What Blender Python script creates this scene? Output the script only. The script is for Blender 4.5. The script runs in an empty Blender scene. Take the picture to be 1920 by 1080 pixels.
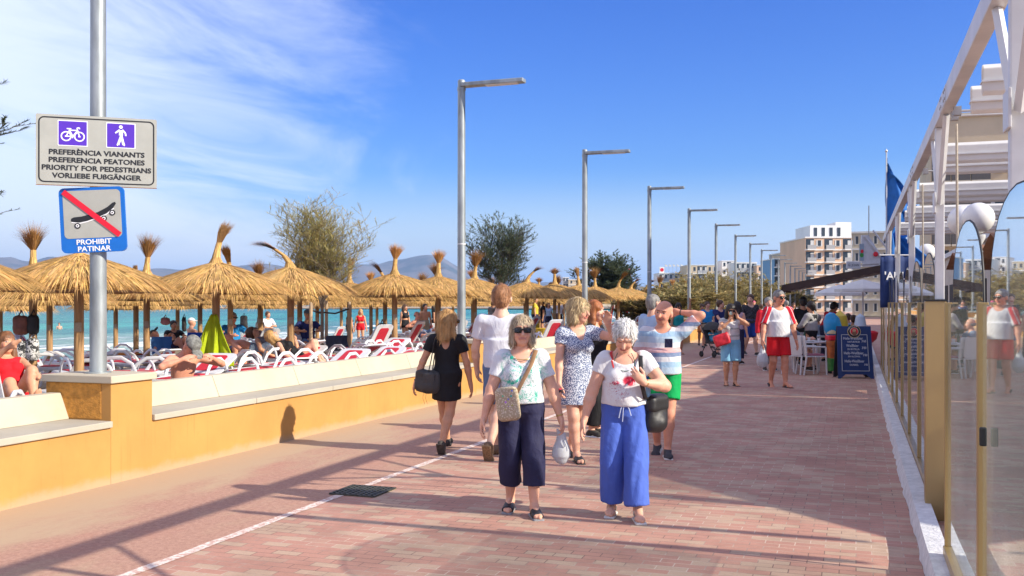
import bpy, math, random
import numpy as np
from math import radians as R, sin, cos, pi, sqrt, atan2
from mathutils import Vector, Matrix
sc = bpy.context.scene
# ---------------------------------------------------------------- camera
TH = math.atan(645 / 1850); CS, SN = cos(TH), sin(TH); FPX = 1850.0; HOR = 567.0; EYE = 1.68
cam = bpy.data.objects.new('camera', bpy.data.cameras.new('camera'))
sc.collection.objects.link(cam)
cam.location = (0, 0, EYE); cam.rotation_euler = (R(90), 0, TH)
cam.data.sensor_width = 36; cam.data.lens = FPX * 36 / 1920; cam.data.shift_y = (HOR - 540) / 1920
cam.data.clip_start = .05; cam.data.clip_end = 30000
sc.camera = cam
sc.view_settings.view_transform = 'Standard'; sc.view_settings.look = 'None'
sc.view_settings.gamma = 1; sc.view_settings.exposure = 1.06
try:
    sc.cycles.max_bounces = 6; sc.cycles.transparent_max_bounces = 12; sc.cycles.use_denoising = True
    sc.cycles.volume_bounces = 0; sc.cycles.sample_clamp_indirect = 6
except Exception: pass
# ---------------------------------------------------------------- sky and sun
SUN_EL = R(29); SUN_AZ = R(95)     # clockwise from +Y
w = bpy.data.worlds.new('World'); sc.world = w; w.use_nodes = True
nt = w.node_tree; N = nt.nodes; L = nt.links
def wn(t, **k):
    n = N.new(t)
    for a, b in k.items(): setattr(n, a, b)
    return n
def wmath(op, a, b=None, c=None):
    n = wn('ShaderNodeMath', operation=op)
    for i, x in enumerate((a, b, c)):
        if x is None: continue
        if isinstance(x, (int, float)): n.inputs[i].default_value = x
        else: L.new(x, n.inputs[i])
    return n.outputs[0]
bg = N['Background']; bg.inputs[1].default_value = .125
sky = wn('ShaderNodeTexSky', sky_type='NISHITA', sun_disc=False)
sky.sun_elevation = SUN_EL; sky.sun_rotation = SUN_AZ; sky.air_density = 1.0; sky.dust_density = .6; sky.ozone_density = 2.0
hs = wn('ShaderNodeHueSaturation'); hs.inputs['Saturation'].default_value = 1.42; hs.inputs['Value'].default_value = .92; hs.inputs['Hue'].default_value = .522
tint = wn('ShaderNodeMix', data_type='RGBA', blend_type='MULTIPLY'); tint.inputs[0].default_value = 1; tint.inputs[7].default_value = (.38, .58, .84, 1)
L.new(sky.outputs[0], hs.inputs['Color']); L.new(hs.outputs[0], tint.inputs[6])
tc = wn('ShaderNodeTexCoord'); sep = wn('ShaderNodeSeparateXYZ'); L.new(tc.outputs['Generated'], sep.inputs[0])
zz = wmath('ADD', sep.outputs[2], .12)
cu = wmath('DIVIDE', sep.outputs[0], zz); cv = wmath('DIVIDE', sep.outputs[1], zz)
cmb = wn('ShaderNodeCombineXYZ'); L.new(cu, cmb.inputs[0]); L.new(cv, cmb.inputs[1])
mp = wn('ShaderNodeMapping'); mp.inputs['Rotation'].default_value = (0, 0, R(35)); mp.inputs['Scale'].default_value = (1.3, .55, 1); mp.inputs['Location'].default_value = (3.1, 1.7, 0)
L.new(cmb.outputs[0], mp.inputs[0])
n1 = wn('ShaderNodeTexNoise'); n1.inputs['Scale'].default_value = 1.25; n1.inputs['Detail'].default_value = 9; n1.inputs['Roughness'].default_value = .62; n1.inputs['Distortion'].default_value = .9
L.new(mp.outputs[0], n1.inputs['Vector'])
n2 = wn('ShaderNodeTexNoise'); n2.inputs['Scale'].default_value = .42; n2.inputs['Detail'].default_value = 3
L.new(mp.outputs[0], n2.inputs['Vector'])
cl = wmath('MULTIPLY_ADD', n2.outputs[0], .75, wmath('MULTIPLY', n1.outputs[0], .8))
# clouds gather over the bay (west, -X) and thin out overhead to the east
west = wmath('MULTIPLY_ADD', sep.outputs[0], -1.55, -.49)
cl2 = wmath('ADD', cl, west)
rmp = wn('ShaderNodeMapRange'); rmp.interpolation_type = 'SMOOTHSTEP'
rmp.inputs[1].default_value = .93; rmp.inputs[2].default_value = 1.38; rmp.inputs[3].default_value = 0; rmp.inputs[4].default_value = .78
L.new(cl2, rmp.inputs[0])
# low bright veil near the horizon
hzv = wn('ShaderNodeMapRange'); hzv.interpolation_type = 'SMOOTHSTEP'
hzv.inputs[1].default_value = .14; hzv.inputs[2].default_value = .04; hzv.inputs[3].default_value = 0; hzv.inputs[4].default_value = .85
L.new(sep.outputs[2], hzv.inputs[0])
mv = wn('ShaderNodeMix', data_type='RGBA'); L.new(hzv.outputs[0], mv.inputs[0]); L.new(tint.outputs[2], mv.inputs[6]); mv.inputs[7].default_value = (3.3, 3.75, 4.3, 1)
mc = wn('ShaderNodeMix', data_type='RGBA'); L.new(rmp.outputs[0], mc.inputs[0]); L.new(mv.outputs[2], mc.inputs[6]); mc.inputs[7].default_value = (4.5, 4.85, 5.3, 1)
# unseen bright cloud added overhead and behind the viewer to lift the shade
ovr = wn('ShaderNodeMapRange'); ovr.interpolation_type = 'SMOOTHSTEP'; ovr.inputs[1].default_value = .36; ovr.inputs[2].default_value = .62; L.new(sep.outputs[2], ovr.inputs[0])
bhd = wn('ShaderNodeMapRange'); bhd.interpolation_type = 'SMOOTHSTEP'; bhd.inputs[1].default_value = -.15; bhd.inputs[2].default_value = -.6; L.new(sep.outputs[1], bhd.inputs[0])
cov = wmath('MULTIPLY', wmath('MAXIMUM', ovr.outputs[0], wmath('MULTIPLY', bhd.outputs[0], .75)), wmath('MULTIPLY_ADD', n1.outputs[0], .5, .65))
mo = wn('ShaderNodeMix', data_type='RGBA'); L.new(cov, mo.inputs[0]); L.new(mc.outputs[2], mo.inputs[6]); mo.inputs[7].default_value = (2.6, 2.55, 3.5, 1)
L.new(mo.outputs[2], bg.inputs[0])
sl = bpy.data.lights.new('sun', 'SUN'); sl.energy = 3.7; sl.angle = R(.5); sl.color = (1, .92, .78)
sun = bpy.data.objects.new('sun', sl); sc.collection.objects.link(sun)
sdir = Vector((sin(SUN_AZ) * cos(SUN_EL), cos(SUN_AZ) * cos(SUN_EL), sin(SUN_EL)))
sun.rotation_euler = sdir.to_track_quat('Z', 'Y').to_euler(); sun.location = (30, 0, 40)
# ---------------------------------------------------------------- photo geometry -> world
def ray(px, z):
    x = (px - 960) / FPX * z
    return (x * CS - z * SN, x * SN + z * CS)
def hz(py, z): return EYE + (HOR - py) * z / FPX
def gnd(px, py, h=0.0): return ray(px, (EYE - h) * FPX / (py - HOR))
def onX(px, X):
    z = X / ((px - 960) / FPX * CS - SN); x, y = ray(px, z)
    return y, z
# ---------------------------------------------------------------- materials
MC = {}
def nd(nt, t, **k):
    n = nt.nodes.new(t)
    for a, b in k.items():
        if a in n.bl_rna.properties and not a[0].isupper(): setattr(n, a, b)
        else: n.inputs[a].default_value = b
    return n
def mth(nt, op, *a):
    n = nt.nodes.new('ShaderNodeMath'); n.operation = op
    for i, x in enumerate(a):
        if isinstance(x, (int, float)): n.inputs[i].default_value = x
        else: nt.links.new(x, n.inputs[i])
    return n.outputs[0]
def mix(nt, f, a, b, bt='MIX'):
    n = nt.nodes.new('ShaderNodeMix'); n.data_type = 'RGBA'; n.blend_type = bt
    for i, x in ((0, f), (6, a), (7, b)):
        if isinstance(x, (int, float)): n.inputs[i].default_value = x
        elif isinstance(x, tuple): n.inputs[i].default_value = x if len(x) == 4 else (*x, 1)
        else: nt.links.new(x, n.inputs[i])
    return n.outputs[2]
def ramp(nt, f, lo, hi, a=0., b=1.):
    n = nt.nodes.new('ShaderNodeMapRange'); n.interpolation_type = 'SMOOTHSTEP'
    n.inputs[1].default_value = lo; n.inputs[2].default_value = hi; n.inputs[3].default_value = a; n.inputs[4].default_value = b
    nt.links.new(f, n.inputs[0]); return n.outputs[0]
def noise(nt, scale, detail=4, rough=.55, sc3=None, coord='Object', dist=0):
    t = nt.nodes.new('ShaderNodeTexCoord'); v = t.outputs[coord]
    if sc3:
        m = nt.nodes.new('ShaderNodeMapping'); m.inputs['Scale'].default_value = sc3; nt.links.new(v, m.inputs[0]); v = m.outputs[0]
    n = nd(nt, 'ShaderNodeTexNoise', Scale=scale, Detail=detail, Roughness=rough, Distortion=dist); nt.links.new(v, n.inputs['Vector'])
    return n.outputs[0]
def newmat(name):
    m = bpy.data.materials.new(name); m.use_nodes = True
    return m, m.node_tree, m.node_tree.nodes['Principled BSDF']
def bumpto(nt, b, h, st=.3, d=.01):
    n = nd(nt, 'ShaderNodeBump', Strength=st, Distance=d); nt.links.new(h, n.inputs['Height']); nt.links.new(n.outputs[0], b.inputs['Normal'])
def M(name, col=(.5, .5, .5), rough=.6, metal=0, var=.12, vs=6, bump=0, bs=60, attr=False, spec=.5, sc3=None, emit=0, sss=0, bd=.01, trans=0):
    if name in MC: return MC[name]
    m, t, b = newmat(name); MC[name] = m
    c = None
    if attr:
        a = t.nodes.new('ShaderNodeAttribute'); a.attribute_name = 'Col'; c = a.outputs['Color']
    if var:
        f = noise(t, vs, 5, sc3=sc3); f = ramp(t, f, .25, .75)
        lo = mix(t, 1., c if c else (*col, 1), (1 - var, 1 - var, 1 - var, 1), 'MULTIPLY')
        hi = mix(t, 1., c if c else (*col, 1), (1 + var * .6, 1 + var * .6, 1 + var * .6, 1), 'MULTIPLY')
        c = mix(t, f, lo, hi)
    if c: t.links.new(c, b.inputs['Base Color'])
    else: b.inputs['Base Color'].default_value = (*col, 1)
    b.inputs['Roughness'].default_value = rough; b.inputs['Metallic'].default_value = metal; b.inputs['Specular IOR Level'].default_value = spec
    if bump: bumpto(t, b, noise(t, bs, 4, sc3=sc3), bump, bd)
    if sss: b.inputs['Subsurface Weight'].default_value = sss; b.inputs['Subsurface Radius'].default_value = (.01, .004, .002)
    if emit: b.inputs['Emission Color'].default_value = (*col, 1); b.inputs['Emission Strength'].default_value = emit
    if trans:
        tr = nd(t, 'ShaderNodeBsdfTranslucent'); ms = nd(t, 'ShaderNodeMixShader', Fac=trans)
        if c: t.links.new(c, tr.inputs[0])
        else: tr.inputs[0].default_value = (*col, 1)
        out = t.nodes['Material Output']; t.links.new(b.outputs[0], ms.inputs[1]); t.links.new(tr.outputs[0], ms.inputs[2]); t.links.new(ms.outputs[0], out.inputs[0])
    return m
# ---------------------------------------------------------------- meshes and things
def link(o, parent=None):
    sc.collection.objects.link(o)
    if parent: o.parent = parent
    return o
def mesh_from(name, v, f, mats, parent=None, smooth=False, ang=35, mi=None, col=None, bevel=0):
    me = bpy.data.meshes.new(name)
    if isinstance(v, np.ndarray): v = v.tolist()
    me.from_pydata(v, [], f if isinstance(f, list) else f.tolist())
    for m in (mats if isinstance(mats, (list, tuple)) else [mats]): me.materials.append(m)
    if mi is not None: me.polygons.foreach_set('material_index', mi)
    if smooth:
        me.polygons.foreach_set('use_smooth', [True] * len(me.polygons))
        if ang < 180: me.set_sharp_from_angle(angle=R(ang))
    if col is not None:
        a = me.color_attributes.new('Col', 'FLOAT_COLOR', 'POINT')
        c = np.ones((len(me.vertices), 4), np.float32); c[:, :3] = np.asarray(col, np.float32)
        a.data.foreach_set('color', c.ravel())
    me.update()
    o = bpy.data.objects.new(name, me)
    if bevel:
        b = o.modifiers.new('bevel', 'BEVEL'); b.width = bevel; b.segments = 2; b.limit_method = 'ANGLE'
    return link(o, parent)
def thing(name, label, cat, loc=(0, 0, 0), rz=0, group=None):
    o = bpy.data.objects.new(name, None); link(o); o.empty_display_size = .2
    o.location = loc; o.rotation_euler = (0, 0, rz)
    return tag(o, label, cat, group)
def tag(o, label, cat, group=None):
    o['label'] = label; o['category'] = cat
    if group: o['group'] = group
    return o
def struct(o, kind='structure'): o['kind'] = kind; return o
def dup(root, loc, rz, label, group=None, scale=None):
    r = root.copy(); link(r); r.location = loc; r.rotation_euler = (0, 0, rz); r['label'] = label
    if group: r['group'] = group
    if scale: r.scale = (scale,) * 3
    for ch in list(root.children):
        c = ch.copy(); link(c, r)
        for g in ch.children:
            d = g.copy(); link(d, c)
    return r
class MB:
    def __init__(s): s.v = []; s.f = []; s.mi = []; s.m = 0; s.c = []; s.col = None
    def _add(s, vs, fs):
        b = len(s.v); s.v += [tuple(p) for p in vs]; s.f += [tuple(i + b for i in q) for q in fs]; s.mi += [s.m] * len(fs)
        if s.col is not None: s.c += [s.col] * len(vs)
        return s
    def box(s, c, d, rz=0, mat=None):
        x, y, z = d[0] / 2, d[1] / 2, d[2] / 2
        p = [Vector((a * x, b * y, e * z)) for e in (-1, 1) for b in (-1, 1) for a in (-1, 1)]
        if rz: q = Matrix.Rotation(rz, 3, 'Z'); p = [q @ i for i in p]
        if mat is not None: p = [mat @ i for i in p]
        cc = Vector(c)
        return s._add([i + cc for i in p], [(0, 2, 3, 1), (4, 5, 7, 6), (0, 1, 5, 4), (2, 6, 7, 3), (0, 4, 6, 2), (1, 3, 7, 5)])
    def bx(s, x0, x1, y0, y1, z0, z1): return s.box(((x0 + x1) / 2, (y0 + y1) / 2, (z0 + z1) / 2), (x1 - x0, y1 - y0, z1 - z0))
    def tube(s, pts, r, n=8, cap=True, flat=1.0):
        pts = [Vector(p) for p in pts]; m = len(pts)
        rs = r if isinstance(r, (list, tuple)) else [r] * m
        vs = []; ref = None
        for i, p in enumerate(pts):
            d = (pts[min(i + 1, m - 1)] - pts[max(i - 1, 0)]).normalized()
            if ref is None:
                ref = Vector((0, 0, 1)) if abs(d.z) < .9 else Vector((1, 0, 0))
            u = d.cross(ref)
            if u.length < 1e-4: u = d.cross(Vector((.3, 1, .2)))
            u.normalize(); q = u.cross(d).normalized(); ref = q
            for k in range(n):
                a = 2 * pi * k / n
                vs.append(p + u * (cos(a) * rs[i]) + q * (sin(a) * rs[i] * flat))
        fs = [(i * n + k, i * n + (k + 1) % n, (i + 1) * n + (k + 1) % n, (i + 1) * n + k) for i in range(m - 1) for k in range(n)]
        if cap: fs += [tuple(range(n - 1, -1, -1)), tuple((m - 1) * n + k for k in range(n))]
        return s._add(vs, fs)
    def lathe(s, prof, n=16, c=(0, 0, 0), sx=1, sy=1):
        vs = [(c[0] + r * cos(2 * pi * k / n) * sx, c[1] + r * sin(2 * pi * k / n) * sy, c[2] + z) for r, z in prof for k in range(n)]
        m = len(prof)
        fs = [(i * n + k, i * n + (k + 1) % n, (i + 1) * n + (k + 1) % n, (i + 1) * n + k) for i in range(m - 1) for k in range(n)]
        fs += [tuple(range(n - 1, -1, -1)), tuple((m - 1) * n + k for k in range(n))]
        return s._add(vs, fs)
    def prism(s, poly, o, ax, ay, an, t):
        """flat polygon (2D) on axes ax, ay at o, thickness t along an"""
        o, ax, ay, an = Vector(o), Vector(ax), Vector(ay), Vector(an); n = len(poly)
        a = [o + ax * p[0] + ay * p[1] for p in poly]; b = [p + an * t for p in a]
        return s._add(a + b, [tuple(range(n - 1, -1, -1)), tuple(range(n, 2 * n))] + [(k, (k + 1) % n, n + (k + 1) % n, n + k) for k in range(n)])
    def quad(s, a, b, c, d): return s._add([a, b, c, d], [(0, 1, 2, 3)])
    def build(s, name, mats, parent=None, smooth=False, ang=35, bevel=0):
        return mesh_from(name, s.v, s.f, mats, parent, smooth, ang, s.mi, s.c if s.c else None, bevel)
def text_mesh(name, body, size, mat, parent, mtx, bold=.0, align='CENTER', ext=.0015, sx=1.0):
    cu = bpy.data.curves.new(name, 'FONT'); cu.body = body; cu.size = size; cu.align_x = align; cu.extrude = ext; cu.offset = bold; cu.resolution_u = 3
    o = bpy.data.objects.new(name, cu); link(o)
    bpy.context.view_layer.update()
    me = bpy.data.meshes.new_from_object(o.evaluated_get(bpy.context.evaluated_depsgraph_get()))
    bpy.data.objects.remove(o); me.name = name
    me.materials.clear(); me.materials.append(mat)
    S = Matrix.Diagonal((sx, 1, 1, 1))
    me.transform(mtx @ S)
    return link(bpy.data.objects.new(name, me), parent)
def rrect(w, h, r, n=5):
    p = []
    for cx, cy, a0 in ((w / 2 - r, h / 2 - r, 0), (-w / 2 + r, h / 2 - r, 90), (-w / 2 + r, -h / 2 + r, 180), (w / 2 - r, -h / 2 + r, 270)):
        for k in range(n + 1):
            a = R(a0 + 90 * k / n); p.append((cx + r * cos(a), cy + r * sin(a)))
    return p
# ================================================================ setting
def mat_paving():
    m, t, b = newmat('paving'); l = t.links
    tcn = t.nodes.new('ShaderNodeTexCoord')
    def bricks(c1, c2, cm, ms):
        n = nd(t, 'ShaderNodeTexBrick', Scale=1.0, offset=.5)
        n.inputs['Brick Width'].default_value = .2; n.inputs['Row Height'].default_value = .092; n.inputs['Mortar Size'].default_value = ms * 1.3
        n.inputs['Mortar Smooth'].default_value = .2
        n.inputs['Color1'].default_value = c1; n.inputs['Color2'].default_value = c2; n.inputs['Mortar'].default_value = cm
        l.new(tcn.outputs['Object'], n.inputs['Vector']); return n
    n = bricks((0, 0, 0, 1), (1, 1, 1, 1), (.5, .5, .5, 1), .003)
    big = noise(t, .8, 3)
    sel = mth(t, 'MULTIPLY_ADD', big, .30, mth(t, 'ADD', n.outputs['Color'], -.22))
    sel = ramp(t, sel, .38, .72)
    fine = noise(t, 70, 4)
    pk = mix(t, fine, (.38, .195, .145), (.53, .29, .215))
    tn = mix(t, fine, (.40, .275, .195), (.55, .39, .28))
    c = mix(t, sel, pk, tn)
    st = ramp(t, noise(t, 1.6, 6, .7), .3, .75, .80, 1.12)
    c = mix(t, 1., c, mix(t, st, (0, 0, 0), (1, 1, 1)), 'MULTIPLY')
    c = mix(t, mth(t, 'MULTIPLY', n.outputs['Fac'], .75), c, mix(t, ramp(t, noise(t, 1.3, 4, .6), .40, .62), (.13, .09, .075), (.60, .51, .40)))
    spots = ramp(t, noise(t, 9, 3, .5), .70, .76, 0, .35)
    c = mix(t, spots, c, (.22, .15, .12))
    l.new(c, b.inputs['Base Color']); b.inputs['Roughness'].default_value = .78; b.inputs['Specular IOR Level'].default_value = .3
    hgt = mth(t, 'MULTIPLY_ADD', n.outputs['Fac'], -.8, mth(t, 'MULTIPLY', fine, .25))
    bumpto(t, b, hgt, .5, .004)
    return m
def mat_cycle():
    m, t, b = newmat('red_asphalt'); l = t.links
    f = mth(t, 'MULTIPLY_ADD', noise(t, 26, 5, .75), .8, mth(t, 'MULTIPLY_ADD', noise(t, 120, 3), .5, -.15)); g = noise(t, 2.2, 6, .65, (1, .35, 1))
    c = mix(t, ramp(t, f, .25, .75), (.30, .155, .115), (.52, .32, .235))
    sep = t.nodes.new('ShaderNodeSeparateXYZ'); tcn = t.nodes.new('ShaderNodeTexCoord'); l.new(tcn.outputs['Object'], sep.inputs[0])
    near = ramp(t, sep.outputs[0], -5.0, -6.6)           # wind-blown sand lies along the wall
    sand = ramp(t, mth(t, 'MULTIPLY_ADD', near, .42, g), .46, .80, 0, .9)
    c = mix(t, ramp(t, noise(t, 1.1, 4, .6), .55, .7, 0, .4), c, (.44, .22, .16)); c = mix(t, sand, c, (.45, .335, .22))
    dk = ramp(t, noise(t, 5, 5, .7), .62, .8, 0, .3)
    c = mix(t, dk, c, (.24, .12, .1))
    l.new(c, b.inputs['Base Color']); b.inputs['Roughness'].default_value = .85; b.inputs['Specular IOR Level'].default_value = .25
    bumpto(t, b, f, .35, .004); return m
def grid(name, xs, ys, zf, mat, kind='structure'):
    v = [(x, y, zf(x, y)) for y in ys for x in xs]; n = len(xs)
    f = [(j * n + i, j * n + i + 1, (j + 1) * n + i + 1, (j + 1) * n + i) for j in range(len(ys) - 1) for i in range(n - 1)]
    return struct(mesh_from(name, v, f, mat, smooth=True, ang=180), kind)
m_ground = M('dry_ground', (.36, .30, .22), .9, var=.3, vs=.4)
grid('ground', [-7.1, .3, 40, 300, 6000], [-30, 200, 600, 2500, 9000], lambda x, y: -.03, m_ground)
grid('promenade', [-4.24, .6], [-4, 400], lambda x, y: 0, mat_paving())
grid('terrace_floor', [.6, 9], [-4, 120], lambda x, y: 0, bpy.data.materials['paving'])
grid('cycle_path', [-6.56, -4.24], [-4, 400], lambda x, y: 0, mat_cycle())
# worn painted line between cycle path and paving
def mat_line():
    m, t, b = newmat('worn_road_paint')
    f = ramp(t, noise(t, 22, 6, .7), .40, .58)
    c = mix(t, f, (.52, .31, .25), (.74, .68, .60)); t.links.new(c, b.inputs['Base Color']); b.inputs['Roughness'].default_value = .7
    return m
rnd = random.Random(4)
ys = [-3 + i * .22 for i in range(700)]
v = []; f = []
for i, y in enumerate(ys):
    j = rnd.uniform(-.008, .008); k = rnd.uniform(-.008, .008)
    v += [(-4.275 + j, y, .004), (-4.195 + k, y, .004)]
    if i: f.append((2 * i - 2, 2 * i - 1, 2 * i + 1, 2 * i))
struct(mesh_from('painted_line', v, f, mat_line()))
# sand and sea
def sand_z(x, y):
    t = min(max((-12.5 - x) / 20.5, 0), 1)
    return .20 - 1.25 * t + .03 * sin(x * 1.7 + y * .9) + .03 * sin(y * 1.1 - x * .6)
def mat_sand():
    m, t, b = newmat('beach_sand'); f = noise(t, 30, 5, .7); g = noise(t, .9, 4)
    c = mix(t, f, (.42, .32, .21), (.60, .48, .33)); c = mix(t, ramp(t, g, .35, .7, 0, .5), c, (.50, .42, .30))
    t.links.new(c, b.inputs['Base Color']); b.inputs['Roughness'].default_value = .95; b.inputs['Specular IOR Level'].default_value = .1
    bumpto(t, b, noise(t, 14, 5, .7), .8, .05); return m
xs = [-7.1 - .5 * i for i in range(66)]
ysand = [-20 + .8 * i for i in range(130)] + [90 + 12 * i for i in range(60)]
grid('beach_sand', xs[::-1], ysand, sand_z, mat_sand())
def mat_sea():
    m, t, b = newmat('sea_water'); l = t.links
    tcn = t.nodes.new('ShaderNodeTexCoord'); sep = t.nodes.new('ShaderNodeSeparateXYZ'); l.new(tcn.outputs['Object'], sep.inputs[0])
    X = mth(t, 'ADD', sep.outputs[0], mth(t, 'MULTIPLY', noise(t, .03, 3), 30))
    d1 = ramp(t, X, -24, -62); d2 = ramp(t, X, -55, -170); d3 = ramp(t, X, -200, -900)
    c = mix(t, d1, (.26, .36, .31), (.03, .33, .27))
    c = mix(t, d2, c, (.004, .20, .195)); c = mix(t, d3, c, (.004, .11, .19))
    patch = ramp(t, noise(t, .05, 5, .6, (1, .35, 1)), .40, .62, 0, .75)
    c = mix(t, patch, c, (.004, .15, .16))
    rip = mth(t, 'MULTIPLY_ADD', noise(t, .55, 6, .65, (1, .22, 1)), .6, mth(t, 'MULTIPLY', noise(t, 3.5, 4, .6, (1, .35, 1)), .4))
    c = mix(t, 1., c, mix(t, ramp(t, rip, .36, .64), (.62, .66, .72), (1.18, 1.12, 1.08)), 'MULTIPLY')
    # breaking foam, in long streaks along the shore
    st = noise(t, .32, 7, .68, (1, .16, 1), dist=.5)
    zone = mth(t, 'MULTIPLY', ramp(t, X, -15, -19), ramp(t, X, -60, -26))
    fo = mth(t, 'MULTIPLY', ramp(t, mth(t, 'MULTIPLY_ADD', zone, .15, st), .64, .74), ramp(t, noise(t, 1.6, 5, .7, (1, .4, 1)), .30, .55))
    far = ramp(t, noise(t, .45, 5, .7, (1, .12, 1)), .74, .80, 0, .5)
    fo = mth(t, 'MAXIMUM', fo, mth(t, 'MULTIPLY', far, ramp(t, X, -190, -60)))
    c = mix(t, fo, c, (.82, .86, .86))
    l.new(c, b.inputs['Base Color']); b.inputs['Specular IOR Level'].default_value = .04
    b.inputs['IOR'].default_value = 1.33
    l.new(mth(t, 'MULTIPLY_ADD', fo, .5, .22), b.inputs['Roughness'])
    h = mth(t, 'MULTIPLY_ADD', noise(t, .9, 5, .6, (1, .3, 1)), 1., mth(t, 'MULTIPLY', noise(t, 5, 4, .6, (1, .5, 1)), .25))
    h = mth(t, 'ADD', h, mth(t, 'MULTIPLY', fo, .3))
    bumpto(t, b, h, .85, .35); return m
def wave(x, y):
    d = -x - 31
    a = .22 * math.exp(-((d - 9) / 9) ** 2)
    return -.86 + a * max(0, sin(d * .8 + 1.2 * sin(y * .05) + .5 * sin(y * .21))) ** 3 + .03 * sin(x * .9 + y * .3)
xw = [-28.5 - .5 * i for i in range(60)] + [-58 - 1.6 ** i for i in range(1, 20)]
yw = [-40 + 1.5 * i for i in range(140)] + [170 + 10 * 1.35 ** i for i in range(20)]
grid('sea', xw[::-1], yw, wave, mat_sea())
# far shore of the bay, mountains
grid('far_shore', [-420, -31, -6.9], [330, 600, 1500], lambda x, y: -.3 if x > -400 else -1, m_ground)
def mat_hill():
    m, t, b = newmat('mountain_scrub')
    f = noise(t, .006, 8, .65); c = mix(t, ramp(t, f, .4, .6), (.05, .065, .05), (.17, .15, .13))
    t.links.new(c, b.inputs['Base Color']); b.inputs['Roughness'].default_value = 1; return m
prof = [(-500, 470), (-200, 482), (-60, 492), (0, 480), (22, 478), (45, 487), (95, 484), (140, 490), (180, 508), (250, 512), (310, 506), (370, 500), (430, 497), (500, 501), (540, 507), (600, 506), (650, 500), (700, 495), (730, 486), (765, 481), (830, 487), (862, 498), (900, 512), (960, 522), (1010, 528), (1100, 540), (1250, 548), (1400, 556), (1560, 564)]
def ridge(px):
    for (a, b), (c, d) in zip(prof, prof[1:]):
        if a <= px <= c: return b + (d - b) * (px - a) / (c - a)
    return 560
rh = random.Random(9)
ph = [(rh.uniform(.002, .02), rh.uniform(.002, .02), rh.uniform(0, 6)) for _ in range(14)]
v = []; f = []; cols = list(range(-500, 1561, 10)); rows = 14
for j in range(rows):
    u = j / (rows - 1)
    for px in cols:
        zr = 5200.; zd = zr - 900 + 1500 * u
        top = (HOR - ridge(px)) / FPX * zr + EYE
        k = sin(min(u / .6, 1) * pi / 2) if u <= .6 else 1 - .6 * (u - .6) / .4
        x, y = ray(px, zd)
        rough = sum(sin(a * x + b * y + c) for a, b, c in ph) * 7 * (0 if abs(u - .6) < .05 else 1) * min(1, u * 3)
        v.append((x, y, -3 + top * k + rough))
n = len(cols)
f = [(j * n + i, j * n + i + 1, (j + 1) * n + i + 1, (j + 1) * n + i) for j in range(rows - 1) for i in range(n - 1)]
struct(mesh_from('mountains', v, f, mat_hill(), smooth=True, ang=180))
# ================================================================ bench wall, pillars, lamps
def mat_plaster(name, col, lo=None):
    m, t, b = newmat(name); l = t.links
    f = noise(t, 1.1, 6, .62); g = noise(t, 9, 5, .7)
    c = mix(t, ramp(t, f, .3, .7), tuple(x * .90 for x in col), tuple(min(1, x * 1.06) for x in col))
    c = mix(t, ramp(t, g, .56, .78, 0, .30), c, tuple(x * .72 for x in col))
    tcn = t.nodes.new('ShaderNodeTexCoord'); sep = t.nodes.new('ShaderNodeSeparateXYZ'); l.new(tcn.outputs['Object'], sep.inputs[0])
    if lo:
        dz = mth(t, 'MULTIPLY_ADD', noise(t, 3.5, 5, .7), .16, mth(t, 'MULTIPLY', sep.outputs[2], -1))
        c = mix(t, ramp(t, dz, -.03, .07, 0, .75), c, lo)      # splashed dirt along the foot
        run = noise(t, 3, 4, .6, (1, 6, .35)); c = mix(t, ramp(t, run, .58, .74, 0, .34), c, tuple(x * .6 for x in col))
    l.new(c, b.inputs['Base Color']); b.inputs['Roughness'].default_value = .85; b.inputs['Specular IOR Level'].default_value = .2
    bumpto(t, b, mth(t, 'MULTIPLY_ADD', noise(t, 120, 3), .6, g), .35, .004); return m
m_yel = mat_plaster('ochre_render', (.50, .262, .078), (.44, .32, .21))
m_cream = mat_plaster('cream_cast_stone', (.50, .44, .33))
m_seat = mat_plaster('grey_cast_stone', (.44, .40, .32))
m_rough = M('rough_ochre_render', (.56, .255, .045), .95, var=.35, vs=18, bump=1., bs=55, bd=.012)
m_galv = M('galvanised_steel', (.34, .37, .37), .45, .45, var=.38, vs=7, sc3=(1, 1, .25))
PY = [-1.3, 7.67] + [16.95 + 8.8 * i for i in range(16)]
order = ['nearest', 'second', 'third', 'fourth', 'fifth', 'sixth', 'seventh', 'eighth', 'ninth', 'tenth', 'eleventh', 'twelfth', 'thirteenth', 'fourteenth', 'fifteenth', 'sixteenth', 'seventeenth', 'eighteenth']
XF = -6.5
def pillar(y, lab):
    t = thing('wall_pillar', lab, 'pillar', (XF - .39, y, 0), 0, 'ochre pillars in the beach wall')
    b = MB(); b.bx(-.37, .392, -.283, .283, -.4, .93); sh = b.build('shaft', m_yel, t, bevel=.006)
    b = MB(); b.bx(-.40, .425, -.315, .315, .931, 1.0); b.build('cap', m_cream, t, bevel=.008)
    b = MB(); b.bx(-.36, .28, -.289, -.2845, .60, .925); b.build('rough_panel', m_rough, t)
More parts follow.
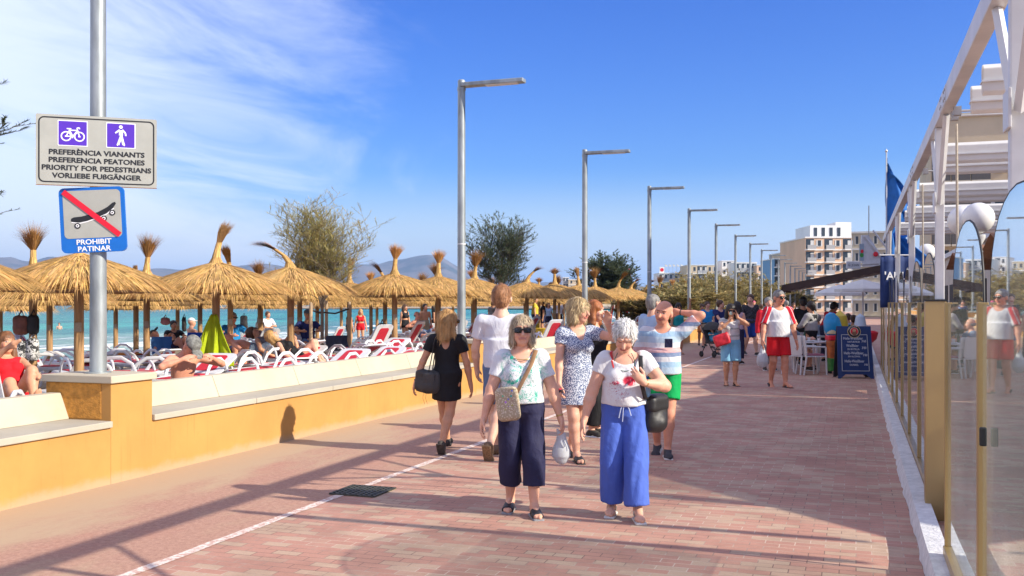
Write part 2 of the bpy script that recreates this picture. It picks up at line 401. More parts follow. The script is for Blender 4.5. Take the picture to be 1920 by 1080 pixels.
def bench(y0, y1, lab):
    t = thing('bench_wall', lab, 'bench wall', (XF, y0, 0), 0, 'ochre bench walls along the beach'); n = y1 - y0
    nseg = 5
    for k in range(nseg):
        a, e = n * k / nseg + .004, n * (k + 1) / nseg - .004
        b = MB(); b.bx(-.50, .03, a, e, .525, .585); b.build('seat', m_seat, t, bevel=.008)
        b = MB(); b.prism([(-.46, .586), (-.475, .586), (-.60, .83), (-.68, .83), (-.68, .586)], (0, a, 0), (1, 0, 0), (0, 0, 1), (0, 1, 0), e - a) if False else b.prism([(-.475, .586), (-.575, .83), (-.70, .83), (-.70, .586)], (0, e, 0), (1, 0, 0), (0, 0, 1), (0, -1, 0), e - a)
        b.build('backrest', m_cream, t, bevel=.008)
    b = MB(); b.bx(-.70, -.002, 0, n, -.4, .524); b.build('base', m_yel, t)
nl = 0
for i, y in enumerate(PY):
    if y > 0:
        pillar(y, f'{order[nl]} ochre pillar from the camera, carrying a street lamp' if nl else 'ochre pillar with cream cap under the two signs')
        nl += 1
    y1 = PY[i + 1] if i + 1 < len(PY) else y + 8.8
    lab = 'ochre bench wall with cream back left of the sign pillar' if i == 0 else (f'{order[i-1]} ochre bench wall beyond the sign pillar, cream seat and back' )
    bench(y + .284, y1 - .284, lab)
def lamp_proto():
    t = thing('street_lamp', 'grey street lamp carrying the two signs, rising out of the frame', 'street lamp', (XF - .40, PY[1], 1.0), 0, 'grey street lamps along the wall')
    b = MB(); b.lathe([(.078, .0), (.078, .5), (.076, 1.2), (.07, 4.78), (.055, 4.80), (.0, 4.80)], 20); b.build('pole', m_galv, t, True)
    b = MB(); b.lathe([(.12, 0), (.12, .012), (.08, .016), (.08, .03)], 20); b.build('base_plate', m_galv, t, True)
    b = MB(); b.box((.62, 0, 4.70), (1.22, .20, .075)); b.build('arm', m_galv, t, bevel=.012)
    b = MB(); b.box((.80, 0, 4.658), (.62, .15, .012)); b.build('light_panel', M('lamp_lens', (.75, .75, .72), .3), t)
    b = MB(); b.lathe([(.08, 4.60), (.08, 4.66)], 20); b.build('collar', m_galv, t, True)
    b = MB(); b.lathe([(.0795, 1.75), (.0795, 1.77)], 20); b.build('band', M('band_metal', (.7, .7, .7), .4), t)
    return t
lp = lamp_proto()
for i, y in enumerate(PY[2:], 1):
    dup(lp, (XF - .40, y, 1.0), rnd.uniform(-.012, .012), f'{order[i]} grey street lamp from the camera in the row along the wall')
# ---------------------------------------------------------------- signs on the nearest lamp
m_signw = M('sign_white', (.38, .38, .335), .35, var=.08, vs=5)
m_black = M('sign_black', (.015, .015, .015), .4, var=0)
m_purple = M('sign_violet', (.085, .025, .42), .4, var=.05)
m_sblue = M('sign_blue', (.005, .13, .50), .35, var=.08)
m_swhite = M('sign_lettering_white', (.80, .80, .80), .4, var=0)
m_red = M('sign_red', (.68, .01, .03), .35, var=0)
m_back = M('sign_back_metal', (.35, .33, .3), .5, .4)
def frame(c, ax, ay):
    ax = Vector(ax).normalized(); ay = Vector(ay).normalized(); n = ax.cross(ay)
    return Matrix((ax, ay, n)).transposed().to_4x4() if False else Matrix(((ax.x, ay.x, n.x, c[0]), (ax.y, ay.y, n.y, c[1]), (ax.z, ay.z, n.z, c[2]), (0, 0, 0, 1)))
def flat(poly, z, t, name, mat, parent, holes=None):
    b = MB(); b.prism(poly, (0, 0, z), (1, 0, 0), (0, 1, 0), (0, 0, 1), t); return b.build(name, mat, parent)
def ringpoly(outer, inner, z, t, name, mat, parent):
    n = len(outer); v = [(x, y, z + t) for x, y in outer] + [(x, y, z + t) for x, y in inner]
    return mesh_from(name, v, [(k, (k + 1) % n, n + (k + 1) % n, n + k) for k in range(n)], mat, parent)
lx, ly = XF - .40, PY[1]
def sign_axes(deg):   # horizontal axis turned deg from the camera plane
    a = TH + R(deg); return Vector((cos(a), sin(a), 0))
# priority sign
ax = sign_axes(18); nrm = ax.cross(Vector((0, 0, 1)))
s1 = thing('priority_sign', 'white rectangular sign giving pedestrians priority in four languages', 'sign')
s1.matrix_world = frame(Vector((lx, ly, hz(281.5, 9.35))) + nrm * .095 + ax * .0, ax, (0, 0, 1))
W1, H1 = 1.07, .665
flat(rrect(W1, H1, .012, 2), -.012, .012, 'panel', m_signw, s1)
ringpoly(rrect(W1 - .045, H1 - .045, .05), rrect(W1 - .068, H1 - .068, .04), 0, .0025, 'border', m_black, s1)
m_rust = M('rust', (.30, .13, .04), .8, var=.4, vs=30)
b = MB(); b.bx(-W1 / 2, W1 / 2, -H1 / 2 - .006, -H1 / 2 - .001, -.014, .002); b.build('rusty_edge', m_rust, s1)
b = MB(); b.bx(-.15, .15, .10, .14, -.04, -.0125); b.bx(-.15, .15, -.16, -.12, -.04, -.0125); b.build('bracket', m_galv, s1)
for k, (s_, yy) in enumerate((('PREFERÈNCIA VIANANTS', -.042), ('PREFERENCIA PEATONES', -.116), ('PRIORITY FOR PEDESTRIANS', -.190), ('VORLIEBE FUßGÄNGER', -.264))):
    text_mesh('lettering', s_, .066, m_black, s1, Matrix.Translation((0, yy, .002)), bold=.0016, sx=1.15)
for cx, kind in ((-.215, 'bike'), (.21, 'man')):
    flat(rrect(.262, .242, .004, 1), .0005, .0015, 'pictogram_edge', m_swhite, s1).location = (cx, .16, 0)
    pn = flat(rrect(.246, .226, .004, 1), .002, .0015, 'pictogram_panel', m_purple, s1); pn.location = (cx, .16, 0)
    b = MB()
    def ln(p, q, wd): b.tube([(p[0], p[1], .0045), (q[0], q[1], .0045)], wd, 6, flat=.25)
    if kind == 'bike':
        for wx in (-.058, .058):
            ln_p = [(wx + .042 * cos(a * pi / 10), -.03 + .042 * sin(a * pi / 10), .0045) for a in range(21)]
            b.tube(ln_p, .006, 6, flat=.25)
            ln((wx - .01, -.03), (wx + .01, -.03), .006)
        for p, q in (((-.058, -.03), (-.028, .028)), ((-.028, .028), (.042, .028)), ((.042, .028), (0, -.03)), ((0, -.03), (-.032, .035)), ((0, -.03), (-.058, -.03)), ((.058, -.03), (.036, .05)), ((.036, .05), (.056, .056)), ((.056, .056), (.06, .042)), ((-.052, .042), (-.012, .042)), ((-.004, -.045), (.008, -.015))): ln(p, q, .0055)
    else:
        b.lathe([(0, -.001), (.017, -.001), (.017, .002), (0, .002)], 14, (.0, .082, .004))
        for p, q, wd in (((0, .05), (0, .0), .018), ((.004, .0), (-.026, -.09), .0115), ((.002, .0), (.024, -.09), .0115), ((-.01, .055), (-.042, .028), .008), ((.012, .055), (.040, .025), .008), ((-.042, .028), (-.05, .022), .007), ((.040, .025), (.044, -.002), .007), ((-.026, -.09), (-.036, -.093), .008), ((.024, -.09), (.036, -.093), .008)): ln(p, q, wd)
    o = b.build('bicycle_pictogram' if kind == 'bike' else 'pedestrian_pictogram', m_swhite, s1, True); o.location = (cx, .16, 0)
# skateboard ban
ax = sign_axes(6); up = Vector((0, 0, 1)); rl = R(3.0); ax2 = ax * cos(rl) + up * sin(rl); ay2 = up * cos(rl) - ax * sin(rl); nrm = ax.cross(up)
s2 = thing('skateboard_sign', 'blue sign with a skateboard struck through in red', 'sign')
s2.matrix_world = frame(Vector((lx, ly, hz(411, 9.35))) + nrm * .10 - ax * .02, ax2, ay2)
W2 = .60
flat(rrect(W2, .62, .05), -.03, .03, 'panel', m_sblue, s2)
flat(rrect(W2 - .07, .455, .04), .0005, .0015, 'picture_field', m_signw, s2).location = (0, .055, 0)
b = MB(); b.bx(-.12, .12, .10, .14, -.06, -.031); b.bx(-.12, .12, -.16, -.12, -.06, -.031); b.build('bracket', m_galv, s2)
deck = [(-.20, -.005), (-.195, .018), (-.17, .03), (-.10, .035), (.05, .07), (.14, .115), (.19, .155), (.215, .162), (.222, .145), (.19, .10), (.13, .055), (.06, .027), (-.05, -.008), (-.12, -.02), (-.18, -.02)]
flat(deck, .0022, .0015, 'skateboard_deck', m_black, s2)
b = MB(); b.tube([(x, y - .018 if x > -.19 else y - .01, .0035) for x, y in ((-.195, -.008), (-.12, -.012), (-.05, .002), (.06, .037), (.13, .066), (.20, .12))], .005, 6, flat=.3); b.build('deck_edge', m_swhite, s2)
for wx, wy in ((-.14, -.052), (.105, .008), (.185, .06)):
    b = MB(); b.lathe([(0, 0), (.028, 0), (.028, .0016), (0, .0016)], 16, (wx, wy, .0045)); b.m = 1; b.lathe([(0, 0), (.016, 0), (.016, .0012), (0, .0012)], 14, (wx, wy, .0064)); b.m = 0; b.lathe([(0, 0), (.007, 0), (.007, .0012), (0, .0012)], 10, (wx, wy, .0080)); b.build('skateboard_wheel', [m_black, m_swhite], s2)
dv = Vector((.255, -.215, 0)) * 2; dn = Vector((.215, .255, 0)).normalized() * .026
c0 = Vector((-.255, .275, 0)); c1 = Vector((.245, -.155, 0))
b = MB(); b.prism([(p.x, p.y) for p in (c0 - dn, c1 - dn, c1 + dn, c0 + dn)], (0, 0, .0095), (1, 0, 0), (0, 1, 0), (0, 0, 1), .0015); b.build('red_bar', m_red, s2)
for s_, yy in (('PROHIBIT', -.232), ('PATINAR', -.298)):
    text_mesh('lettering', s_, .068, m_swhite, s2, Matrix.Translation((0.0, yy, .002)), bold=.0012, sx=1.1)
b = MB(); b.bx(-.05, .05, -.1, .1, -.04, .0); st = b.build('sticker', M('sticker_paper', (.7, .7, .68), .6), None)
bpy.data.objects.remove(st)
# drain grate in the paving
def mat_grate():
    return M('cast_iron', (.07, .075, .06), .6, .5, var=.4, vs=25)
gx, gy = gnd(681, 922)
t = thing('drain_grate', 'square iron drain grate set in the paving', 'drain grate', (gx, gy, .004))
b = MB()
for k in range(9):
    o_ = -.21 + .42 * k / 8
    b.box((o_, 0, .006), (.022, .43, .012)); b.box((0, o_, .0055), (.43, .022, .010))
b.build('grid', mat_grate(), t)
b = MB(); b.bx(-.22, .22, -.22, .22, -.003, .001); b.build('pit', M('drain_dark', (.30, .26, .17), .9, var=.5, vs=40), t)
# ================================================================ beach: parasols, loungers, trees
m_straw = M('straw_thatch', attr=True, rough=.8, var=.18, vs=9, spec=.15, trans=.12)
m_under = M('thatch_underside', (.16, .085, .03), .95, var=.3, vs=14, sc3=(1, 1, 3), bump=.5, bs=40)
m_pole = M('weathered_pine', (.40, .23, .095), .7, var=.35, vs=10, sc3=(2, 2, .25), bump=.3, bs=60)
m_tuftd = m_straw
def straw_col(r, dark=0):
    k = r.uniform(.45, 1.25) * (1 - dark)
    return (min(.92, .78 * k), .49 * k * r.uniform(.93, 1.05), .18 * k * r.uniform(.8, 1.15))
def blade(v, f, c, p, d, ln, wd, col, bend=None, side=None):
    b = len(v); s = side if side is not None else Vector((0, 0, 1)).cross(d)
    if s.length < 1e-3: s = Vector((1, 0, 0))
    s = s.normalized() * wd / 2
    q = p + d * ln * .55; e = q + (d + (bend or Vector((0, 0, 0)))).normalized() * ln * .45
    v += [p - s, p + s, q + s * .8, q - s * .8, e]; f += [(b, b + 1, b + 2, b + 3), (b + 3, b + 2, b + 4)]; c += [col] * 5
PROF = [(.05, 2.58), (.14, 2.545), (.34, 2.49), (.62, 2.40), (.88, 2.30), (1.06, 2.22), (1.15, 2.165)]
def prof_at(t):
    t *= len(PROF) - 1; i = min(int(t), len(PROF) - 2); a, b = PROF[i], PROF[i + 1]; u = t - i
    return a[0] + (b[0] - a[0]) * u, a[1] + (b[1] - a[1]) * u
def canopy_mesh(seed, n1=3200, n2=4200):
    r = random.Random(seed); v = []; f = []; c = []
    ns = 48; ring = []
    wob = [r.uniform(-.02, .02) for _ in range(ns)]
    for rr, z in PROF[:-1] + [(1.14, 2.12), (1.12, 2.03)]:
        ring.append(len(v))
        for k in range(ns):
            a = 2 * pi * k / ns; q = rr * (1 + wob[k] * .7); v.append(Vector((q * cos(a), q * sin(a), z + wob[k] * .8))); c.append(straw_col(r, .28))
    for i in range(len(ring) - 1):
        for k in range(ns): f.append((ring[i + 1] + k, ring[i + 1] + (k + 1) % ns, ring[i] + (k + 1) % ns, ring[i] + k))
    for _ in range(n1):
        t = sqrt(r.uniform(.0, .90)); a = r.uniform(0, 2 * pi); rr, z = prof_at(t); r2, z2 = prof_at(min(1, t + .08))
        d = Vector(((r2 - rr) * cos(a), (r2 - rr) * sin(a), z2 - z)).normalized()
        s = Vector((-sin(a), cos(a), 0)); d = (d + s * r.gauss(0, .07) + Vector((0, 0, r.uniform(-.03, .05)))).normalized()
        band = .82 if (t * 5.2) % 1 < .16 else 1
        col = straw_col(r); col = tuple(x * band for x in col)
        blade(v, f, c, Vector((rr * cos(a), rr * sin(a), z + r.uniform(.002, .022))), d, r.uniform(.22, .55) * (.5 + .6 * t), r.uniform(.008, .017), col, Vector((0, 0, r.uniform(-.25, .08))), s)
    for _ in range(n2):   # the shaggy rim
        a = r.uniform(0, 2 * pi); lay = r.random(); rr = 1.10 + .06 * r.random(); z = 2.045 + .145 * lay
        o = Vector((cos(a), sin(a), 0)); s = Vector((-sin(a), cos(a), 0))
        d = (o * r.uniform(.7, 1.1) + Vector((0, 0, -1)) * r.uniform(-.25, .7) + s * r.gauss(0, .55)).normalized()
        blade(v, f, c, o * rr + Vector((0, 0, z)), d, r.uniform(.035, .10), r.uniform(.007, .013), tuple(x * 1.1 for x in straw_col(r)), Vector((0, 0, -.3)), s)
    return mesh_from('thatch', [tuple(p) for p in v], f, m_straw, None, col=c).data
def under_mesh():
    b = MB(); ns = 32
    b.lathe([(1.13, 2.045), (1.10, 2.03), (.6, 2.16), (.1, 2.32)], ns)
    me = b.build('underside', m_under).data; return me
def tuft_mesh(seed, kind):
    r = random.Random(seed); v = []; f = []; c = []
    spec = {'flare': ((0.06, 0), .26, .40, .10, 0), 'brush': ((.42, .05), .075, .56, .50, .35), 'plume': ((-1.05, 0), .12, .52, .10, .1), 'loose': ((.10, .05), .24, .56, .48, .1), 'palm': ((0, 0), .6, .34, .15, .25), 'side': ((.8, .1), .2, .42, .15, .3), 'stub': ((0, .05), .04, .22, .45, .2)}[kind]
    (bx_, by_), spread, ln, dark, _ = spec
    # bound stem
    pts = [Vector((0, 0, 2.52)), Vector((bx_ * .02, 0, 2.66)), Vector((bx_ * .12, by_ * .1, 2.80)), Vector((bx_ * .30, by_ * .3, 2.93))]
    if kind == 'stub': pts = [p - Vector((0, 0, .08)) for p in pts]
    rad = [.145, .072, .052, .05]; ns = 12; base = []
    for p, q in zip(pts, rad):
        base.append(len(v))
        for k in range(ns):
            a = 2 * pi * k / ns; v.append(p + Vector((q * cos(a), q * sin(a), 0))); c.append(straw_col(r, .1))
    for i in range(3):
        for k in range(ns): f.append((base[i] + k, base[i] + (k + 1) % ns, base[i + 1] + (k + 1) % ns, base[i + 1] + k))
    for _ in range(180):   # straws along the stem
        a = r.uniform(0, 2 * pi); i = r.randrange(3); p = pts[i]; e = pts[i + 1]; q = rad[i] * 1.04
        o = Vector((cos(a), sin(a), 0)); st = p + o * q; en = e + o * rad[i + 1] * 1.05
        blade(v, f, c, st, (en - st).normalized(), (en - st).length * 1.1, .012, straw_col(r), None, Vector((-sin(a), cos(a), 0)))
    top = pts[3]; ax = (pts[3] - pts[2]).normalized()
    for _ in range(620):
        a = r.uniform(0, 2 * pi); q = sqrt(r.random()); o = Vector((cos(a), sin(a), 0))
        if kind == 'palm': o = Vector((cos(a) * 1.5, sin(a) * .4, .15))
        d = (ax + o * q * spread * 2.2 + Vector((bx_, by_, 0)) * r.uniform(.2, .6)).normalized()
        bend = Vector((bx_, by_, -.35 * abs(bx_))) * r.uniform(.5, 2.2) + o * q * spread * 1.5
        if kind == 'palm': bend = o * .9 + Vector((0, 0, -.8))
        if kind == 'loose' and r.random() < .28: bend = Vector((-1.2, r.uniform(-.8, .8), -.5)); d = (d + Vector((-.6, 0, 0))).normalized()
        col = straw_col(r, dark + r.uniform(-.1, .1)); col = (col[0], col[1] * .86, col[2] * .85)
        blade(v, f, c, top + o * .045 * q, d, ln * r.uniform(.55, 1.1), r.uniform(.005, .011), col, bend)
    if kind == 'stub': pass
    return mesh_from('tuft', [tuple(p) for p in v], f, m_straw, None, col=c).data
def pole_mesh():
    b = MB(); b.lathe([(.072, -.3), (.072, .6), (.068, 1.4), (.066, 2.3)], 14); return b.build('pole', m_pole, None, True).data
PROTO_D = []
def keep(me):
    for o in list(sc.objects):
        if o.data is me: bpy.data.objects.remove(o)
    me.use_fake_user = True
    return me
CAN = [keep(canopy_mesh(s)) for s in (11, 12)]; UND = keep(under_mesh()); POL = keep(pole_mesh())
TUF = {k: keep(tuft_mesh(20 + i, k)) for i, k in enumerate(('flare', 'brush', 'plume', 'loose', 'palm', 'side', 'stub'))}
b = MB(); b.box((0, -.0735, 1.52), (.095, .006, .13)); TAGM = keep(b.build('number_plate', M('plate', (.42, .33, .22), .5, var=.2, vs=40)).data)
UMB = []
def umbrella(x, y, kind, lab, rz, tilt=0, s=1.0):
    t = thing('beach_parasol', lab, 'parasol', (x, y, -.12 - .95 * min(max((-7.2 - x) / 26, 0), 1) ** 1.25), 0, 'thatched parasols on the beach'); t.scale = (s, s, s)
    cn = rnd.choice(CAN)
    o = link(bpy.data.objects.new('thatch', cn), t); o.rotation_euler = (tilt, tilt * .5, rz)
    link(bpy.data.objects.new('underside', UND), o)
    link(bpy.data.objects.new('pole', POL), t)
    q = link(bpy.data.objects.new('tuft', TUF[kind]), t); q.rotation_euler = (0, 0, rz if kind in ('flare', 'loose', 'stub', 'brush') else TH)
    g = link(bpy.data.objects.new('number_plate', TAGM), t); g.rotation_euler = (0, 0, TH + .25)
    UMB.append((x, y)); return t
near1 = [(-140, 'flare', 'thatched parasol cut off by the frame edge beside the sign pillar'), (148, 'stub', 'wide thatched parasol behind the sign pole'), (405, 'brush', 'thatched parasol with tall dark brush top and lime towel on its pole'), (545, 'plume', 'thatched parasol whose top plume bends over to one side'),
         (740, 'flare', 'golden thatched parasol with fan top, third beyond the lime towel'), (822, 'flare', 'golden thatched parasol with fan top directly behind the second lamp'), (890, 'loose', 'shaded thatched parasol just beyond the second lamp'),
         (988, 'side', 'shaded thatched parasol with side-swept top behind the white shirt man'), (1040, 'palm', 'shaded thatched parasol with drooping palm-like top'), (1085, 'brush', 'shaded thatched parasol just before the third lamp')]
for px, k, lab in near1:
    y, z = onX(px, -10.6); umbrella(-10.6, y, k, lab, 0 if k in ('plume', 'side') else rnd.uniform(0, 6), rnd.uniform(-.03, .03))
kinds = ['flare', 'loose', 'brush', 'side', 'flare', 'palm']
y = onX(1085, -10.6)[0] + 3.2; n = 0
while y < 112:
    umbrella(-10.6 + rnd.uniform(-.2, .2), y, rnd.choice(kinds), 'thatched parasol far along the promenade wall, its straw reduced to a small cone', rnd.uniform(0, 6)); y += rnd.uniform(3.2, 4.2) * (1 if y < 70 else 1.6); n += 1
rows = {-14.1: [(62, 'loose', 'parasol with ragged brown top and two bags on its pole'), (275, 'loose', 'parasol with ragged brown top between the sign pole and the lime towel'), (432, 'brush', 'second-row parasol hidden behind the one with the lime towel'), (562, 'stub', 'second-row parasol behind the bent plume'), (655, 'brush', 'second-row parasol with dark brush top behind the staked tree'), (722, 'brush', 'second-row parasol with dark tuft beside the fan top')],
        -17.6: [(93, 'stub', 'third-row parasol on a slim pole left of the sign pole'), (255, 'stub', 'third-row parasol just left of the ragged brown top'), (375, 'stub', 'third-row parasol shading the man on the blue towel'), (487, 'loose', 'third-row parasol with small brown tuft between the first rows'), (595, 'stub', 'third-row parasol behind the staked tree')],
        -21.4: [(0, 'stub', 'back-row parasol nearest the sea at the frame edge'), (217, 'stub', 'back-row parasol nearest the sea beside the sign pole'), (333, 'stub', 'back-row parasol with clothes hung below its rim'), (490, 'flare', 'low back-row parasol standing against the waves'), (640, 'stub', 'back-row parasol nearest the sea beyond the stakes')]}
for x, lst in rows.items():
    for px, k, lab in lst:
        y, z = onX(px, x); umbrella(x, y, k, lab, rnd.uniform(0, 6), rnd.uniform(-.03, .03))
    y += 4
    while y < 70:
        umbrella(x + rnd.uniform(-.3, .3), y, rnd.choice(kinds), f'thatched parasol in the rows behind the front row, far from the camera', rnd.uniform(0, 6)); y += rnd.uniform(3.6, 5.2)
# ---------------------------------------------------------------- loungers
m_wplast = M('white_plastic', (.66, .67, .69), .35, var=.06); m_rsling = M('red_mesh_fabric', (.52, .018, .04), .7, var=.12, vs=20)
def lounger_parts(ang):
    P = []
    b = MB()
    for s in (-.31, .31):
        b.tube([(-.02, s, 0), (.03, s, .16), (.10, s, .27), (.20, s, .325), (.7, s, .33), (1.25, s, .325), (1.9, s, .30)], .022, 8, flat=1.5)
        b.tube([(.72, s * 1.06, .33), (.84, s * 1.08, .50), (1.00, s * 1.08, .595), (1.2, s * 1.08, .60), (1.38, s * 1.08, .50), (1.50, s * 1.06, .25), (1.60, s * 1.06, 0)], .021, 8, flat=1.4)
        b.tube([(1.0, s, .33), (1.12, s, .18), (1.17, s, 0)], .018, 8)
    for x in (.05, .62, 1.2): b.tube([(x, -.31, .30), (x, .31, .30)], .015, 6)
    P.append(('frame', b, m_wplast, True))
    b = MB(); b.box((.68, 0, .345), (1.16, .58, .022)); P.append(('bed', b, m_wplast, False))
    b = MB(); b.box((.68, 0, .362), (1.05, .30, .016)); P.append(('sling', b, m_rsling, False))
    rot = Matrix.Rotation(-ang, 3, 'Y'); piv = Vector((1.25, 0, .345))
    b = MB(); poly = rrect(.74, .60, .12, 5); b.prism(poly, piv + rot @ Vector((.37, 0, 0)), rot @ Vector((1, 0, 0)), (0, 1, 0), rot @ Vector((0, 0, 1)), .026); P.append(('backrest', b, m_wplast, False))
    b = MB(); poly = rrect(.56, .33, .07, 5); b.prism(poly, piv + rot @ Vector((.37, 0, -.006)), rot @ Vector((1, 0, 0)), (0, 1, 0), rot @ Vector((0, 0, 1)), .040); P.append(('back_sling', b, m_rsling, False))
    return P
LPM = {}
for k, a in (('flat', 4), ('low', 22), ('high', 58)):
    LPM[k] = [(nm, keep(b.build(nm, mt, None, sm, bevel=0).data)) for nm, b, mt, sm in lounger_parts(R(a))]
LG = []
def lounger(x, y, rz, k, lab, dz=0, grp='white and red sun loungers on the sand'):
    t = thing('sun_lounger', lab, 'sun lounger', (x, y, sand_z(x, y) + dz), rz, grp)
    for nm, me in LPM[k]: link(bpy.data.objects.new(nm, me), t)
    LG.append((x, y)); return t
def lounger_px(px, py_top, X, rz, k, lab):
    y, z = onX(px, X); return lounger(X, y, rz, k, lab)
# local +x is the head end; people lie with feet toward the sea (-X)
lounger(-8.5, onX(28, -8.5)[0], R(-60), 'high', 'lounger with raised back beside the sign pillar, in use by the reader')
sp = [(100, -10.4, 'low', 'lounger near the wall left of the sign pillar'), (300, -9.4, 'low', 'lounger at the wall foot beside the capped man'), (430, -9.2, 'flat', 'lounger at the wall foot under the lime towel'), (470, -10.2, 'low', 'lounger with curved arms between lime towel and plume parasol'), (590, -10.9, 'low', 'lounger with curved arms behind the nearest stake'), (640, -8.9, 'low', 'lounger at the wall foot between the stakes'), (725, -8.8, 'flat', 'lounger at the wall foot beside the fan-top pole'), (755, -11.6, 'low', 'lounger between the two fan-top parasols'), (690, -15.0, 'low', 'lounger with curved arms in the middle rows past the stakes'), (130, -13, 'flat', 'flat lounger left of the sign pole'), (75, -15.5, 'low', 'lounger under the bag-hung pole'), (200, -14.6, 'flat', 'lounger right behind the sign pole'), (255, -12.0, 'flat', 'lounger between sign pillar and striped shade'), (235, -16.5, 'low', 'lounger by the slim poles near the water'),
      (310, -13.2, 'low', 'lounger beyond the capped man'), (330, -17.5, 'high', 'lounger draped with a blue towel'), (385, -15.8, 'flat', 'lounger carrying the pair of sunbathers'), (455, -12.6, 'low', 'lounger just beyond the lime towel'), (360, -11.8, 'flat', 'lounger behind the lime towel pole'), (430, -15.5, 'high', 'lounger with towel over its raised back'), (500, -11.3, 'flat', 'lounger under the woman with raised knees'), (560, -13.5, 'flat', 'lounger behind the plume parasol pole'),
      (632, -12.2, 'high', 'lounger with dark jacket on its back'), (615, -9.9, 'flat', 'lounger between the tree stakes'), (668, -10.0, 'low', 'lounger right of the stakes in shade'), (690, -12.8, 'high', 'red-backed lounger by the double pole'), (700, -9.5, 'flat', 'empty lounger by the wall below the fan top'), (660, -16.5, 'low', 'white lounger near the water beyond the stakes'), (640, -19.0, 'high', 'red-backed lounger at the water edge'),
      (760, -12.9, 'high', 'red-backed lounger beside the woman in black'), (775, -10.4, 'high', 'red-backed lounger by the fan-top pole'), (800, -13.0, 'low', 'lounger under the second fan top'), (805, -9.5, 'high', 'red-backed lounger nearest the woman in black'), (835, -11.5, 'high', 'red-backed lounger under the lamp')]
for px, X, k, lab in sp: lounger_px(px, 0, X, R(rnd.uniform(-38, 2)) if X < -10.3 else R(rnd.uniform(80, 100)), k, lab)
taken = [(-8.05, 9.6), (-8.75, 5.6)]
used = list(LG); LZ = []
for X in (-8.5, -10.0, -11.8, -13.4, -15.2, -17.0):
    y = 5.5 + rnd.uniform(0, 1.2)
    while y < 25:
        if all((X - a) ** 2 + (y - c) ** 2 > 1.0 for a, c in used) and rnd.random() < .78:
            k = rnd.choice(['flat', 'flat', 'flat', 'low', 'flat', 'flat', 'high']); lz = R(90 + rnd.uniform(-10, 10)) if X > -9 else TH + R(rnd.uniform(-28, 28)) + (pi if rnd.random() < .6 or X > -11 else 0); LZ.append((X, y, lz, k)); lounger(X, y, lz, k, 'white lounger with red sling among the crowded rows behind the bench wall'); used.append((X, y))
        y += rnd.uniform(1.15, 1.9)
y = 27.
while y < 62:
    for X in (-9.2, -12.4, -15.8, -19.2):
        for q in (-.5, .5):
            if rnd.random() < .62: lounger(X + rnd.uniform(-.4, .4), y + q * 1.5 + rnd.uniform(-.2, .2), R(rnd.uniform(-30, 10)), rnd.choice(['flat', 'low', 'high', 'high']), 'empty lounger in the far rows beneath the shaded parasols')
    y += 4.4
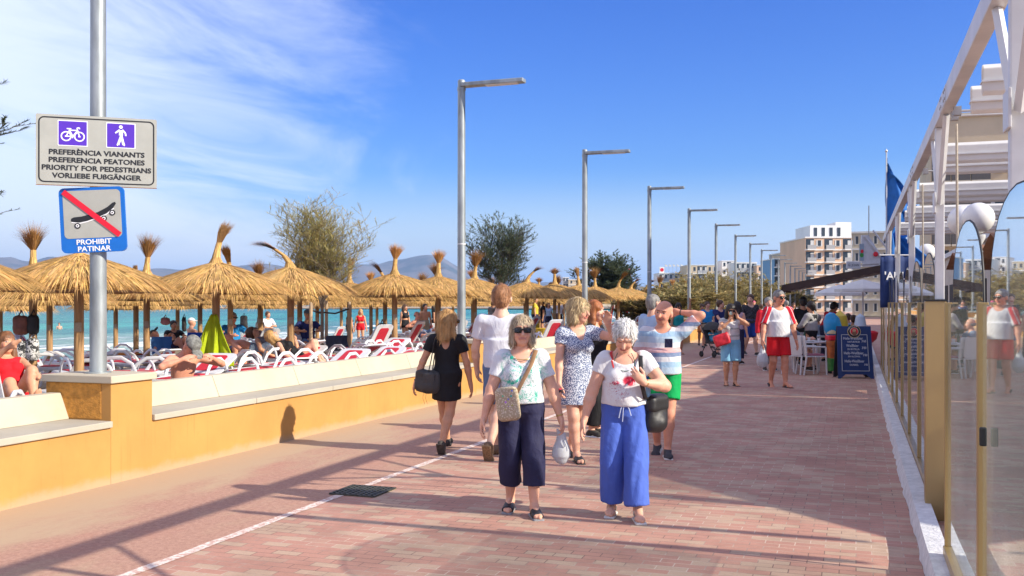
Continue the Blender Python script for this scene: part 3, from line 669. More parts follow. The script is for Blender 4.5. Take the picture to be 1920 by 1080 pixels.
# ---------------------------------------------------------------- tamarisk trees
m_bark = M('grey_bark', (.20, .155, .115), .9, var=.35, vs=14, sc3=(1, 1, .3), bump=.6, bs=40)
m_leaf = M('tamarisk_needles', attr=True, rough=.7, var=.15, vs=3, spec=.2, trans=.45)
def tree(name, lab, x, y, z0, H, W, seed, leafcol, nlimb=6, dens=1.0, trunk_h=.38, lean=(0, 0), cat='tree', group='tamarisk trees along the beach', bare=.0, lw=.010, ll=.075):
    r = random.Random(seed); t = thing(name, lab, cat, (x, y, z0), 0, group)
    wood = MB(); v = []; f = []; c = []
    def spray(p, d, n, ln):
        for _ in range(n):
            q = p + d * r.uniform(-.2, .35) * ln; o = Vector((r.gauss(0, 1), r.gauss(0, 1), r.gauss(0, .8)))
            dd = (d * 1.0 + o * .34 + Vector((0, 0, .12))).normalized(); k = r.uniform(.6, 1.3)
            col = tuple(min(1, ch * k) for ch in r.choice(leafcol))
            blade(v, f, c, q, dd, r.uniform(.5, 1.35) * ll, lw * r.uniform(.7, 1.3), col, o * .25)
    def grow(p, d, ln, rad, lev):
        n = 5 if lev < 2 else 4; pts = [p]; rs = [rad]
        for i in range(n):
            d = (d + Vector((r.gauss(0, .12), r.gauss(0, .12), r.uniform(-.02, .16) if lev < 2 else r.uniform(-.10, .10)))).normalized()
            p = p + d * ln / n; pts.append(p); rs.append(rad * (1 - .75 * (i + 1) / n))
            if lev < 3 and i >= (1 if lev else 0):
                for _ in range(2 if lev < 2 else 1):
                    a = r.uniform(0, 2 * pi); o = Vector((cos(a), sin(a), r.uniform(-.15, .55)))
                    grow(p, (d * .8 + o * .75).normalized(), ln * r.uniform(.36, .58), rs[-1] * .62, lev + 1)
            if lev >= 2 and r.random() > bare: spray(p, d, int(9 * dens), .16 * H / 4)
        if lev >= 1 and r.random() > bare: spray(p, d, int(8 * dens), .2 * H / 4)
        wood.tube(pts, [max(q, .0035) for q in rs], 6 if lev < 2 else 4, cap=False)
    th = H * trunk_h; rad = .016 * H ** .8
    tp = [Vector((0, 0, -.1)), Vector((lean[0] * .3, lean[1] * .3, th * .5)), Vector((lean[0], lean[1], th))]
    tr = MB(); tr.tube(tp, [rad, rad * .85, rad * .75], 10); tr.build('trunk', m_bark, t, True)
    cr = H - th
    for i in range(nlimb):
        a = 2 * pi * (i + r.uniform(-.3, .3)) / nlimb; tilt = r.uniform(.12, 1.0) if i else .05
        d = Vector((cos(a) * tilt * W / cr * .75, sin(a) * tilt * W / cr * .75, 1)).normalized()
        grow(tp[2] - Vector((0, 0, r.uniform(0, .12) * H)), d, cr * r.uniform(.70, 1.0) * (1 if i else 1.05), rad * .55, 0)
    zt = max(p.z for p in v); zs = (H - th) / max(zt - th, .1); xs_ = sorted(abs((p - tp[2]).x) for p in v); ws = W / max(xs_[int(len(xs_) * .975)], .1)
    def fit(p): return Vector((tp[2].x + (p[0] - tp[2].x) * ws, tp[2].y + (p[1] - tp[2].y) * ws, th + (p[2] - th) * zs))
    wood.v = [tuple(fit(p)) for p in wood.v]; v = [fit(p) for p in v]
    wood.build('limbs', m_bark, t, True)
    me = mesh_from('crown', [tuple(p) for p in v], f, m_leaf, t, col=c)
    return t
OL = [(.44, .41, .16), (.56, .48, .18), (.34, .35, .15), (.64, .50, .19)]
DG = [(.13, .17, .10), (.18, .22, .11), (.10, .14, .10), (.16, .19, .14)]  # shade on the trees past the second lamp is put into this green
def tree_px(px, X, H_py, **k):
    y, z = onX(px, X); z0 = sand_z(X, y); return dict(x=X, y=y, z0=z0, H=hz(H_py, z) - z0)
tree('tamarisk_tree', 'feathery olive tamarisk held by wooden stakes behind the beach wall', **tree_px(604, -12.4, 345), W=1.22, seed=3, leafcol=OL, nlimb=10, dens=.36, trunk_h=.36, lw=.010, ll=.14)
tree('tamarisk_tree', 'dark airy tamarisk between the second and third lamps', **tree_px(935, -12.4, 392), W=1.25, seed=8, leafcol=DG, nlimb=7, dens=.42, trunk_h=.36, lw=.020, ll=.15)
tree('tamarisk_tree', 'dense dark tamarisk just beyond the third lamp', **tree_px(1140, -12.4, 462), W=1.65, seed=14, leafcol=DG, nlimb=7, dens=.6, trunk_h=.34, lean=(.25, 0), lw=.03, ll=.16)
tree('tamarisk_tree', 'tamarisk mostly outside the frame, only its branch tips reaching in', **tree_px(-222, -10.5, 95), W=1.22, seed=21, leafcol=DG, nlimb=7, dens=1.5, trunk_h=.40, lw=.013, ll=.07)
y0_, z0_ = onX(604, -12.4)
for i, (px, dx, hh) in enumerate(((583, .0, 1.95), (612, -.35, 2.0), (655, .05, 1.97))):
    yy, zz_ = onX(px, -12.3 + dx); 
    b = MB(); b.lathe([(.042, -.3), (.045, .6), (.040, hh), (.03, hh + .01), (0, hh + .01)], 10)
    o = b.build('tree_stake', M('stake_wood', (.50, .36, .22), .75, var=.3, vs=9, sc3=(2, 2, .25)), None, True); o.location = (-12.3 + dx, yy, -.28)
    tag(o, ['round wooden stake nearest the plume parasol holding the olive tree', 'slim wooden stake close behind the olive tree trunk', 'round wooden stake farthest from the plume parasol holding the olive tree'][i], 'stake', 'stakes round the olive tree')
b = MB(); ya = onX(583, -12.3)[0]; yb = onX(655, -12.25)[0]
b.tube([(-12.3, ya, 1.50), (-12.4, y0_ - .1, 1.42), (-12.48, y0_ + .02, 1.44), (-12.35, (y0_ + yb) / 2, 1.40), (-12.25, yb, 1.52)], .022, 6)
tag(b.build('tie_strap', M('dark_strap', (.05, .045, .04), .8), None, True), 'dark rubber strap tying the olive tree to its stakes', 'strap')
far = [(1185, -8.5, 30, 4), (1238, -9, 520, 31), (1272, -8.8, 505, 32), (1322, -8.6, 490, 33), (1356, -9, 484, 34), (1392, -8.7, 492, 35), (1432, -8.8, 502, 36), (1458, -9, 510, 37), (1300, -13, 512, 38), (1480, -9, 520, 39)]
labs = ['tan-green tamarisk beside the raised-arm woman', 'tan tamarisk before the white flag building', 'tall tan tamarisk left of the fifth lamp', 'tall bushy tamarisk right of the fifth lamp', 'olive tamarisk by the sixth lamp', 'olive tamarisk beyond the seventh lamp', 'small olive tamarisk far along the wall', 'pale tamarisk set back on the beach', 'smallest tamarisk near the end of the lamp row']
for (px, X, py, sd), lab in zip(far[1:], labs):
    y, z = onX(px, X)
    if y > 130: X = X * 130 / y; y, z = onX(px, X)
    tree('tamarisk_tree', lab, X, y, -.1, hz(py + 19, z) + .1, 1.5 + .012 * z, sd, [(.42, .35, .15), (.52, .40, .17), (.32, .30, .13)], nlimb=5, dens=.32, trunk_h=.2, lw=.03 + z * .0003, ll=.16 + z * .0012)
# ================================================================ terrace side: windbreak, pergola, restaurant
m_white = M('white_paint', (.62, .62, .62), .45, var=.12, vs=4)
m_wfab = M('white_awning_fabric', (.64, .63, .60), .8, var=.08, vs=3)
m_grey = M('grey_aluminium', (.38, .37, .36), .45, .3, var=.15)
m_gold = M('bronze_anodised', (.44, .31, .13), .35, .45, var=.15, vs=3, sc3=(1, 1, .2))
m_stucco = M('white_stucco', (.64, .64, .64), .9, var=.18, vs=12, bump=.9, bs=45, bd=.012)
def mat_glass():
    m, t, b = newmat('clear_glass'); l = t.links
    tr = nd(t, 'ShaderNodeBsdfTransparent', Color=(.95, .975, .965, 1)); gl = nd(t, 'ShaderNodeBsdfGlossy', Roughness=.015, Color=(.95, .98, 1, 1))
    fr = nd(t, 'ShaderNodeFresnel', IOR=1.55); ms = nd(t, 'ShaderNodeMixShader'); f = mth(t, 'MINIMUM', mth(t, 'MULTIPLY_ADD', fr.outputs[0], 1.05, .03), .9); df = nd(t, 'ShaderNodeBsdfDiffuse', Color=(.62, .60, .54, 1)); m2 = nd(t, 'ShaderNodeMixShader'); l.new(ramp(t, noise(t, 2.2, 5, .6, (1, 1, .3)), .35, .8, .04, .15), m2.inputs[0])
    l.new(f, ms.inputs[0]); l.new(tr.outputs[0], ms.inputs[1]); l.new(gl.outputs[0], ms.inputs[2]); l.new(ms.outputs[0], m2.inputs[1]); l.new(df.outputs[0], m2.inputs[2]); l.new(m2.outputs[0], t.nodes['Material Output'].inputs[0]); return m
m_glass = mat_glass()
m_rubber = M('black_rubber', (.02, .02, .02), .6, var=0)
GX = .58
# kerb
def kerb(y0, y1, lab):
    b = MB(); n = int((y1 - y0) / .16); rk = random.Random(2); prev = None; vs = []; fs = []
    for i in range(n + 1):
        y = y0 + (y1 - y0) * i / n; j = rk.uniform(-.012, .012); k = rk.uniform(-.006, .006)
        vs += [(.395 + j, y, -.01), (.405 + j * .6, y, .06 + k), (.425, y, .125 + k), (.545, y, .13), (.545, y, -.01)]
        if i:
            a, c = (i - 1) * 5, i * 5
            fs += [(a + q, a + q + 1, c + q + 1, c + q) for q in range(4)]
    fs += [(0, 1, 2, 3, 4)[::-1], tuple(n * 5 + q for q in range(5))]
    tag(mesh_from('terrace_kerb', vs, fs, m_stucco, smooth=True, ang=40), lab, 'kerb')
kerb(2.0, 46, 'long rough white plaster kerb under the row of glass panels')
b = MB(); b.bx(.552, .95, 2.0, 7.1, -.01, .125); tag(b.build('terrace_kerb', m_stucco, bevel=.012), 'short white plaster kerb under the glass panels nearest the camera', 'kerb')
b = MB(); pass
b = MB(); b.bx(.662, 1.9, 8.02, 8.26, 0, .34); tag(b.build('plinth_wall', m_stucco, bevel=.015), 'low white plastered wall end beside the wide bronze post', 'low wall')
def arch(w, h, n=14): return [(-w / 2, 0)] + [(-w / 2 * cos(pi * k / n), h * sin(pi * k / n) ** .8) for k in range(n + 1)][1:-1] + [(w / 2, 0)]
def panel(y0, y1, lab, GX=GX):
    t = thing('glass_panel', lab, 'glass screen', (GX, (y0 + y1) / 2, .13), 0, 'glass windbreak panels of the terrace'); w_ = y1 - y0; h = 1.55
    b = MB(); b.bx(-.03, .03, -w_ / 2, w_ / 2, 0, .055); b.build('bottom_rail', m_gold, t, bevel=.004)
    for s in (-1, 1):
        b = MB(); y = s * (w_ / 2 - .014); b.bx(-.022, .022, y - .013, y + .013, .0555, h); b.build('stile', m_gold, t, bevel=.004)
    if GX < .55 and y0 < 4: b = MB(); b.bx(-.04, -.012, w_ / 2 - .26, w_ / 2 - .235, .94, 1.02); b.build('latch', m_rubber, t, bevel=.006)
    b = MB(); b.bx(-.004, .004, -w_ / 2 + .03, w_ / 2 - .03, .05, h - .01); b.build('lower_pane', m_glass, t)
    wa = w_ * .86
    b = MB(); b.prism([(-wa / 2, -.9)] + arch(wa, .43) + [(wa / 2, -.9)], (.016, 0, h), (0, 1, 0), (0, 0, 1), (1, 0, 0), .008); pa = b.build('arched_pane', m_glass, t)
    b = MB(); b.tube([(.02, y, h + z) for y, z in arch(wa, .43)], .0055, 6); b.build('edge_seal', m_rubber, pa, True)
    return t
for i in range(9):
    panel(8.42 + 1.86 * i, 8.42 + 1.86 * (i + 1) - .01, f'arched glass windbreak panel, {order[i] if i else "nearest"} beyond the wide bronze post')
for i, lab in enumerate(('tall arched glass panel just before the entrance gap, showing the man in red shorts', 'tall arched glass panel at the frame edge nearest the camera', 'arched glass panel passing out of the frame beside the camera')):
    panel(6.62 - 1.75 * (i + 1), 6.62 - 1.75 * i - .01, lab, .535)
b = MB(); b.bx(GX - .07, GX + .07, 8.25, 8.41, .0, 1.69); b.box((GX - .073, 8.33, .85), (.008, .03, 1.66)); pq = thing('bronze_post', 'wide bronze corner post at the terrace entrance', 'post', (0, 0, 0))
b = MB(); b.bx(GX - .075, GX + .075, 8.24, 8.40, .0, 1.69); b.build('column', m_gold, pq, bevel=.006); b = MB(); b.bx(GX - .08, GX + .08, 8.235, 8.405, 1.6905, 1.70); b.build('cap', m_rubber, pq)
# pergola: beam on posts, retracted awning folds as cross slats
PGY = [.5, 4.45, 8.42, 12.5, 16.6, 20.7]; BX = .62; BZ = 3.05
pg = thing('pergola', 'white steel pergola along the terrace with retracted white awning folds', 'pergola', (BX, 0, 0))
b = MB(); b.bx(-.04, .04, -3, 23.5, BZ, BZ + .13); b.build('beam', m_white, pg, bevel=.006)
for y in PGY:
    b = MB(); b.bx(-.033, .033, y - .033, y + .033, .135 if y != 8.42 else 1.702, BZ - .001); po = b.build('post', m_white, pg, bevel=.006)
    for s in (-1, 1):
        b = MB(); b.tube([(0, y + s * .05, 2.45), (0, y + s * .62, BZ - .01)], .024, 4); b.build('brace', m_white, po)
    b = MB(); b.box((-.040, y, 2.46), (.012, .16, .16)); bo = b.build('gusset', m_white, po, bevel=.003)
for y in (-.5, 1.3, 3.0, 6.3, 6.9, 9.3, 10.1, 12.3, 13.0, 15.2, 15.9, 18.2, 18.9):
    b = MB(); r_ = random.Random(int(y * 10)); zt = BZ + .0
    b.prism([(-.03, -.15), (-.005, -.175), (.03, -.15), (.035, -.02), (.0, .01), (-.035, -.02)], (.07, y, zt), (0, 1, 0), (0, 0, 1), (1, 0, 0), 4.6); b.build('slat', m_wfab, pg, bevel=.006)
    b = MB(); b.bx(.065, 4.6, y - .05, y + .05, zt - .10, zt - .09); b.build('slat_rail', m_white, pg)
m_rope = M('beige_rope', (.50, .44, .34), .8, var=.2, vs=60)
for y in (4.2, 8.15, 12.2):
    for d in (0, .05):
        b = MB(); b.tube([(.10, y + d, BZ - .02), (.11, y + d, 1.5), (.10, y + d, .9)], .008, 6); b.build('rope', m_rope, pg, True)
for y0 in (3.35, 7.4, 11.5):
    for dy in (0, .09, .30, .39):
        for dz in (.035, .095):
            b = MB(); b.lathe([(0, 0), (.011, 0), (.011, .008), (0, .008)], 8); b.v = [tuple(Matrix.Translation((-.040, y0 + dy, BZ + dz)) @ Matrix.Rotation(R(-90), 4, 'Y') @ Vector(p)) for p in b.v]; b.build('bolt', m_grey, pg)
    b = MB(); b.bx(-.043, -.0405, y0 - .06, y0 + .45, BZ + .008, BZ + .122); b.build('splice_plate', m_white, pg)
m_cable = M('steel_cable', (.5, .5, .48), .4, .5)
for y in (7.55, 7.75, 10.9, 13.7):
    b = MB(); b.tube([(.05, y, BZ - .03), (4.6, y + .25, BZ - .06)], .009, 6); b.build('cable', m_cable, pg, True); b = MB(); b.box((.05, y, BZ - .03), (.05, .05, .06)); b.build('pulley', m_grey, pg)
# restaurant buildings behind: they shade the terrace and the far promenade
m_rwall = M('restaurant_wall', (.52, .47, .40), .85, var=.15, vs=1.5); m_dark = M('dark_interior', (.035, .028, .022), .8, var=.2)
rb = thing('restaurant', 'cream restaurant building behind the terrace', 'building', (5.2, 0, 0))
b = MB(); b.prism([(6.9, 0), (6.9, 2.65), (9.5, 4.35), (17.2, 4.35), (17.2, 0)], (0, 0, 0), (0, 1, 0), (0, 0, 1), (1, 0, 0), 8); b.build('dining_hall', m_rwall, rb)  # out of frame; sloped roofline shaped to cast the shade edge on the paving
b = MB(); b.bx(0, 8, 19.6, 78, 0, 4.3); b.build('long_hall', m_rwall, rb)
b = MB(); b.bx(.3, 7, 17.3, 19.5, 0, 2.4); b.build('link', m_rwall, rb)
for k in range(9):
    y = 21 + k * 6.2; b = MB(); b.bx(-.05, .02, y, y + 4.6, .3, 2.7); wo = b.build('shopfront', m_dark, rb)
    b = MB(); b.bx(-.06, .0, y + 2.2, y + 2.3, .31, 2.69); b.build('frame', m_white, wo)
for k in range(2):
    y = 10.2 + k * 3.4; b = MB(); b.bx(-.05, .02, y, y + 2.7, .1, 2.5); b.build('shopfront', m_dark, rb)
b = MB(); b.bx(-.2, 8.1, 19.5, 78.1, 4.301, 4.55); b.build('parapet', m_white, rb)
nb = thing('apartment_block', 'plain cream block behind the restaurants that shades the middle of the beach', 'building', (10.5, 25.5, 0))  # out of frame, added to throw shade on the middle parasols
b = MB(); b.bx(0, 11, 0, 13.5, 0, 13.6); b.build('wall', m_rwall, nb)
for fl in range(4):
    for k in range(4):
        b = MB(); b.bx(-.02, .05, 1.2 + 3 * k, 2.9 + 3 * k, 1.2 + 3.1 * fl, 2.8 + 3.1 * fl); b.build('window', m_dark, nb)
# brown fabric canopies
m_brown = M('rust_brown_canvas', (.42, .22, .125), .85, var=.15, vs=4, trans=.25)
def canopy(y0, y1, x0, x1, z0, z1, lab):
    n = 12; v = []
    for j in range(n + 1):
        for i in range(n + 1):
            u, q = i / n, j / n; v.append((x0 + (x1 - x0) * u, y0 + (y1 - y0) * q, z0 + (z1 - z0) * u + .30 * (1 - abs(2 * q - 1)) - .05 * sin(pi * u)))
    f = [(j * (n + 1) + i, j * (n + 1) + i + 1, (j + 1) * (n + 1) + i + 1, (j + 1) * (n + 1) + i) for j in range(n) for i in range(n)]
    o = mesh_from('fabric_canopy', v, f, m_brown, None, True, 180); md = o.modifiers.new('t', 'SOLIDIFY'); md.thickness = .01
    tag(o, lab, 'canopy', 'brown canopies over the terrace')
for i in range(4):
    canopy(11.8 + 3.1 * i, 14.7 + 3.1 * i, 1.9, 5.0, 2.42, 2.50, f'rust brown fabric canopy sagging over the terrace, {order[i] if i else "nearest"} from the camera')
# globe lamps
m_globe = M('opal_globe', (.78, .78, .76), .25, var=.03)
def globe(x, y, z, two, lab):
    t = thing('globe_lamp', lab, 'lamp', (x, y, 0), 0, 'white globe lamps on the terrace')
    b = MB(); b.lathe([(.09, 0), (.09, .05), (.04, .12), (.035, z - .5), (.06, z - .42), (.03, z - .36), (.09, z - .24), (.09, z - .2)], 14); b.build('post', m_white, t, True)
    for k in range(2 if two else 1):
        b = MB(); b.lathe([(.205 * sin(pi * i / 14), -.205 * cos(pi * i / 14)) for i in range(15)], 24, (-.14 * k, .42 * k, z + .02)); b.build('globe', m_globe, t, True)
    if two: b = MB(); b.tube([(0, 0, z - .32), (-.14, .42, z - .32), (-.14, .42, z - .19)], .02, 8); b.build('arm', m_white, t, True)
globe(1.52, 14.3, 2.77, True, 'nearer white globe lamp with two globes behind the glass panels')
globe(1.6, 25.6, 2.86, False, 'farther white globe lamp rising behind the glass panels')
# hedge in the entrance
def hedge(name, lab, x0, x1, y0, y1, h, seed, n=2600):
    r = random.Random(seed); v = []; f = []; c = []
    t = thing(name, lab, 'plant', ((x0 + x1) / 2, (y0 + y1) / 2, 0)); cx, cy = (x0 + x1) / 2, (y0 + y1) / 2
    for _ in range(n):
        p = Vector((r.uniform(x0, x1) - cx, r.uniform(y0, y1) - cy, h * r.random() ** .8)); d = Vector((r.gauss(0, 1), r.gauss(0, 1), r.gauss(.3, 1))).normalized(); k = r.uniform(.6, 1.4)
        blade(v, f, c, p, d, r.uniform(.05, .10), r.uniform(.02, .04), (.055 * k, .13 * k, .025 * k), Vector((0, 0, -.3)))
    mesh_from('foliage', [tuple(p) for p in v], f, M('leaf_green', attr=True, rough=.45, var=.2, vs=5, trans=.25), t, col=c)
    b = MB(); b.bx(x0 - cx, x1 - cx, y0 - cy, y1 - cy, 0, .25); b.build('planter', m_stucco, t)
hedge('hedge_plant', 'green leafy hedge glimpsed through the gap beside the bronze post', .95, 1.6, 8.5, 9.6, 1.15, 3)
# flag and beer banner
m_flag = M('blue_flag_cloth', (.015, .17, .55), .7, var=.2, vs=6, trans=.2); m_navy = M('navy_banner_cloth', (.012, .035, .14), .8, var=.15, vs=5)
fx, fy = ray(1662, 20.0)
t = thing('feather_flag', 'blue flag drooping from a tall thin pole beside the terrace', 'flag', (fx, fy, 0), TH)
b = MB(); b.tube([(0, 0, 0), (0, 0, 4.72)], [.022, .014], 8); b.lathe([(0, 4.70), (.03, 4.74), (0, 4.80)], 8); b.build('pole', M('pole_metal', (.5, .5, .5), .4, .6), t, True)
nu, nv = 16, 40; v = []
for j in range(nv + 1):
    q = j / nv; zz = 4.62 - 2.05 * q
    wd = .03 + .74 * min(1, q / .45) ** .9 if q < .45 else (.77 - .52 * (q - .45) / .25 if q < .70 else .25 + .40 * (q - .70) / .2 if q < .9 else .65)
    for i in range(nu + 1):
        u = i / nu; v.append((.02 + wd * u + .03 * sin(q * 14) * u, .10 * sin(u * 7 + q * 6) * (.3 + wd) + .05 * sin(u * 15 + q * 3), zz - .42 * u * (1 if q < .5 else .4) * (1 - .5 * q)))
f = [(j * (nu + 1) + i, j * (nu + 1) + i + 1, (j + 1) * (nu + 1) + i + 1, (j + 1) * (nu + 1) + i) for j in range(nv) for i in range(nu)]
o = mesh_from('cloth', v, f, m_flag, t, True, 180); o.scale = (1.3, 1.2, 1.06); o.location = (0, 0, -.28); o.modifiers.new('t', 'SOLIDIFY').thickness = .004
bx_, by_ = ray(1680, 19.0)
t = thing('beer_banner', 'navy banner with white capital letters behind the glass panels', 'banner', (bx_, by_, 0), TH)
b = MB()
v = []; n = 14
for j in range(9):
    for i in range(n + 1): v.append((-.30 + .62 * i / n, .02 * sin(i * 1.3 + j * .3), 2.58 - 1.0 * j / 8))
f = [(j * (n + 1) + i, j * (n + 1) + i + 1, (j + 1) * (n + 1) + i + 1, (j + 1) * (n + 1) + i) for j in range(8) for i in range(n)]
o = mesh_from('cloth', v, f, m_navy, t, True, 180); o.modifiers.new('t', 'SOLIDIFY').thickness = .006
text_mesh('lettering', "'AUL", .21, m_swhite, t, Matrix(((1, 0, 0, -.02), (0, 0, -1, -.03), (0, 1, 0, 2.12), (0, 0, 0, 1))), bold=.004)
b = MB(); b.tube([(-.32, 0, 2.59), (.34, 0, 2.59)], .015, 6); b.tube([(.0, .01, 0), (.0, .01, 2.6)], .02, 6); b.build('stand', m_white, t, True)
# brown awning on its column
m_awn = M('dark_brown_awning', (.05, .028, .02), .8, var=.2, vs=4); 
t = thing('awning', 'dark brown folding-arm awning reaching out over the promenade', 'awning', (.5, 27, 0))
def sheet(mb, x0, z0, x1, z1, y0, y1, th): mb.prism([(x0, z0), (x1, z1), (x1, z1 - th), (x0, z0 - th)], (0, y1, 0), (1, 0, 0), (0, 0, 1), (0, -1, 0), y1 - y0)
b = MB(); sheet(b, -2.35, 2.14, .3, 2.68, 0, 4.2, .02); b.build('cloth', m_awn, t)
b = MB(); n = 22; v = []
for i in range(n + 1):
    y = 4.2 * i / n; v += [(-2.36, y, 2.11), (-2.38 + .01 * (i % 2), y, 1.95 + .03 * (i % 2))]
f = [(2 * i, 2 * i + 2, 2 * i + 3, 2 * i + 1) for i in range(n)]
o = mesh_from('valance', v, f, m_awn, t); o.modifiers.new('t', 'SOLIDIFY').thickness = .008
v = []
for i in range(n + 1):
    x = -2.36 + 2.66 * i / n; v += [(x, -.02, 2.125 + .54 * i / n), (x, -.03, 1.93 + .56 * i / n + .02 * (i % 2))]
o = mesh_from('side_valance', v, f, m_awn, t); o.modifiers.new('t', 'SOLIDIFY').thickness = .008
b = MB(); sheet(b, -2.33, 2.08, -2.25, 2.09, 0, 4.2, .07); b.build('front_bar', m_grey, t)
for y in (.4, 2.2, 3.8):
    b = MB(); b.tube([(.25, y, 2.56), (-1.0, y - .2, 2.30)], .05, 6); b.tube([(-1.0, y - .2, 2.30), (-2.28, y, 2.06)], .045, 6); b.build('arm', m_grey, t)
b = MB(); b.bx(.12, .42, -.18, .12, 0, 2.75); b.build('column', M('taupe_column', (.21, .19, .17), .7, var=.2, vs=3), t, bevel=.01)
b = MB(); b.bx(.1, .5, -.1, 4.3, 2.55, 2.75); b.build('housing', m_grey, t, bevel=.02)
# white parasols under/behind the awning
for i, (px, z, h) in enumerate(((1575, 37, 2.35), (1618, 33, 2.45))):
    x, y = ray(px, z); t = thing('terrace_parasol', ['white terrace parasol in the middle behind the brown awning', 'cream terrace parasol next to the awning column', 'white terrace parasol farthest back under the awning'][i], 'parasol', (x, y, 0), 0, 'white parasols on the terrace')
    b = MB(); b.lathe([(.92, h - .42), (.91, h - .32), (.5, h - .14), (.03, h), (.0, h)], 8); b.build('canopy', m_wfab, t); b = MB(); b.tube([(0, 0, 0), (0, 0, h)], .025, 8); b.build('pole', m_white, t, True)
# A-board menu
ax_, ay_ = ray(1600, 22.0)
m_board = M('navy_board_paint', (.006, .03, .135), .45, var=.15, vs=8); m_line = M('silver_line', (.40, .42, .44), .5); m_chalk = M('chalk_white', (.70, .72, .75), .9, var=.1)
t = thing('menu_board', 'navy A-frame menu board with handwritten beer prices', 'menu board', (ax_, ay_, 0), R(4)); 
t.rotation_euler = (0, 0, TH - R(6))
lean = R(11)
def board_poly(): return [(-.385, 0), (-.33, .0), (-.22, .095), (.22, .095), (.33, 0), (.385, 0), (.365, 1.17), (-.365, 1.17)]
Fm = Matrix.Translation((0, -.26, 0)) @ Matrix.Rotation(-lean, 4, 'X')
Bm = Matrix.Translation((0, .26, 0)) @ Matrix.Rotation(lean, 4, 'X')
b = MB(); b.prism(board_poly(), (0, .0, 0), (1, 0, 0), (0, 0, 1), (0, 1, 0), .025); b.v = [tuple(Fm @ Vector(p)) for p in b.v]; fb = b.build('front_board', m_board, t)
b = MB(); b.prism(board_poly(), (0, -.025, 0), (1, 0, 0), (0, 0, 1), (0, 1, 0), .025); b.v = [tuple(Bm @ Vector(p)) for p in b.v]; b.build('back_board', M('board_back', (.012, .013, .018), .6), t)
b = MB()
for p, q in (((-.29, .17), (.29, .17)), ((.29, .17), (.275, .98)), ((.275, .98), (-.275, .98)), ((-.275, .98), (-.29, .17))): b.tube([(p[0], -.004, p[1]), (q[0], -.004, q[1])], .008, 4)
b.v = [tuple(Fm @ Vector(p)) for p in b.v]; b.build('border_line', m_line, t)
for s_, x, z, sz, sxx in (('Hefe-Weißbier', -.03, .87, .085, 1.), ('NATURTRÜB', -.02, .80, .055, 1.), ("3'60", .20, .81, .075, 1.), ('Weißbier', -.05, .705, .085, 1.), ('EN BOTELLA', -.03, .635, .055, 1.), ("3'80", .20, .66, .075, 1.), ('Hefe-Weißbier', -.03, .54, .085, 1.), ('SIN ALCOHOL', -.02, .475, .05, 1.), ("3'80", .215, .50, .07, 1.), ('Hefe-Weißbier', -.02, .36, .085, 1.), ('DUNKEL', -.03, .285, .06, 1.), ("3'80", .225, .29, .06, 1.)):
    text_mesh('lettering', s_, sz, m_chalk, t, Fm @ Matrix(((1, 0, 0, x), (0, 0, -1, -.004), (0, 1, 0, z), (0, 0, 0, 1))), sx=.82)
def disc(r, y, mat, name, par, cx=0, cz=1.05, n=24):
    b = MB(); b.prism([(cx + r * cos(2 * pi * k / n), cz + r * sin(2 * pi * k / n)) for k in range(n)], (0, y, 0), (1, 0, 0), (0, 0, 1), (0, -1, 0), .006); b.v = [tuple(Fm @ Vector(p)) for p in b.v]; return b.build(name, mat, par)
em = disc(.145, -.002, M('emblem_gold', (.55, .42, .18), .4), 'emblem', t); disc(.132, -.008, m_rubber, 'emblem_ring', em); disc(.092, -.0145, M('emblem_cream', (.65, .58, .42), .5), 'emblem_field', em); disc(.080, -.021, m_red, 'emblem_red', em)
disc(.038, -.0275, M('emblem_face', (.50, .33, .18), .6), 'emblem_head', em, .0, 1.07, 12); disc(.05, -.0275, M('emblem_robe', (.20, .10, .05), .6), 'emblem_robe', em, .0, 1.005, 12)
for k in range(10):
    a = R(160 - 14 * k)
    text_mesh('emblem_letter', 'PAULANER· '[k], .036, m_swhite, em, Fm @ Matrix.Translation((.112 * cos(a), -.0155, 1.05 + .112 * sin(a))) @ Matrix.Rotation(R(90), 4, 'X') @ Matrix.Rotation(a - pi / 2, 4, 'Z')) if k < 8 else None
# chairs and tables
m_chair = M('white_resin', (.62, .62, .62), .4, var=.06); m_cush = M('striped_cushion', (.35, .12, .16), .8, var=.4, vs=30, sc3=(3, .1, .1))
def chair_proto():
    t = thing('terrace_chair', 'white resin armchair with striped cushion beside the menu board', 'chair', (0, 0, 0), 0, 'white chairs on the terrace')
    b = MB(); b.box((0, 0, .43), (.50, .48, .03)); b.build('seat', m_chair, t, bevel=.01)
    b = MB(); b.prism(rrect(.50, .46, .06, 3), (0, .24, .68), (1, 0, 0), (0, .12, 1), (0, 1, 0), .025); b.build('backrest', m_chair, t)
    b = MB(); b.box((0, -.01, .465), (.42, .42, .04)); b.build('cushion', m_cush, t, bevel=.015)
    for s in (-1, 1):
        b = MB(); b.tube([(s * .25, .24, .66), (s * .27, -.2, .65)], .022, 6, flat=1); b.build('armrest', m_chair, t)
        b = MB(); b.tube([(s * .27, -.21, .65), (s * .26, -.24, 0)], [.022, .02], 6); b.build('leg', m_chair, t)
        b = MB(); b.tube([(s * .24, .23, .45), (s * .25, .30, 0)], [.022, .02], 6); b.build('leg', m_chair, t)
    return t
ch0 = chair_proto()
def table_proto():
    t = thing('terrace_table', 'round white terrace table with tableware near the menu board', 'table', (0, 0, 0), 0, 'white tables on the terrace')
    b = MB(); b.lathe([(.0, .70), (.50, .70), (.52, .715), (.52, .73), (.5, .74), (0, .74)], 28); b.build('tabletop', m_chair, t, True)
    for k in range(4):
        a = pi / 4 + k * pi / 2; b = MB(); b.tube([(.38 * cos(a), .38 * sin(a), .70), (.40 * cos(a), .40 * sin(a), 0)], .024, 6); b.build('leg', m_chair, t)
    return t
tb0 = table_proto()
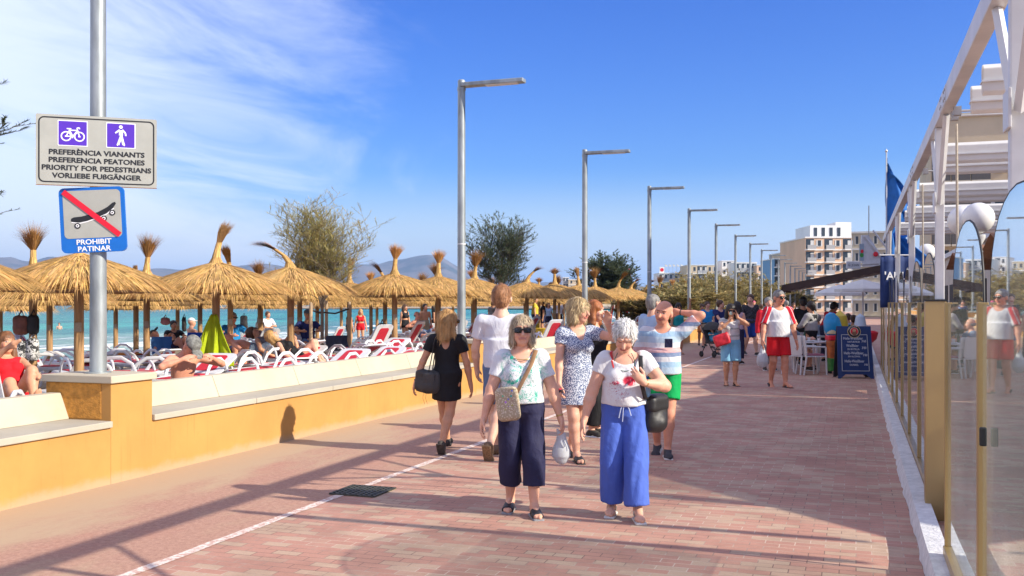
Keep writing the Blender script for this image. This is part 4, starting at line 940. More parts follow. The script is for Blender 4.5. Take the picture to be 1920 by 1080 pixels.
tx, ty = ray(1512, 24.0); tb0.location = (tx, ty, 0)
cx_, cy_ = ray(1523, 23.0); ch0.location = (cx_, cy_, 0); ch0.rotation_euler = (0, 0, R(115))
def put(px, z, rz, lab, src, grp=None):
    x, y = ray(px, z); dup(src, (x, y, 0), rz, lab)
put(1497, 23.2, R(150), 'white armchair partly behind the man in red shorts', ch0)
put(1500, 25.2, R(20), 'white armchair at the far side of the first round table', ch0)
put(1545, 28.0, 0, 'round white table under the awning edge', tb0); put(1560, 29.5, R(-40), 'white armchair at the table under the awning', ch0); put(1590, 27.0, R(70), 'white armchair behind the menu board', ch0)
for i, (x, y) in enumerate(((2.2, 13.5), (3.6, 13.2), (2.3, 17.2), (3.8, 17.4), (2.2, 21.5), (3.6, 22.5))):
    dup(tb0, (x, y, 0), 0, f'white terrace table seen through the glass, {order[i]} from the camera')
    for k in range(2): dup(ch0, (x + (-.15, .2)[k], y + (-.8, .8)[k], 0), R((180, 0)[k] + 15 * i), 'white armchair at the tables seen through the glass panels', 'chairs behind the glass')
# tableware on the first table
m_china = M('white_china', (.72, .72, .72), .2, var=0); m_bot = M('green_glass_bottle', (.02, .06, .02), .1, var=0)
for i, (dx, dy, k) in enumerate(((-.25, -.2, 'plate'), (.1, -.3, 'plate'), (.25, .05, 'plate'), (-.05, .1, 'bottle'), (.05, .15, 'cup'), (-.3, .15, 'cup'), (.3, -.2, 'cup'))):
    b = MB()
    if k == 'plate': b.lathe([(0, 0), (.07, 0), (.12, .018), (.118, .022), (.065, .006), (0, .006)], 18)
    elif k == 'bottle': b.lathe([(0, 0), (.032, 0), (.033, .14), (.012, .19), (.012, .25), (0, .25)], 12)
    else: b.lathe([(0, 0), (.03, 0), (.042, .08), (.039, .08), (.027, .006), (0, .006)], 12)
    o = b.build(k, m_bot if k == 'bottle' else m_china, None, True); o.location = (tx + dx, ty + dy, .741)
    tag(o, {'plate': 'white china plate on the first round terrace table', 'bottle': 'dark green bottle standing on the first round table', 'cup': 'white china cup on the first round terrace table'}[k], k, None if k == 'bottle' else f'white {k}s on the first table')
# ice cream display figure
ix, iy = ray(1567, 23.4)
t = thing('ice_cream_display', 'painted ice cream display bin with giant blue and yellow swirl on top', 'display figure', (ix, iy, 0), TH)
m_or = M('orange_paint', (.55, .14, .03), .4, var=.45, vs=7); m_gr = M('green_paint', (.05, .28, .05), .4, var=.4, vs=7); m_bl = M('sky_blue_paint', (.01, .28, .55), .3, var=.2, vs=5); m_ye = M('yellow_paint', (.62, .45, .04), .3, var=.1)
b = MB(); b.prism(rrect(.40, .36, .06), (0, 0, .06), (1, 0, 0), (0, 1, 0), (0, 0, 1), .30); b.build('base', m_gr, t, bevel=.01)
b = MB(); b.prism(rrect(.38, .34, .06), (0, 0, .361), (1, 0, 0), (0, 1, 0), (0, 0, 1), .42); b.build('body', m_or, t, bevel=.01)
b = MB(); b.prism(rrect(.42, .38, .06), (0, 0, .782), (1, 0, 0), (0, 1, 0), (0, 0, 1), .12); b.build('collar', m_red, t, bevel=.02)
b = MB(); b.bx(-.08, .10, -.19, -.172, .55, .76); b.build('hatch', m_rubber, t)
b = MB(); b.lathe([(0, 0), (.17, .06), (.22, .22), (.19, .42), (.10, .56), (0, .60)], 20, (0, 0, .90), 1, .8); ob = b.build('blue_swirl', m_bl, t, True); ob.rotation_euler = (0, R(-12), 0); ob.location = (.17, 0, -.02)
b = MB(); b.lathe([(0, 0), (.15, .06), (.19, .22), (.15, .44), (0, .58)], 20, (.13, .09, .92)); b.build('yellow_swirl', m_ye, t, True)
b = MB(); b.lathe([(0, 0), (.13, .04), (.12, .14), (0, .2)], 16, (-.10, -.04, .90)); b.build('cream_dollop', M('cream_paint', (.62, .5, .28), .4), t, True)
for s in (-.14, .14):
    b = MB(); b.lathe([(.05, 0), (.05, .06)], 10, (s, 0, 0)); b.build('foot', m_rubber, t)
# toy boat ride
rx_, ry_ = ray(1607, 25.0)
t = thing('toy_boat', 'red and white toy boat ride behind the menu board', 'ride', (rx_, ry_, 0), TH)
b = MB(); b.lathe([(0, .55), (.25, .58), (.42, .75), (.46, .92), (.40, .96), (.36, .9), (.2, .8), (0, .78)], 20, (0, 0, 0), 1.15, .7); b.build('hull', m_red, t, True)
b = MB(); b.lathe([(.0, 0), (.16, 0), (.15, .2), (.11, .42), (.0, .5)], 16, (.08, 0, .90)); b.build('cabin', M('pale_blue_paint', (.5, .6, .68), .4), t, True)
b = MB(); b.lathe([(.3, 0), (.3, .08), (.12, .1), (.12, .56), (0, .56)], 16); b.build('stand', m_white, t)
# white gable and shop sign above the awning
t = thing('kiosk_roof', 'white framed kiosk gable with a painted panel above the awning', 'kiosk', (*ray(1638, 31), 1.18), TH); t.scale = (.6, .6, .6)
b = MB(); b.prism([(-.62, 2.9), (.5, 2.9), (.5, 3.1), (-.25, 4.35), (-.62, 4.35)], (0, 0, 0), (1, 0, 0), (0, 0, 1), (0, 1, 0), .15); b.build('gable', m_white, t)
b = MB(); b.tube([(-.5, -.05, 4.3), (.55, -.05, 3.0)], .07, 4); b.tube([(-.05, -.05, 4.6), (.95, -.05, 3.3)], .05, 4); b.bx(-.6, .9, -.12, -.02, 2.7, 2.9); b.build('rafters', m_white, t)
b = MB(); b.lathe([(0, 0), (.13, 0), (.10, .02), (0, .02)], 14, (0, 0, 0)); b.v = [tuple(Matrix.Translation((.05, -.16, 3.35)) @ Matrix.Rotation(R(90), 4, 'X') @ Vector(p)) for p in b.v]; b.build('red_fruit', m_red, t)
b = MB(); b.bx(-.80, -.56, -.16, -.151, 3.0, 3.9); pn = b.build('side_panel', M('panel_blue_grey', (.30, .38, .45), .5), t)
b = MB(); b.prism([(.10 * cos(a / 12 * 2 * pi) - .68, 3.30 + .12 * sin(a / 12 * 2 * pi)) for a in range(12)], (0, -.161, 0), (1, 0, 0), (0, 0, 1), (0, -1, 0), .006); b.build('green_leaf', m_gr, t)
b = MB(); b.prism([(.08 * cos(a / 12 * 2 * pi) - .66, 3.50 + .10 * sin(a / 12 * 2 * pi)) for a in range(12)], (0, -.161, 0), (1, 0, 0), (0, 0, 1), (0, -1, 0), .006); b.build('red_petal', m_red, t)
b = MB(); b.tube([(-.25, 0, 4.3), (-.25, 0, 5.9)], .025, 6); b.build('mast', m_grey, t)
t = thing('shop_sign', 'small white hanging sign with black lettering over the awning', 'sign', (*ray(1600, 29.5), hz(497, 29.5)), TH)
b = MB(); b.box((0, 0, 0), (.42, .05, .22)); b.build('panel', m_white, t, bevel=.01)
text_mesh('lettering', 'G. JOAN', .105, m_black, t, Matrix(((1, 0, 0, 0), (0, 0, -1, -.03), (0, 1, 0, -.035), (0, 0, 0, 1))), sx=.85)
b = MB(); b.tube([(.2, .03, .0), (.9, .4, .05)], .02, 6); b.build('bracket', m_grey, t)
# ================================================================ buildings along the bay
m_peach = M('peach_render', (.66, .45, .30), .85, var=.1, vs=.3); m_tan = M('tan_render', (.58, .46, .31), .85, var=.1, vs=.3); m_bw = M('white_render', (.76, .75, .72), .85, var=.08, vs=.3); m_crm = M('cream_render', (.64, .57, .43), .85, var=.1, vs=.3)
m_win = M('window_glass_dark', (.04, .05, .06), .15, var=.2, vs=.5); m_shut = M('white_shutter', (.58, .57, .54), .7, var=.05); m_rail = M('balcony_rail', (.36, .36, .36), .6, var=.1); m_tile = M('terracotta', (.36, .16, .09), .9, var=.25, vs=2); m_bluew = M('blue_panel', (.10, .25, .42), .5, var=.1)
def zx(px0, z, px1):
    a = (px0 - 960) / FPX; c = (px1 - 960) / FPX; d = z * (c - a) / (CS + c * SN); return z - SN * d
def building(name, lab, px0, px1, ytop, z, wall, floors, bays, balc=(), depth=14, winw=.45, cat='building', group=None, base=0., shut=False, roof=True, z1=None, rail=None, slab=m_bw, recess=True):
    x0, y0 = ray(px0, z); x1, y1 = ray(px1, z1 or z)
    ang = atan2(y1 - y0, x1 - x0); wd = math.hypot(x1 - x0, y1 - y0); H = hz(ytop, z)
    t = thing(name, lab, cat, (x0, y0, base), ang, group)
    b = MB(); b.bx(0, wd, 0, depth, 0, H - base); b.build('wall', wall, t)
    fh = min(3.1, (H - base) / floors); bw = wd / bays; zb = H - base - fh * floors
    for fl in range(floors):
        for k in range(bays):
            cx = (k + .5) * bw; zz0 = zb + fh * fl
            if k in balc:
                b = MB(); b.bx(cx - bw * .44, cx + bw * .44, -.03, .02, zz0 + .15, zz0 + fh * .86); w_ = b.build('balcony_opening', m_win, t)
                b = MB(); b.bx(cx - bw * .47, cx + bw * .47, -1.2, -.031, zz0 - .09, zz0 + .09); b.build('slab', slab, w_)
                b = MB(); b.bx(cx - bw * .47, cx + bw * .47, -1.2, -1.14, zz0 + .09, zz0 + fh * .36); b.build('rail', rail or m_rail, w_)
                b = MB(); b.bx(cx + bw * .05, cx + bw * .40, -.06, -.031, zz0 + .15, zz0 + fh * .75); b.build('shutter', m_shut, w_)
            else:
                ww = bw * winw; b = MB(); b.bx(cx - ww / 2, cx + ww / 2, -.03, .02, zz0 + fh * .30, zz0 + fh * .76); w_ = b.build('window', m_win, t)
                b = MB(); b.bx(cx - ww / 2 - .1, cx + ww / 2 + .1, -.12, -.031, zz0 + fh * .27, zz0 + fh * .30); b.build('sill', slab, w_)
                if shut or (fl + k) % 3 == 0:
                    b = MB(); b.bx(cx - ww * .9, cx - ww / 2, -.06, -.031, zz0 + fh * .29, zz0 + fh * .77); b.build('shutter', m_shut, w_)
                    if (fl * 2 + k) % 4: b = MB(); b.bx(cx + ww / 2, cx + ww * .9, -.06, -.031, zz0 + fh * .29, zz0 + fh * .77); b.build('shutter', m_shut, w_)
    for fl in range(floors + 1):
        b = MB(); b.bx(-.1, wd + .1, -.15, -.04 if fl < floors else depth + .1, zb + fh * fl - .12 - (.0 if fl else -.2), zb + fh * fl + .1); b.build('string_course' if fl < floors else 'parapet', slab, t)
    return t, wd, H
Zm = 170.
t, wd, H = building('hotel', 'peach six-storey hotel with white balconies near the end of the promenade', 1510, 1597, 445, Zm, m_peach, 6, 5, (0, 2, 4), 16, .36, shut=True)
b = MB(); b.bx(.22 * wd, .98 * wd, 3, 12, H + .12, H + 2.3); ph = b.build('penthouse', m_bw, t)
for k in range(4): b = MB(); b.bx(wd * (.30 + .17 * k), wd * (.37 + .17 * k), 2.93, 3.02, H + .4, H + 1.9); b.build('window', m_win, ph)
b = MB(); b.bx(.9 * wd, 1.25 * wd, 6, 11, H - 2, H + 3.1); b.build('lift_tower', m_bw, t)
building('apartment_block', 'tan blank-walled block with a red roof sign left of the peach hotel', 1474, 1504, 472, 210, m_tan, 6, 2, (), 14, .12)
building('apartment_block', 'blue and white balcony block at the end of the promenade', 1452, 1474, 485, 215, m_bluew, 6, 2, (0, 1), 12)
building('apartment_block', 'cream block with bracketed cornice just right of the peach hotel', 1598, 1668, 436, 120, m_crm, 5, 4, (), 14, .28, shut=True, z1=zx(1598, 120, 1668))
building('apartment_block', 'white balcony hotel seen above the seventh and eighth lamps', 1380, 1419, 492, 330, m_bw, 5, 4, (0, 1, 2, 3), 14)
building('apartment_block', 'narrow peach end block joined to the white balcony hotel', 1419, 1433, 497, 325, m_peach, 5, 1, (), 14)
building('apartment_block', 'white upper-storey block above the sixth lamp', 1354, 1380, 489, 350, m_bw, 6, 3, (1,), 12)
building('apartment_block', 'long tan block behind the tamarisks by the fifth lamp', 1288, 1345, 497, 340, m_tan, 5, 6, (2, 3), 14)
t, wd, H = building('hotel', 'white hotel with rooftop flags and a round sign', 1236, 1284, 512, 350, m_bw, 4, 5, (0, 1, 2, 3, 4), 14)
rs = []
b = MB(); b.bx(.2, 1.9, .5, 1.0, H + .1, H + 2.2); sg = b.build('roof_sign', m_bw, t); b = MB(); b.prism([(1.05 + .65 * cos(a * pi / 10), H + 1.15 + .65 * sin(a * pi / 10)) for a in range(20)], (0, .49, 0), (1, 0, 0), (0, 0, 1), (0, -1, 0), .03); b.build('round_emblem', m_red, sg)
for k in range(5):
    x = 2.2 + 1.4 * k; b = MB(); b.tube([(x, 1, H), (x, 1, H + 3.2)], .05, 5); pl = b.build('flagpole', m_grey, t); b = MB(); b.prism([(0, 0), (.8, -.25), (.75, -.9), (0, -.6)], (x + .06, 1, H + 3.1), (1, 0, 0), (0, 0, 1), (0, 1, 0), .03); b.build('flag', m_shut, pl)
building('apartment_block', 'tan seaside tower block beyond the palm-topped parasol', 1066, 1098, 524, 420, m_tan, 5, 3, (), 12, .3)
building('apartment_block', 'slim white tower beside the tan seaside block', 1056, 1067, 520, 425, m_bw, 5, 2, (0, 1), 12)
building('beach_house', 'low white seafront row between the two shaded parasols', 1000, 1054, 541, 430, m_bw, 2, 8, (), 10, .4)
building('beach_house', 'low white house behind the white shirt man', 960, 985, 535, 440, m_bw, 3, 4, (), 10, .4)
building('beach_house', 'low white house with terrace left of the fourth lamp', 1190, 1216, 538, 360, m_bw, 2, 5, (3,), 10, .45)
building('beach_house', 'pale seafront house behind the dense tamarisk', 1105, 1188, 545, 400, m_crm, 2, 8, (), 10, .4)
t, wd, H = building('hotel', 'large beige hotel with railed balconies rising behind the pergola', 1745, 2010, 286, 98, m_tan, 5, 7, (0, 1, 2, 4, 5), 18, .5, z1=zx(1745, 98, 2010), slab=m_crm, rail=M('dark_railing', (.10, .09, .08), .6))
b = MB(); b.bx(.5, wd, .5, 16, H + .11, H + 3.4); b.build('attic_storey', m_tan, t); b = MB(); b.bx(.3, wd + .2, .2, 16.3, H + 3.401, H + 3.8); b.build('attic_roof', m_crm, t); b = MB(); b.bx(4.6, wd, 1.2, 12, H + 3.81, H + 5.2); b.build('roof_block', m_tan, t)
# red A-frame play tower (beach lifeguard frame) in the distance
x, y = ray(1166, 62); t = thing('play_tower', 'red painted frame tower standing far along the beach', 'frame', (x, y, -.4), TH)
for i, (a, c) in enumerate(((-.9, -.15), (.5, .05), (-.35, .25), (.95, .45))):
    b = MB(); b.tube([(a, .3 * (i % 2), 0), (c, .1, 4.2)], .09, 6); b.build('strut', m_red, t)
# roof signs etc.
x, y = ray(1478, 209); t = thing('roof_sign', 'round red sign on the roof of the tan blank-walled block', 'sign', (x, y, hz(472, 210) + .2), TH)
b = MB(); b.bx(-1.3, 1.3, 0, .3, 0, 1.9); b.build('panel', m_bw, t); b = MB(); b.prism([(.8 * cos(a * pi / 10), 1.1 + .8 * sin(a * pi / 10)) for a in range(20)], (0, -.01, 0), (1, 0, 0), (0, 0, 1), (0, -1, 0), .03); b.build('emblem', m_red, t)
# ================================================================ people: signed-distance bodies meshed with surface nets
I3 = np.eye(3)
def vec(*a): return np.array(a, float)
def nrm_(a): a = np.asarray(a, float); return a / max(np.linalg.norm(a), 1e-9)
class Sdf:
    def __init__(s): s.ops = []
    def cap(s, a, b, ra, rb=None, k=.02): s.ops.append(('cap', vec(*a), vec(*b), ra, ra if rb is None else rb, k)); return s
    def ell(s, c, r, ax=I3, k=.02): s.ops.append(('ell', vec(*c), vec(*r), np.asarray(ax, float), k)); return s
    def cone(s, a, b, r0, r1, ax=None, k=.012): s.ops.append(('cone', vec(*a), vec(*b), vec(*r0), vec(*r1), ax, k)); return s
    def box(s, c, h, ax=I3, r=.01, k=.01): s.ops.append(('box', vec(*c), vec(*h), np.asarray(ax, float), r, k)); return s
    def sub(s, c, r, ax=I3, k=.01): s.ops.append(('sub', vec(*c), vec(*r), np.asarray(ax, float), k)); return s
    def cut(s, p, n): s.ops.append(('cut', vec(*p), nrm_(n))); return s
    def bb(s, op):
        if op[0] == 'cap': m = max(op[3], op[4]); return np.minimum(op[1], op[2]) - m, np.maximum(op[1], op[2]) + m
        if op[0] in ('ell', 'sub'): e = np.sqrt(((op[3] * op[2][:, None]) ** 2).sum(0)); return op[1] - e, op[1] + e
        if op[0] == 'cone': m = max(op[3].max(), op[4].max()); return np.minimum(op[1], op[2]) - m, np.maximum(op[1], op[2]) + m
        if op[0] == 'box': e = (np.abs(op[3]) * (op[2] + op[4])[:, None]).sum(0); return op[1] - e, op[1] + e
    def mesh(s, h, amp=0, fs=30, seed=0, stretch=(1, 1, 1), smooth=1, floor=None):
        lo = np.full(3, 9.); hi = -lo
        for o in s.ops:
            if o[0] in ('sub', 'cut'): continue
            a, b = s.bb(o); lo = np.minimum(lo, a); hi = np.maximum(hi, b)
        lo = lo - 3 * h - .012; hi = hi + 3 * h + .012
        n = np.ceil((hi - lo) / h).astype(int) + 1
        ax = [lo[i] + h * np.arange(n[i]) for i in range(3)]
        F = np.full(n, 1., np.float32)
        for o in s.ops:
            if o[0] == 'cut':
                d = ((ax[0] - o[1][0]) * o[2][0])[:, None, None] + ((ax[1] - o[1][1]) * o[2][1])[None, :, None] + ((ax[2] - o[1][2]) * o[2][2])[None, None, :]
                F = np.maximum(F, d.astype(np.float32)); continue
            a, b = s.bb(o); k = o[-1] if o[0] != 'cone' else o[6]
            mg = k + 3 * h
            i0 = np.clip(np.floor((a - mg - lo) / h).astype(int), 0, n); i1 = np.clip(np.ceil((b + mg - lo) / h).astype(int) + 1, 0, n)
            if (i1 <= i0).any(): continue
            X, Y, Z = np.meshgrid(*[ax[i][i0[i]:i1[i]] for i in range(3)], indexing='ij'); P = np.stack([X, Y, Z], -1)
            if o[0] == 'cap':
                d = o[2] - o[1]; L2 = max(d @ d, 1e-12); t = np.clip(((P - o[1]) @ d) / L2, 0, 1)
                D = np.linalg.norm(P - o[1] - t[..., None] * d, axis=-1) - (o[3] + (o[4] - o[3]) * t)
            elif o[0] in ('ell', 'sub'):
                q = (P - o[1]) @ o[3].T; k0 = np.linalg.norm(q / o[2], axis=-1); k1 = np.linalg.norm(q / o[2] ** 2, axis=-1); D = k0 * (k0 - 1) / np.maximum(k1, 1e-6)
            elif o[0] == 'box':
                q = np.abs((P - o[1]) @ o[3].T) - o[2] + o[4]; D = np.linalg.norm(np.maximum(q, 0), axis=-1) + np.minimum(q.max(-1), 0) - o[4]
            else:
                d = o[2] - o[1]; L = np.linalg.norm(d); u = d / L; fx = o[5]
                if fx is None:
                    fx = np.cross(u, (0, 1, 0)); 
                    if np.linalg.norm(fx) < .1: fx = np.cross(u, (1, 0, 0))
                fx = nrm_(fx - u * (fx @ u)); fy = np.cross(u, fx)
                q = P - o[1]; t = q @ u; tt = np.clip(t / L, 0, 1)
                rx = o[3][0] + (o[4][0] - o[3][0]) * tt; ry = o[3][1] + (o[4][1] - o[3][1]) * tt
                D = (np.sqrt((q @ fx / rx) ** 2 + (q @ fy / ry) ** 2) - 1) * np.minimum(rx, ry)
                D = np.maximum(D, np.maximum(-t, t - L))
            S = F[i0[0]:i1[0], i0[1]:i1[1], i0[2]:i1[2]]
            if o[0] == 'sub':
                hh = np.maximum(k - np.abs(S + D), 0) / k; R_ = np.maximum(S, -D) + hh * hh * k * .25
            else:
                hh = np.maximum(k - np.abs(S - D), 0) / k; R_ = np.minimum(S, D) - hh * hh * k * .25
            F[i0[0]:i1[0], i0[1]:i1[1], i0[2]:i1[2]] = R_
        if floor is not None:
            d = (floor - ax[2])[None, None, :]; F = np.maximum(F, d.astype(np.float32))
        v, q = surfnet(F, lo, h)
        for _ in range(smooth): v = lap(v, q, .5)
        if amp:
            N_ = vnorm(v, q); r = np.random.RandomState(seed); d = np.zeros(len(v))
            for o_ in range(7):
                k = r.normal(size=3) * np.array(stretch) * fs * (.5 + .35 * o_); w_ = r.normal(size=3) * fs * .3
                d += np.sin(v @ k + r.uniform(0, 6) + 1.6 * np.sin(v @ w_ + r.uniform(0, 6))) / (1 + .35 * o_)
            v = v + N_ * (d * amp / 2.5)[:, None]
            if floor is not None: v[:, 2] = np.maximum(v[:, 2], floor)
        return v, q
def surfnet(F, lo, h):
    S = F < 0; n = np.array(F.shape)
    c = np.zeros(n - 1, np.int8)
    for dx in (0, 1):
        for dy in (0, 1):
            for dz in (0, 1): c += S[dx:n[0] - 1 + dx, dy:n[1] - 1 + dy, dz:n[2] - 1 + dz]
    I = np.argwhere((c > 0) & (c < 8)); m = len(I); idx = np.full(n - 1, -1, np.int64); idx[I[:, 0], I[:, 1], I[:, 2]] = np.arange(m)
    acc = np.zeros((m, 3)); cnt = np.zeros(m)
    cor = [(a, b, e) for a in (0, 1) for b in (0, 1) for e in (0, 1)]
    val = {k: F[I[:, 0] + k[0], I[:, 1] + k[1], I[:, 2] + k[2]].astype(float) for k in cor}
    for a in cor:
        for d in range(3):
            if a[d]: continue
            b = list(a); b[d] = 1; b = tuple(b); fa, fb = val[a], val[b]; x = (fa < 0) != (fb < 0)
            t = np.where(x, fa / np.where(x, fa - fb, 1), 0); p = np.tile(np.array(a, float), (m, 1)); p[:, d] += t
            acc[x] += p[x]; cnt[x] += 1
    v = lo + h * (I + acc / cnt[:, None])
    Q = []
    for d in range(3):
        u, w_ = (d + 1) % 3, (d + 2) % 3
        s0 = [slice(None)] * 3; s1 = [slice(None)] * 3; s0[d] = slice(0, n[d] - 1); s1[d] = slice(1, n[d])
        A = S[tuple(s0)]; B = S[tuple(s1)]; E = np.argwhere(A != B)
        E = E[(E[:, u] > 0) & (E[:, w_] > 0) & (E[:, u] < n[u] - 1) & (E[:, w_] < n[w_] - 1)]
        if not len(E): continue
        fl = A[E[:, 0], E[:, 1], E[:, 2]]
        def g(du, dw): e = E.copy(); e[:, u] -= du; e[:, w_] -= dw; return idx[e[:, 0], e[:, 1], e[:, 2]]
        q = np.stack([g(1, 1), g(0, 1), g(0, 0), g(1, 0)], 1); q[~fl] = q[~fl][:, ::-1]; Q.append(q)
    return v, np.concatenate(Q)
def lap(v, q, f):
    acc = np.zeros_like(v); c = np.zeros(len(v))
    for a, b in ((0, 1), (1, 2), (2, 3), (3, 0)):
        np.add.at(acc, q[:, a], v[q[:, b]]); np.add.at(acc, q[:, b], v[q[:, a]]); np.add.at(c, q[:, a], 1); np.add.at(c, q[:, b], 1)
    return v + f * (acc / np.maximum(c, 1)[:, None] - v)
def vnorm(v, q):
    n = np.cross(v[q[:, 2]] - v[q[:, 0]], v[q[:, 3]] - v[q[:, 1]]); o = np.zeros_like(v)
    for i in range(4): np.add.at(o, q[:, i], n)
    return o / np.maximum(np.linalg.norm(o, axis=1), 1e-9)[:, None]
def sobj(name, S, h, mat, parent, col=None, **k):
    v, q = S.mesh(h, **k)
    o = mesh_from(name, v, q, mat, parent, True, 180, col=col(v) if callable(col) else col)
    return o
def ik(a, t, l1, l2, pole):
    a, t, pole = map(lambda x: np.asarray(x, float), (a, t, pole)); d = t - a; L = np.linalg.norm(d); n = d / max(L, 1e-6); L = min(L, (l1 + l2) * .998); L = max(L, abs(l1 - l2) + .01)
    x = (l1 * l1 - l2 * l2 + L * L) / (2 * L); hh = sqrt(max(l1 * l1 - x * x, 0)); p = pole - n * (pole @ n); p = nrm_(p)
    return a + n * x + p * hh, a + n * L
def rotv(v, ax, a):
    ax = nrm_(ax); v = np.asarray(v, float); return v * cos(a) + np.cross(ax, v) * sin(a) + ax * (ax @ v) * (1 - cos(a))
class Body:
    """joints of one figure; local frame: faces -Y, up +Z, its left hand at +X"""
    def __init__(s, H=1.65, sex='f', g=1.0, **p):
        s.H = H; s.sex = sex; s.g = g; s.p = p; G = lambda k, d: np.asarray(p.get(k, d), float)
        s.P = G('pelvis', (0, 0, .53)) * H; s.U = nrm_(G('spine', (0, 0, 1))); f = G('front', (0, -1, 0)); s.F = nrm_(f - s.U * (f @ s.U)); s.L = np.cross(s.U, s.F)
        hf = G('hipfront', s.F); hu = nrm_(G('hipup', (0, 0, 1)) if 'hipup' in p else s.U); s.hF = nrm_(hf - hu * (hf @ hu)); s.hU = hu; s.hL = np.cross(hu, s.hF)
        hw = .052 if sex == 'f' else .05; sw = .098 if sex == 'f' else .114
        s.hip = [s.P + (s.hL * sg * hw - s.hU * .012) * H for sg in (1, -1)]
        s.sh = [s.pt(sg * sw, -.006, .262) for sg in (1, -1)]
        s.ank = []; s.knee = []; s.toe = []
        for i, (sg, k) in enumerate(((1, 'l'), (-1, 'r'))):
            t = G(k + 'f', (sg * .055, 0, .042)) * H; kn, an = ik(s.hip[i], t, .245 * H, .235 * H, G(k + 'knee', (sg * .12, -1, .0)))
            s.knee.append(kn); s.ank.append(an); s.toe.append(nrm_(G(k + 'toe', (sg * .18, -1, 0))))
        s.elb = []; s.wri = []; s.hd = []; s.pn = []
        for i, (sg, k) in enumerate(((1, 'l'), (-1, 'r'))):
            t = G(k + 'h', (sg * .16, -.02, .47)) * H; e, w_ = ik(s.sh[i], t, .172 * H, .150 * H, G(k + 'el', (sg * .5, .8, -.2)))
            s.elb.append(e); s.wri.append(w_); fd = nrm_(w_ - e); s.hd.append(nrm_(G(k + 'hand', fd * 1.0))); s.pn.append(nrm_(G(k + 'palm', (-sg, 0, 0))))
        yaw, pit, rol = [R(x) for x in p.get('head', (0, 0, 0))]
        F = rotv(s.F, s.U, yaw); L_ = rotv(s.L, s.U, yaw); F2 = rotv(F, L_, pit); U2 = rotv(s.U, L_, pit); U3 = rotv(U2, F2, rol); L3 = np.cross(U3, F2)
        hb = nrm_(G('neckup', s.U * .9 + U2 * .35))
        s.hf, s.hu, s.hl = F2, U3, L3; s.A = np.stack([L3, F2, U3]); s.TA = np.stack([s.L, s.F, s.U]); s.HA = np.stack([s.hL, s.hF, s.hU])
        s.nb = s.pt(0, -.012, .285); s.nt = s.nb + hb * .044 * H + s.F * .012 * H; s.hc = s.nt + s.hu * .066 * H + s.hf * .010 * H
    def pt(s, x, y, z): return s.P + (s.L * x + s.F * y + s.U * z) * s.H
    def hpt(s, x, y, z): return s.P + (s.hL * x + s.hF * y + s.hU * z) * s.H
    HS = 1.11
    def head(s, x, y, z): return s.hc + (s.hl * x + s.hf * y + s.hu * z) * s.H * s.HS
    def torso(s, S, o=0., k=.03, belly=None):
        H, g = s.H, s.g; r = lambda a: [a[0] * g * H + o, a[1] * g * H + o, a[2] * H + o]; f = s.sex == 'f'; bl = s.p.get('belly', 0.)
        S.ell(s.hpt(0, -.010, .015), r((.092 if f else .084, .066, .078)), s.HA, k * H / .6)
        S.ell(s.pt(0, .004 + bl * .5, .09), r((.076 if f else .078, .058 + bl, .088)), s.TA, .06)
        S.ell(s.pt(0, 0, .19), r((.082 if f else .092, .060, .10)), s.TA, .06)
        S.cap(s.pt(.075 if f else .088, -.008, .255), s.pt(-.075 if f else -.088, -.008, .255), .036 * H + o, None, .05)
        if f:
            for sg in (1, -1): S.ell(s.pt(sg * .040, .048, .178), r((.040, .036, .038)), s.TA, .025)
        return S
    def arm(s, S, i, o=0., k=.02):
        H = s.H; q = sqrt(s.g) * s.p.get('armg', 1); S.cap(s.sh[i], s.elb[i], .031 * H * q + o, .0235 * H * q + o, k); e, w_ = s.elb[i], s.wri[i]
        S.cap(e, e + (w_ - e) * .35, .0235 * H * q + o, .0235 * H * q + o, k); S.cap(e + (w_ - e) * .35, w_, .0235 * H * q + o, .0155 * H + o, k); return S
    def leg(s, S, i, o=0., k=.03):
        H = s.H; q = sqrt(s.g) * s.p.get('legg', 1); hp, kn, an = s.hip[i], s.knee[i], s.ank[i]; S.cap(hp, kn, .053 * H * q + o, .034 * H * q + o, k)
        sh = nrm_(an - kn); bk = nrm_(np.cross(sh, np.cross(s.toe[i], sh))) * -1
        S.cap(kn, kn + (an - kn) * .3 + bk * .008 * H, .033 * H * q + o, .034 * H * q + o, k); S.cap(kn + (an - kn) * .3 + bk * .008 * H, an, .034 * H * q + o, .020 * H + o, k); return S
    def foot_frame(s, i):
        t = s.toe[i]; sh = nrm_(s.ank[i] - s.knee[i]); side = nrm_(np.cross(t, sh)); up = np.cross(side, t) * 1.0
        if up @ sh > 0: up = -up
        return t, up
    def foot(s, S, i, o=0.):
        H = s.H; t, up = s.foot_frame(i); a = s.ank[i]; hl = a - t * .022 * H - up * .022 * H; ball = a + t * .075 * H - up * .026 * H; tip = a + t * .108 * H - up * .030 * H
        S.cap(a, hl, .020 * H + o, .019 * H + o, .02); S.cap(a + t * .01 * H, ball, .021 * H + o, .017 * H + o, .02); sd = np.cross(t, up)
        S.cap(ball - sd * .012 * H, tip - sd * .006 * H, .016 * H + o, .010 * H + o, .012); S.cap(ball + sd * .012 * H, tip + sd * .010 * H - t * .01 * H, .016 * H + o, .009 * H + o, .012)
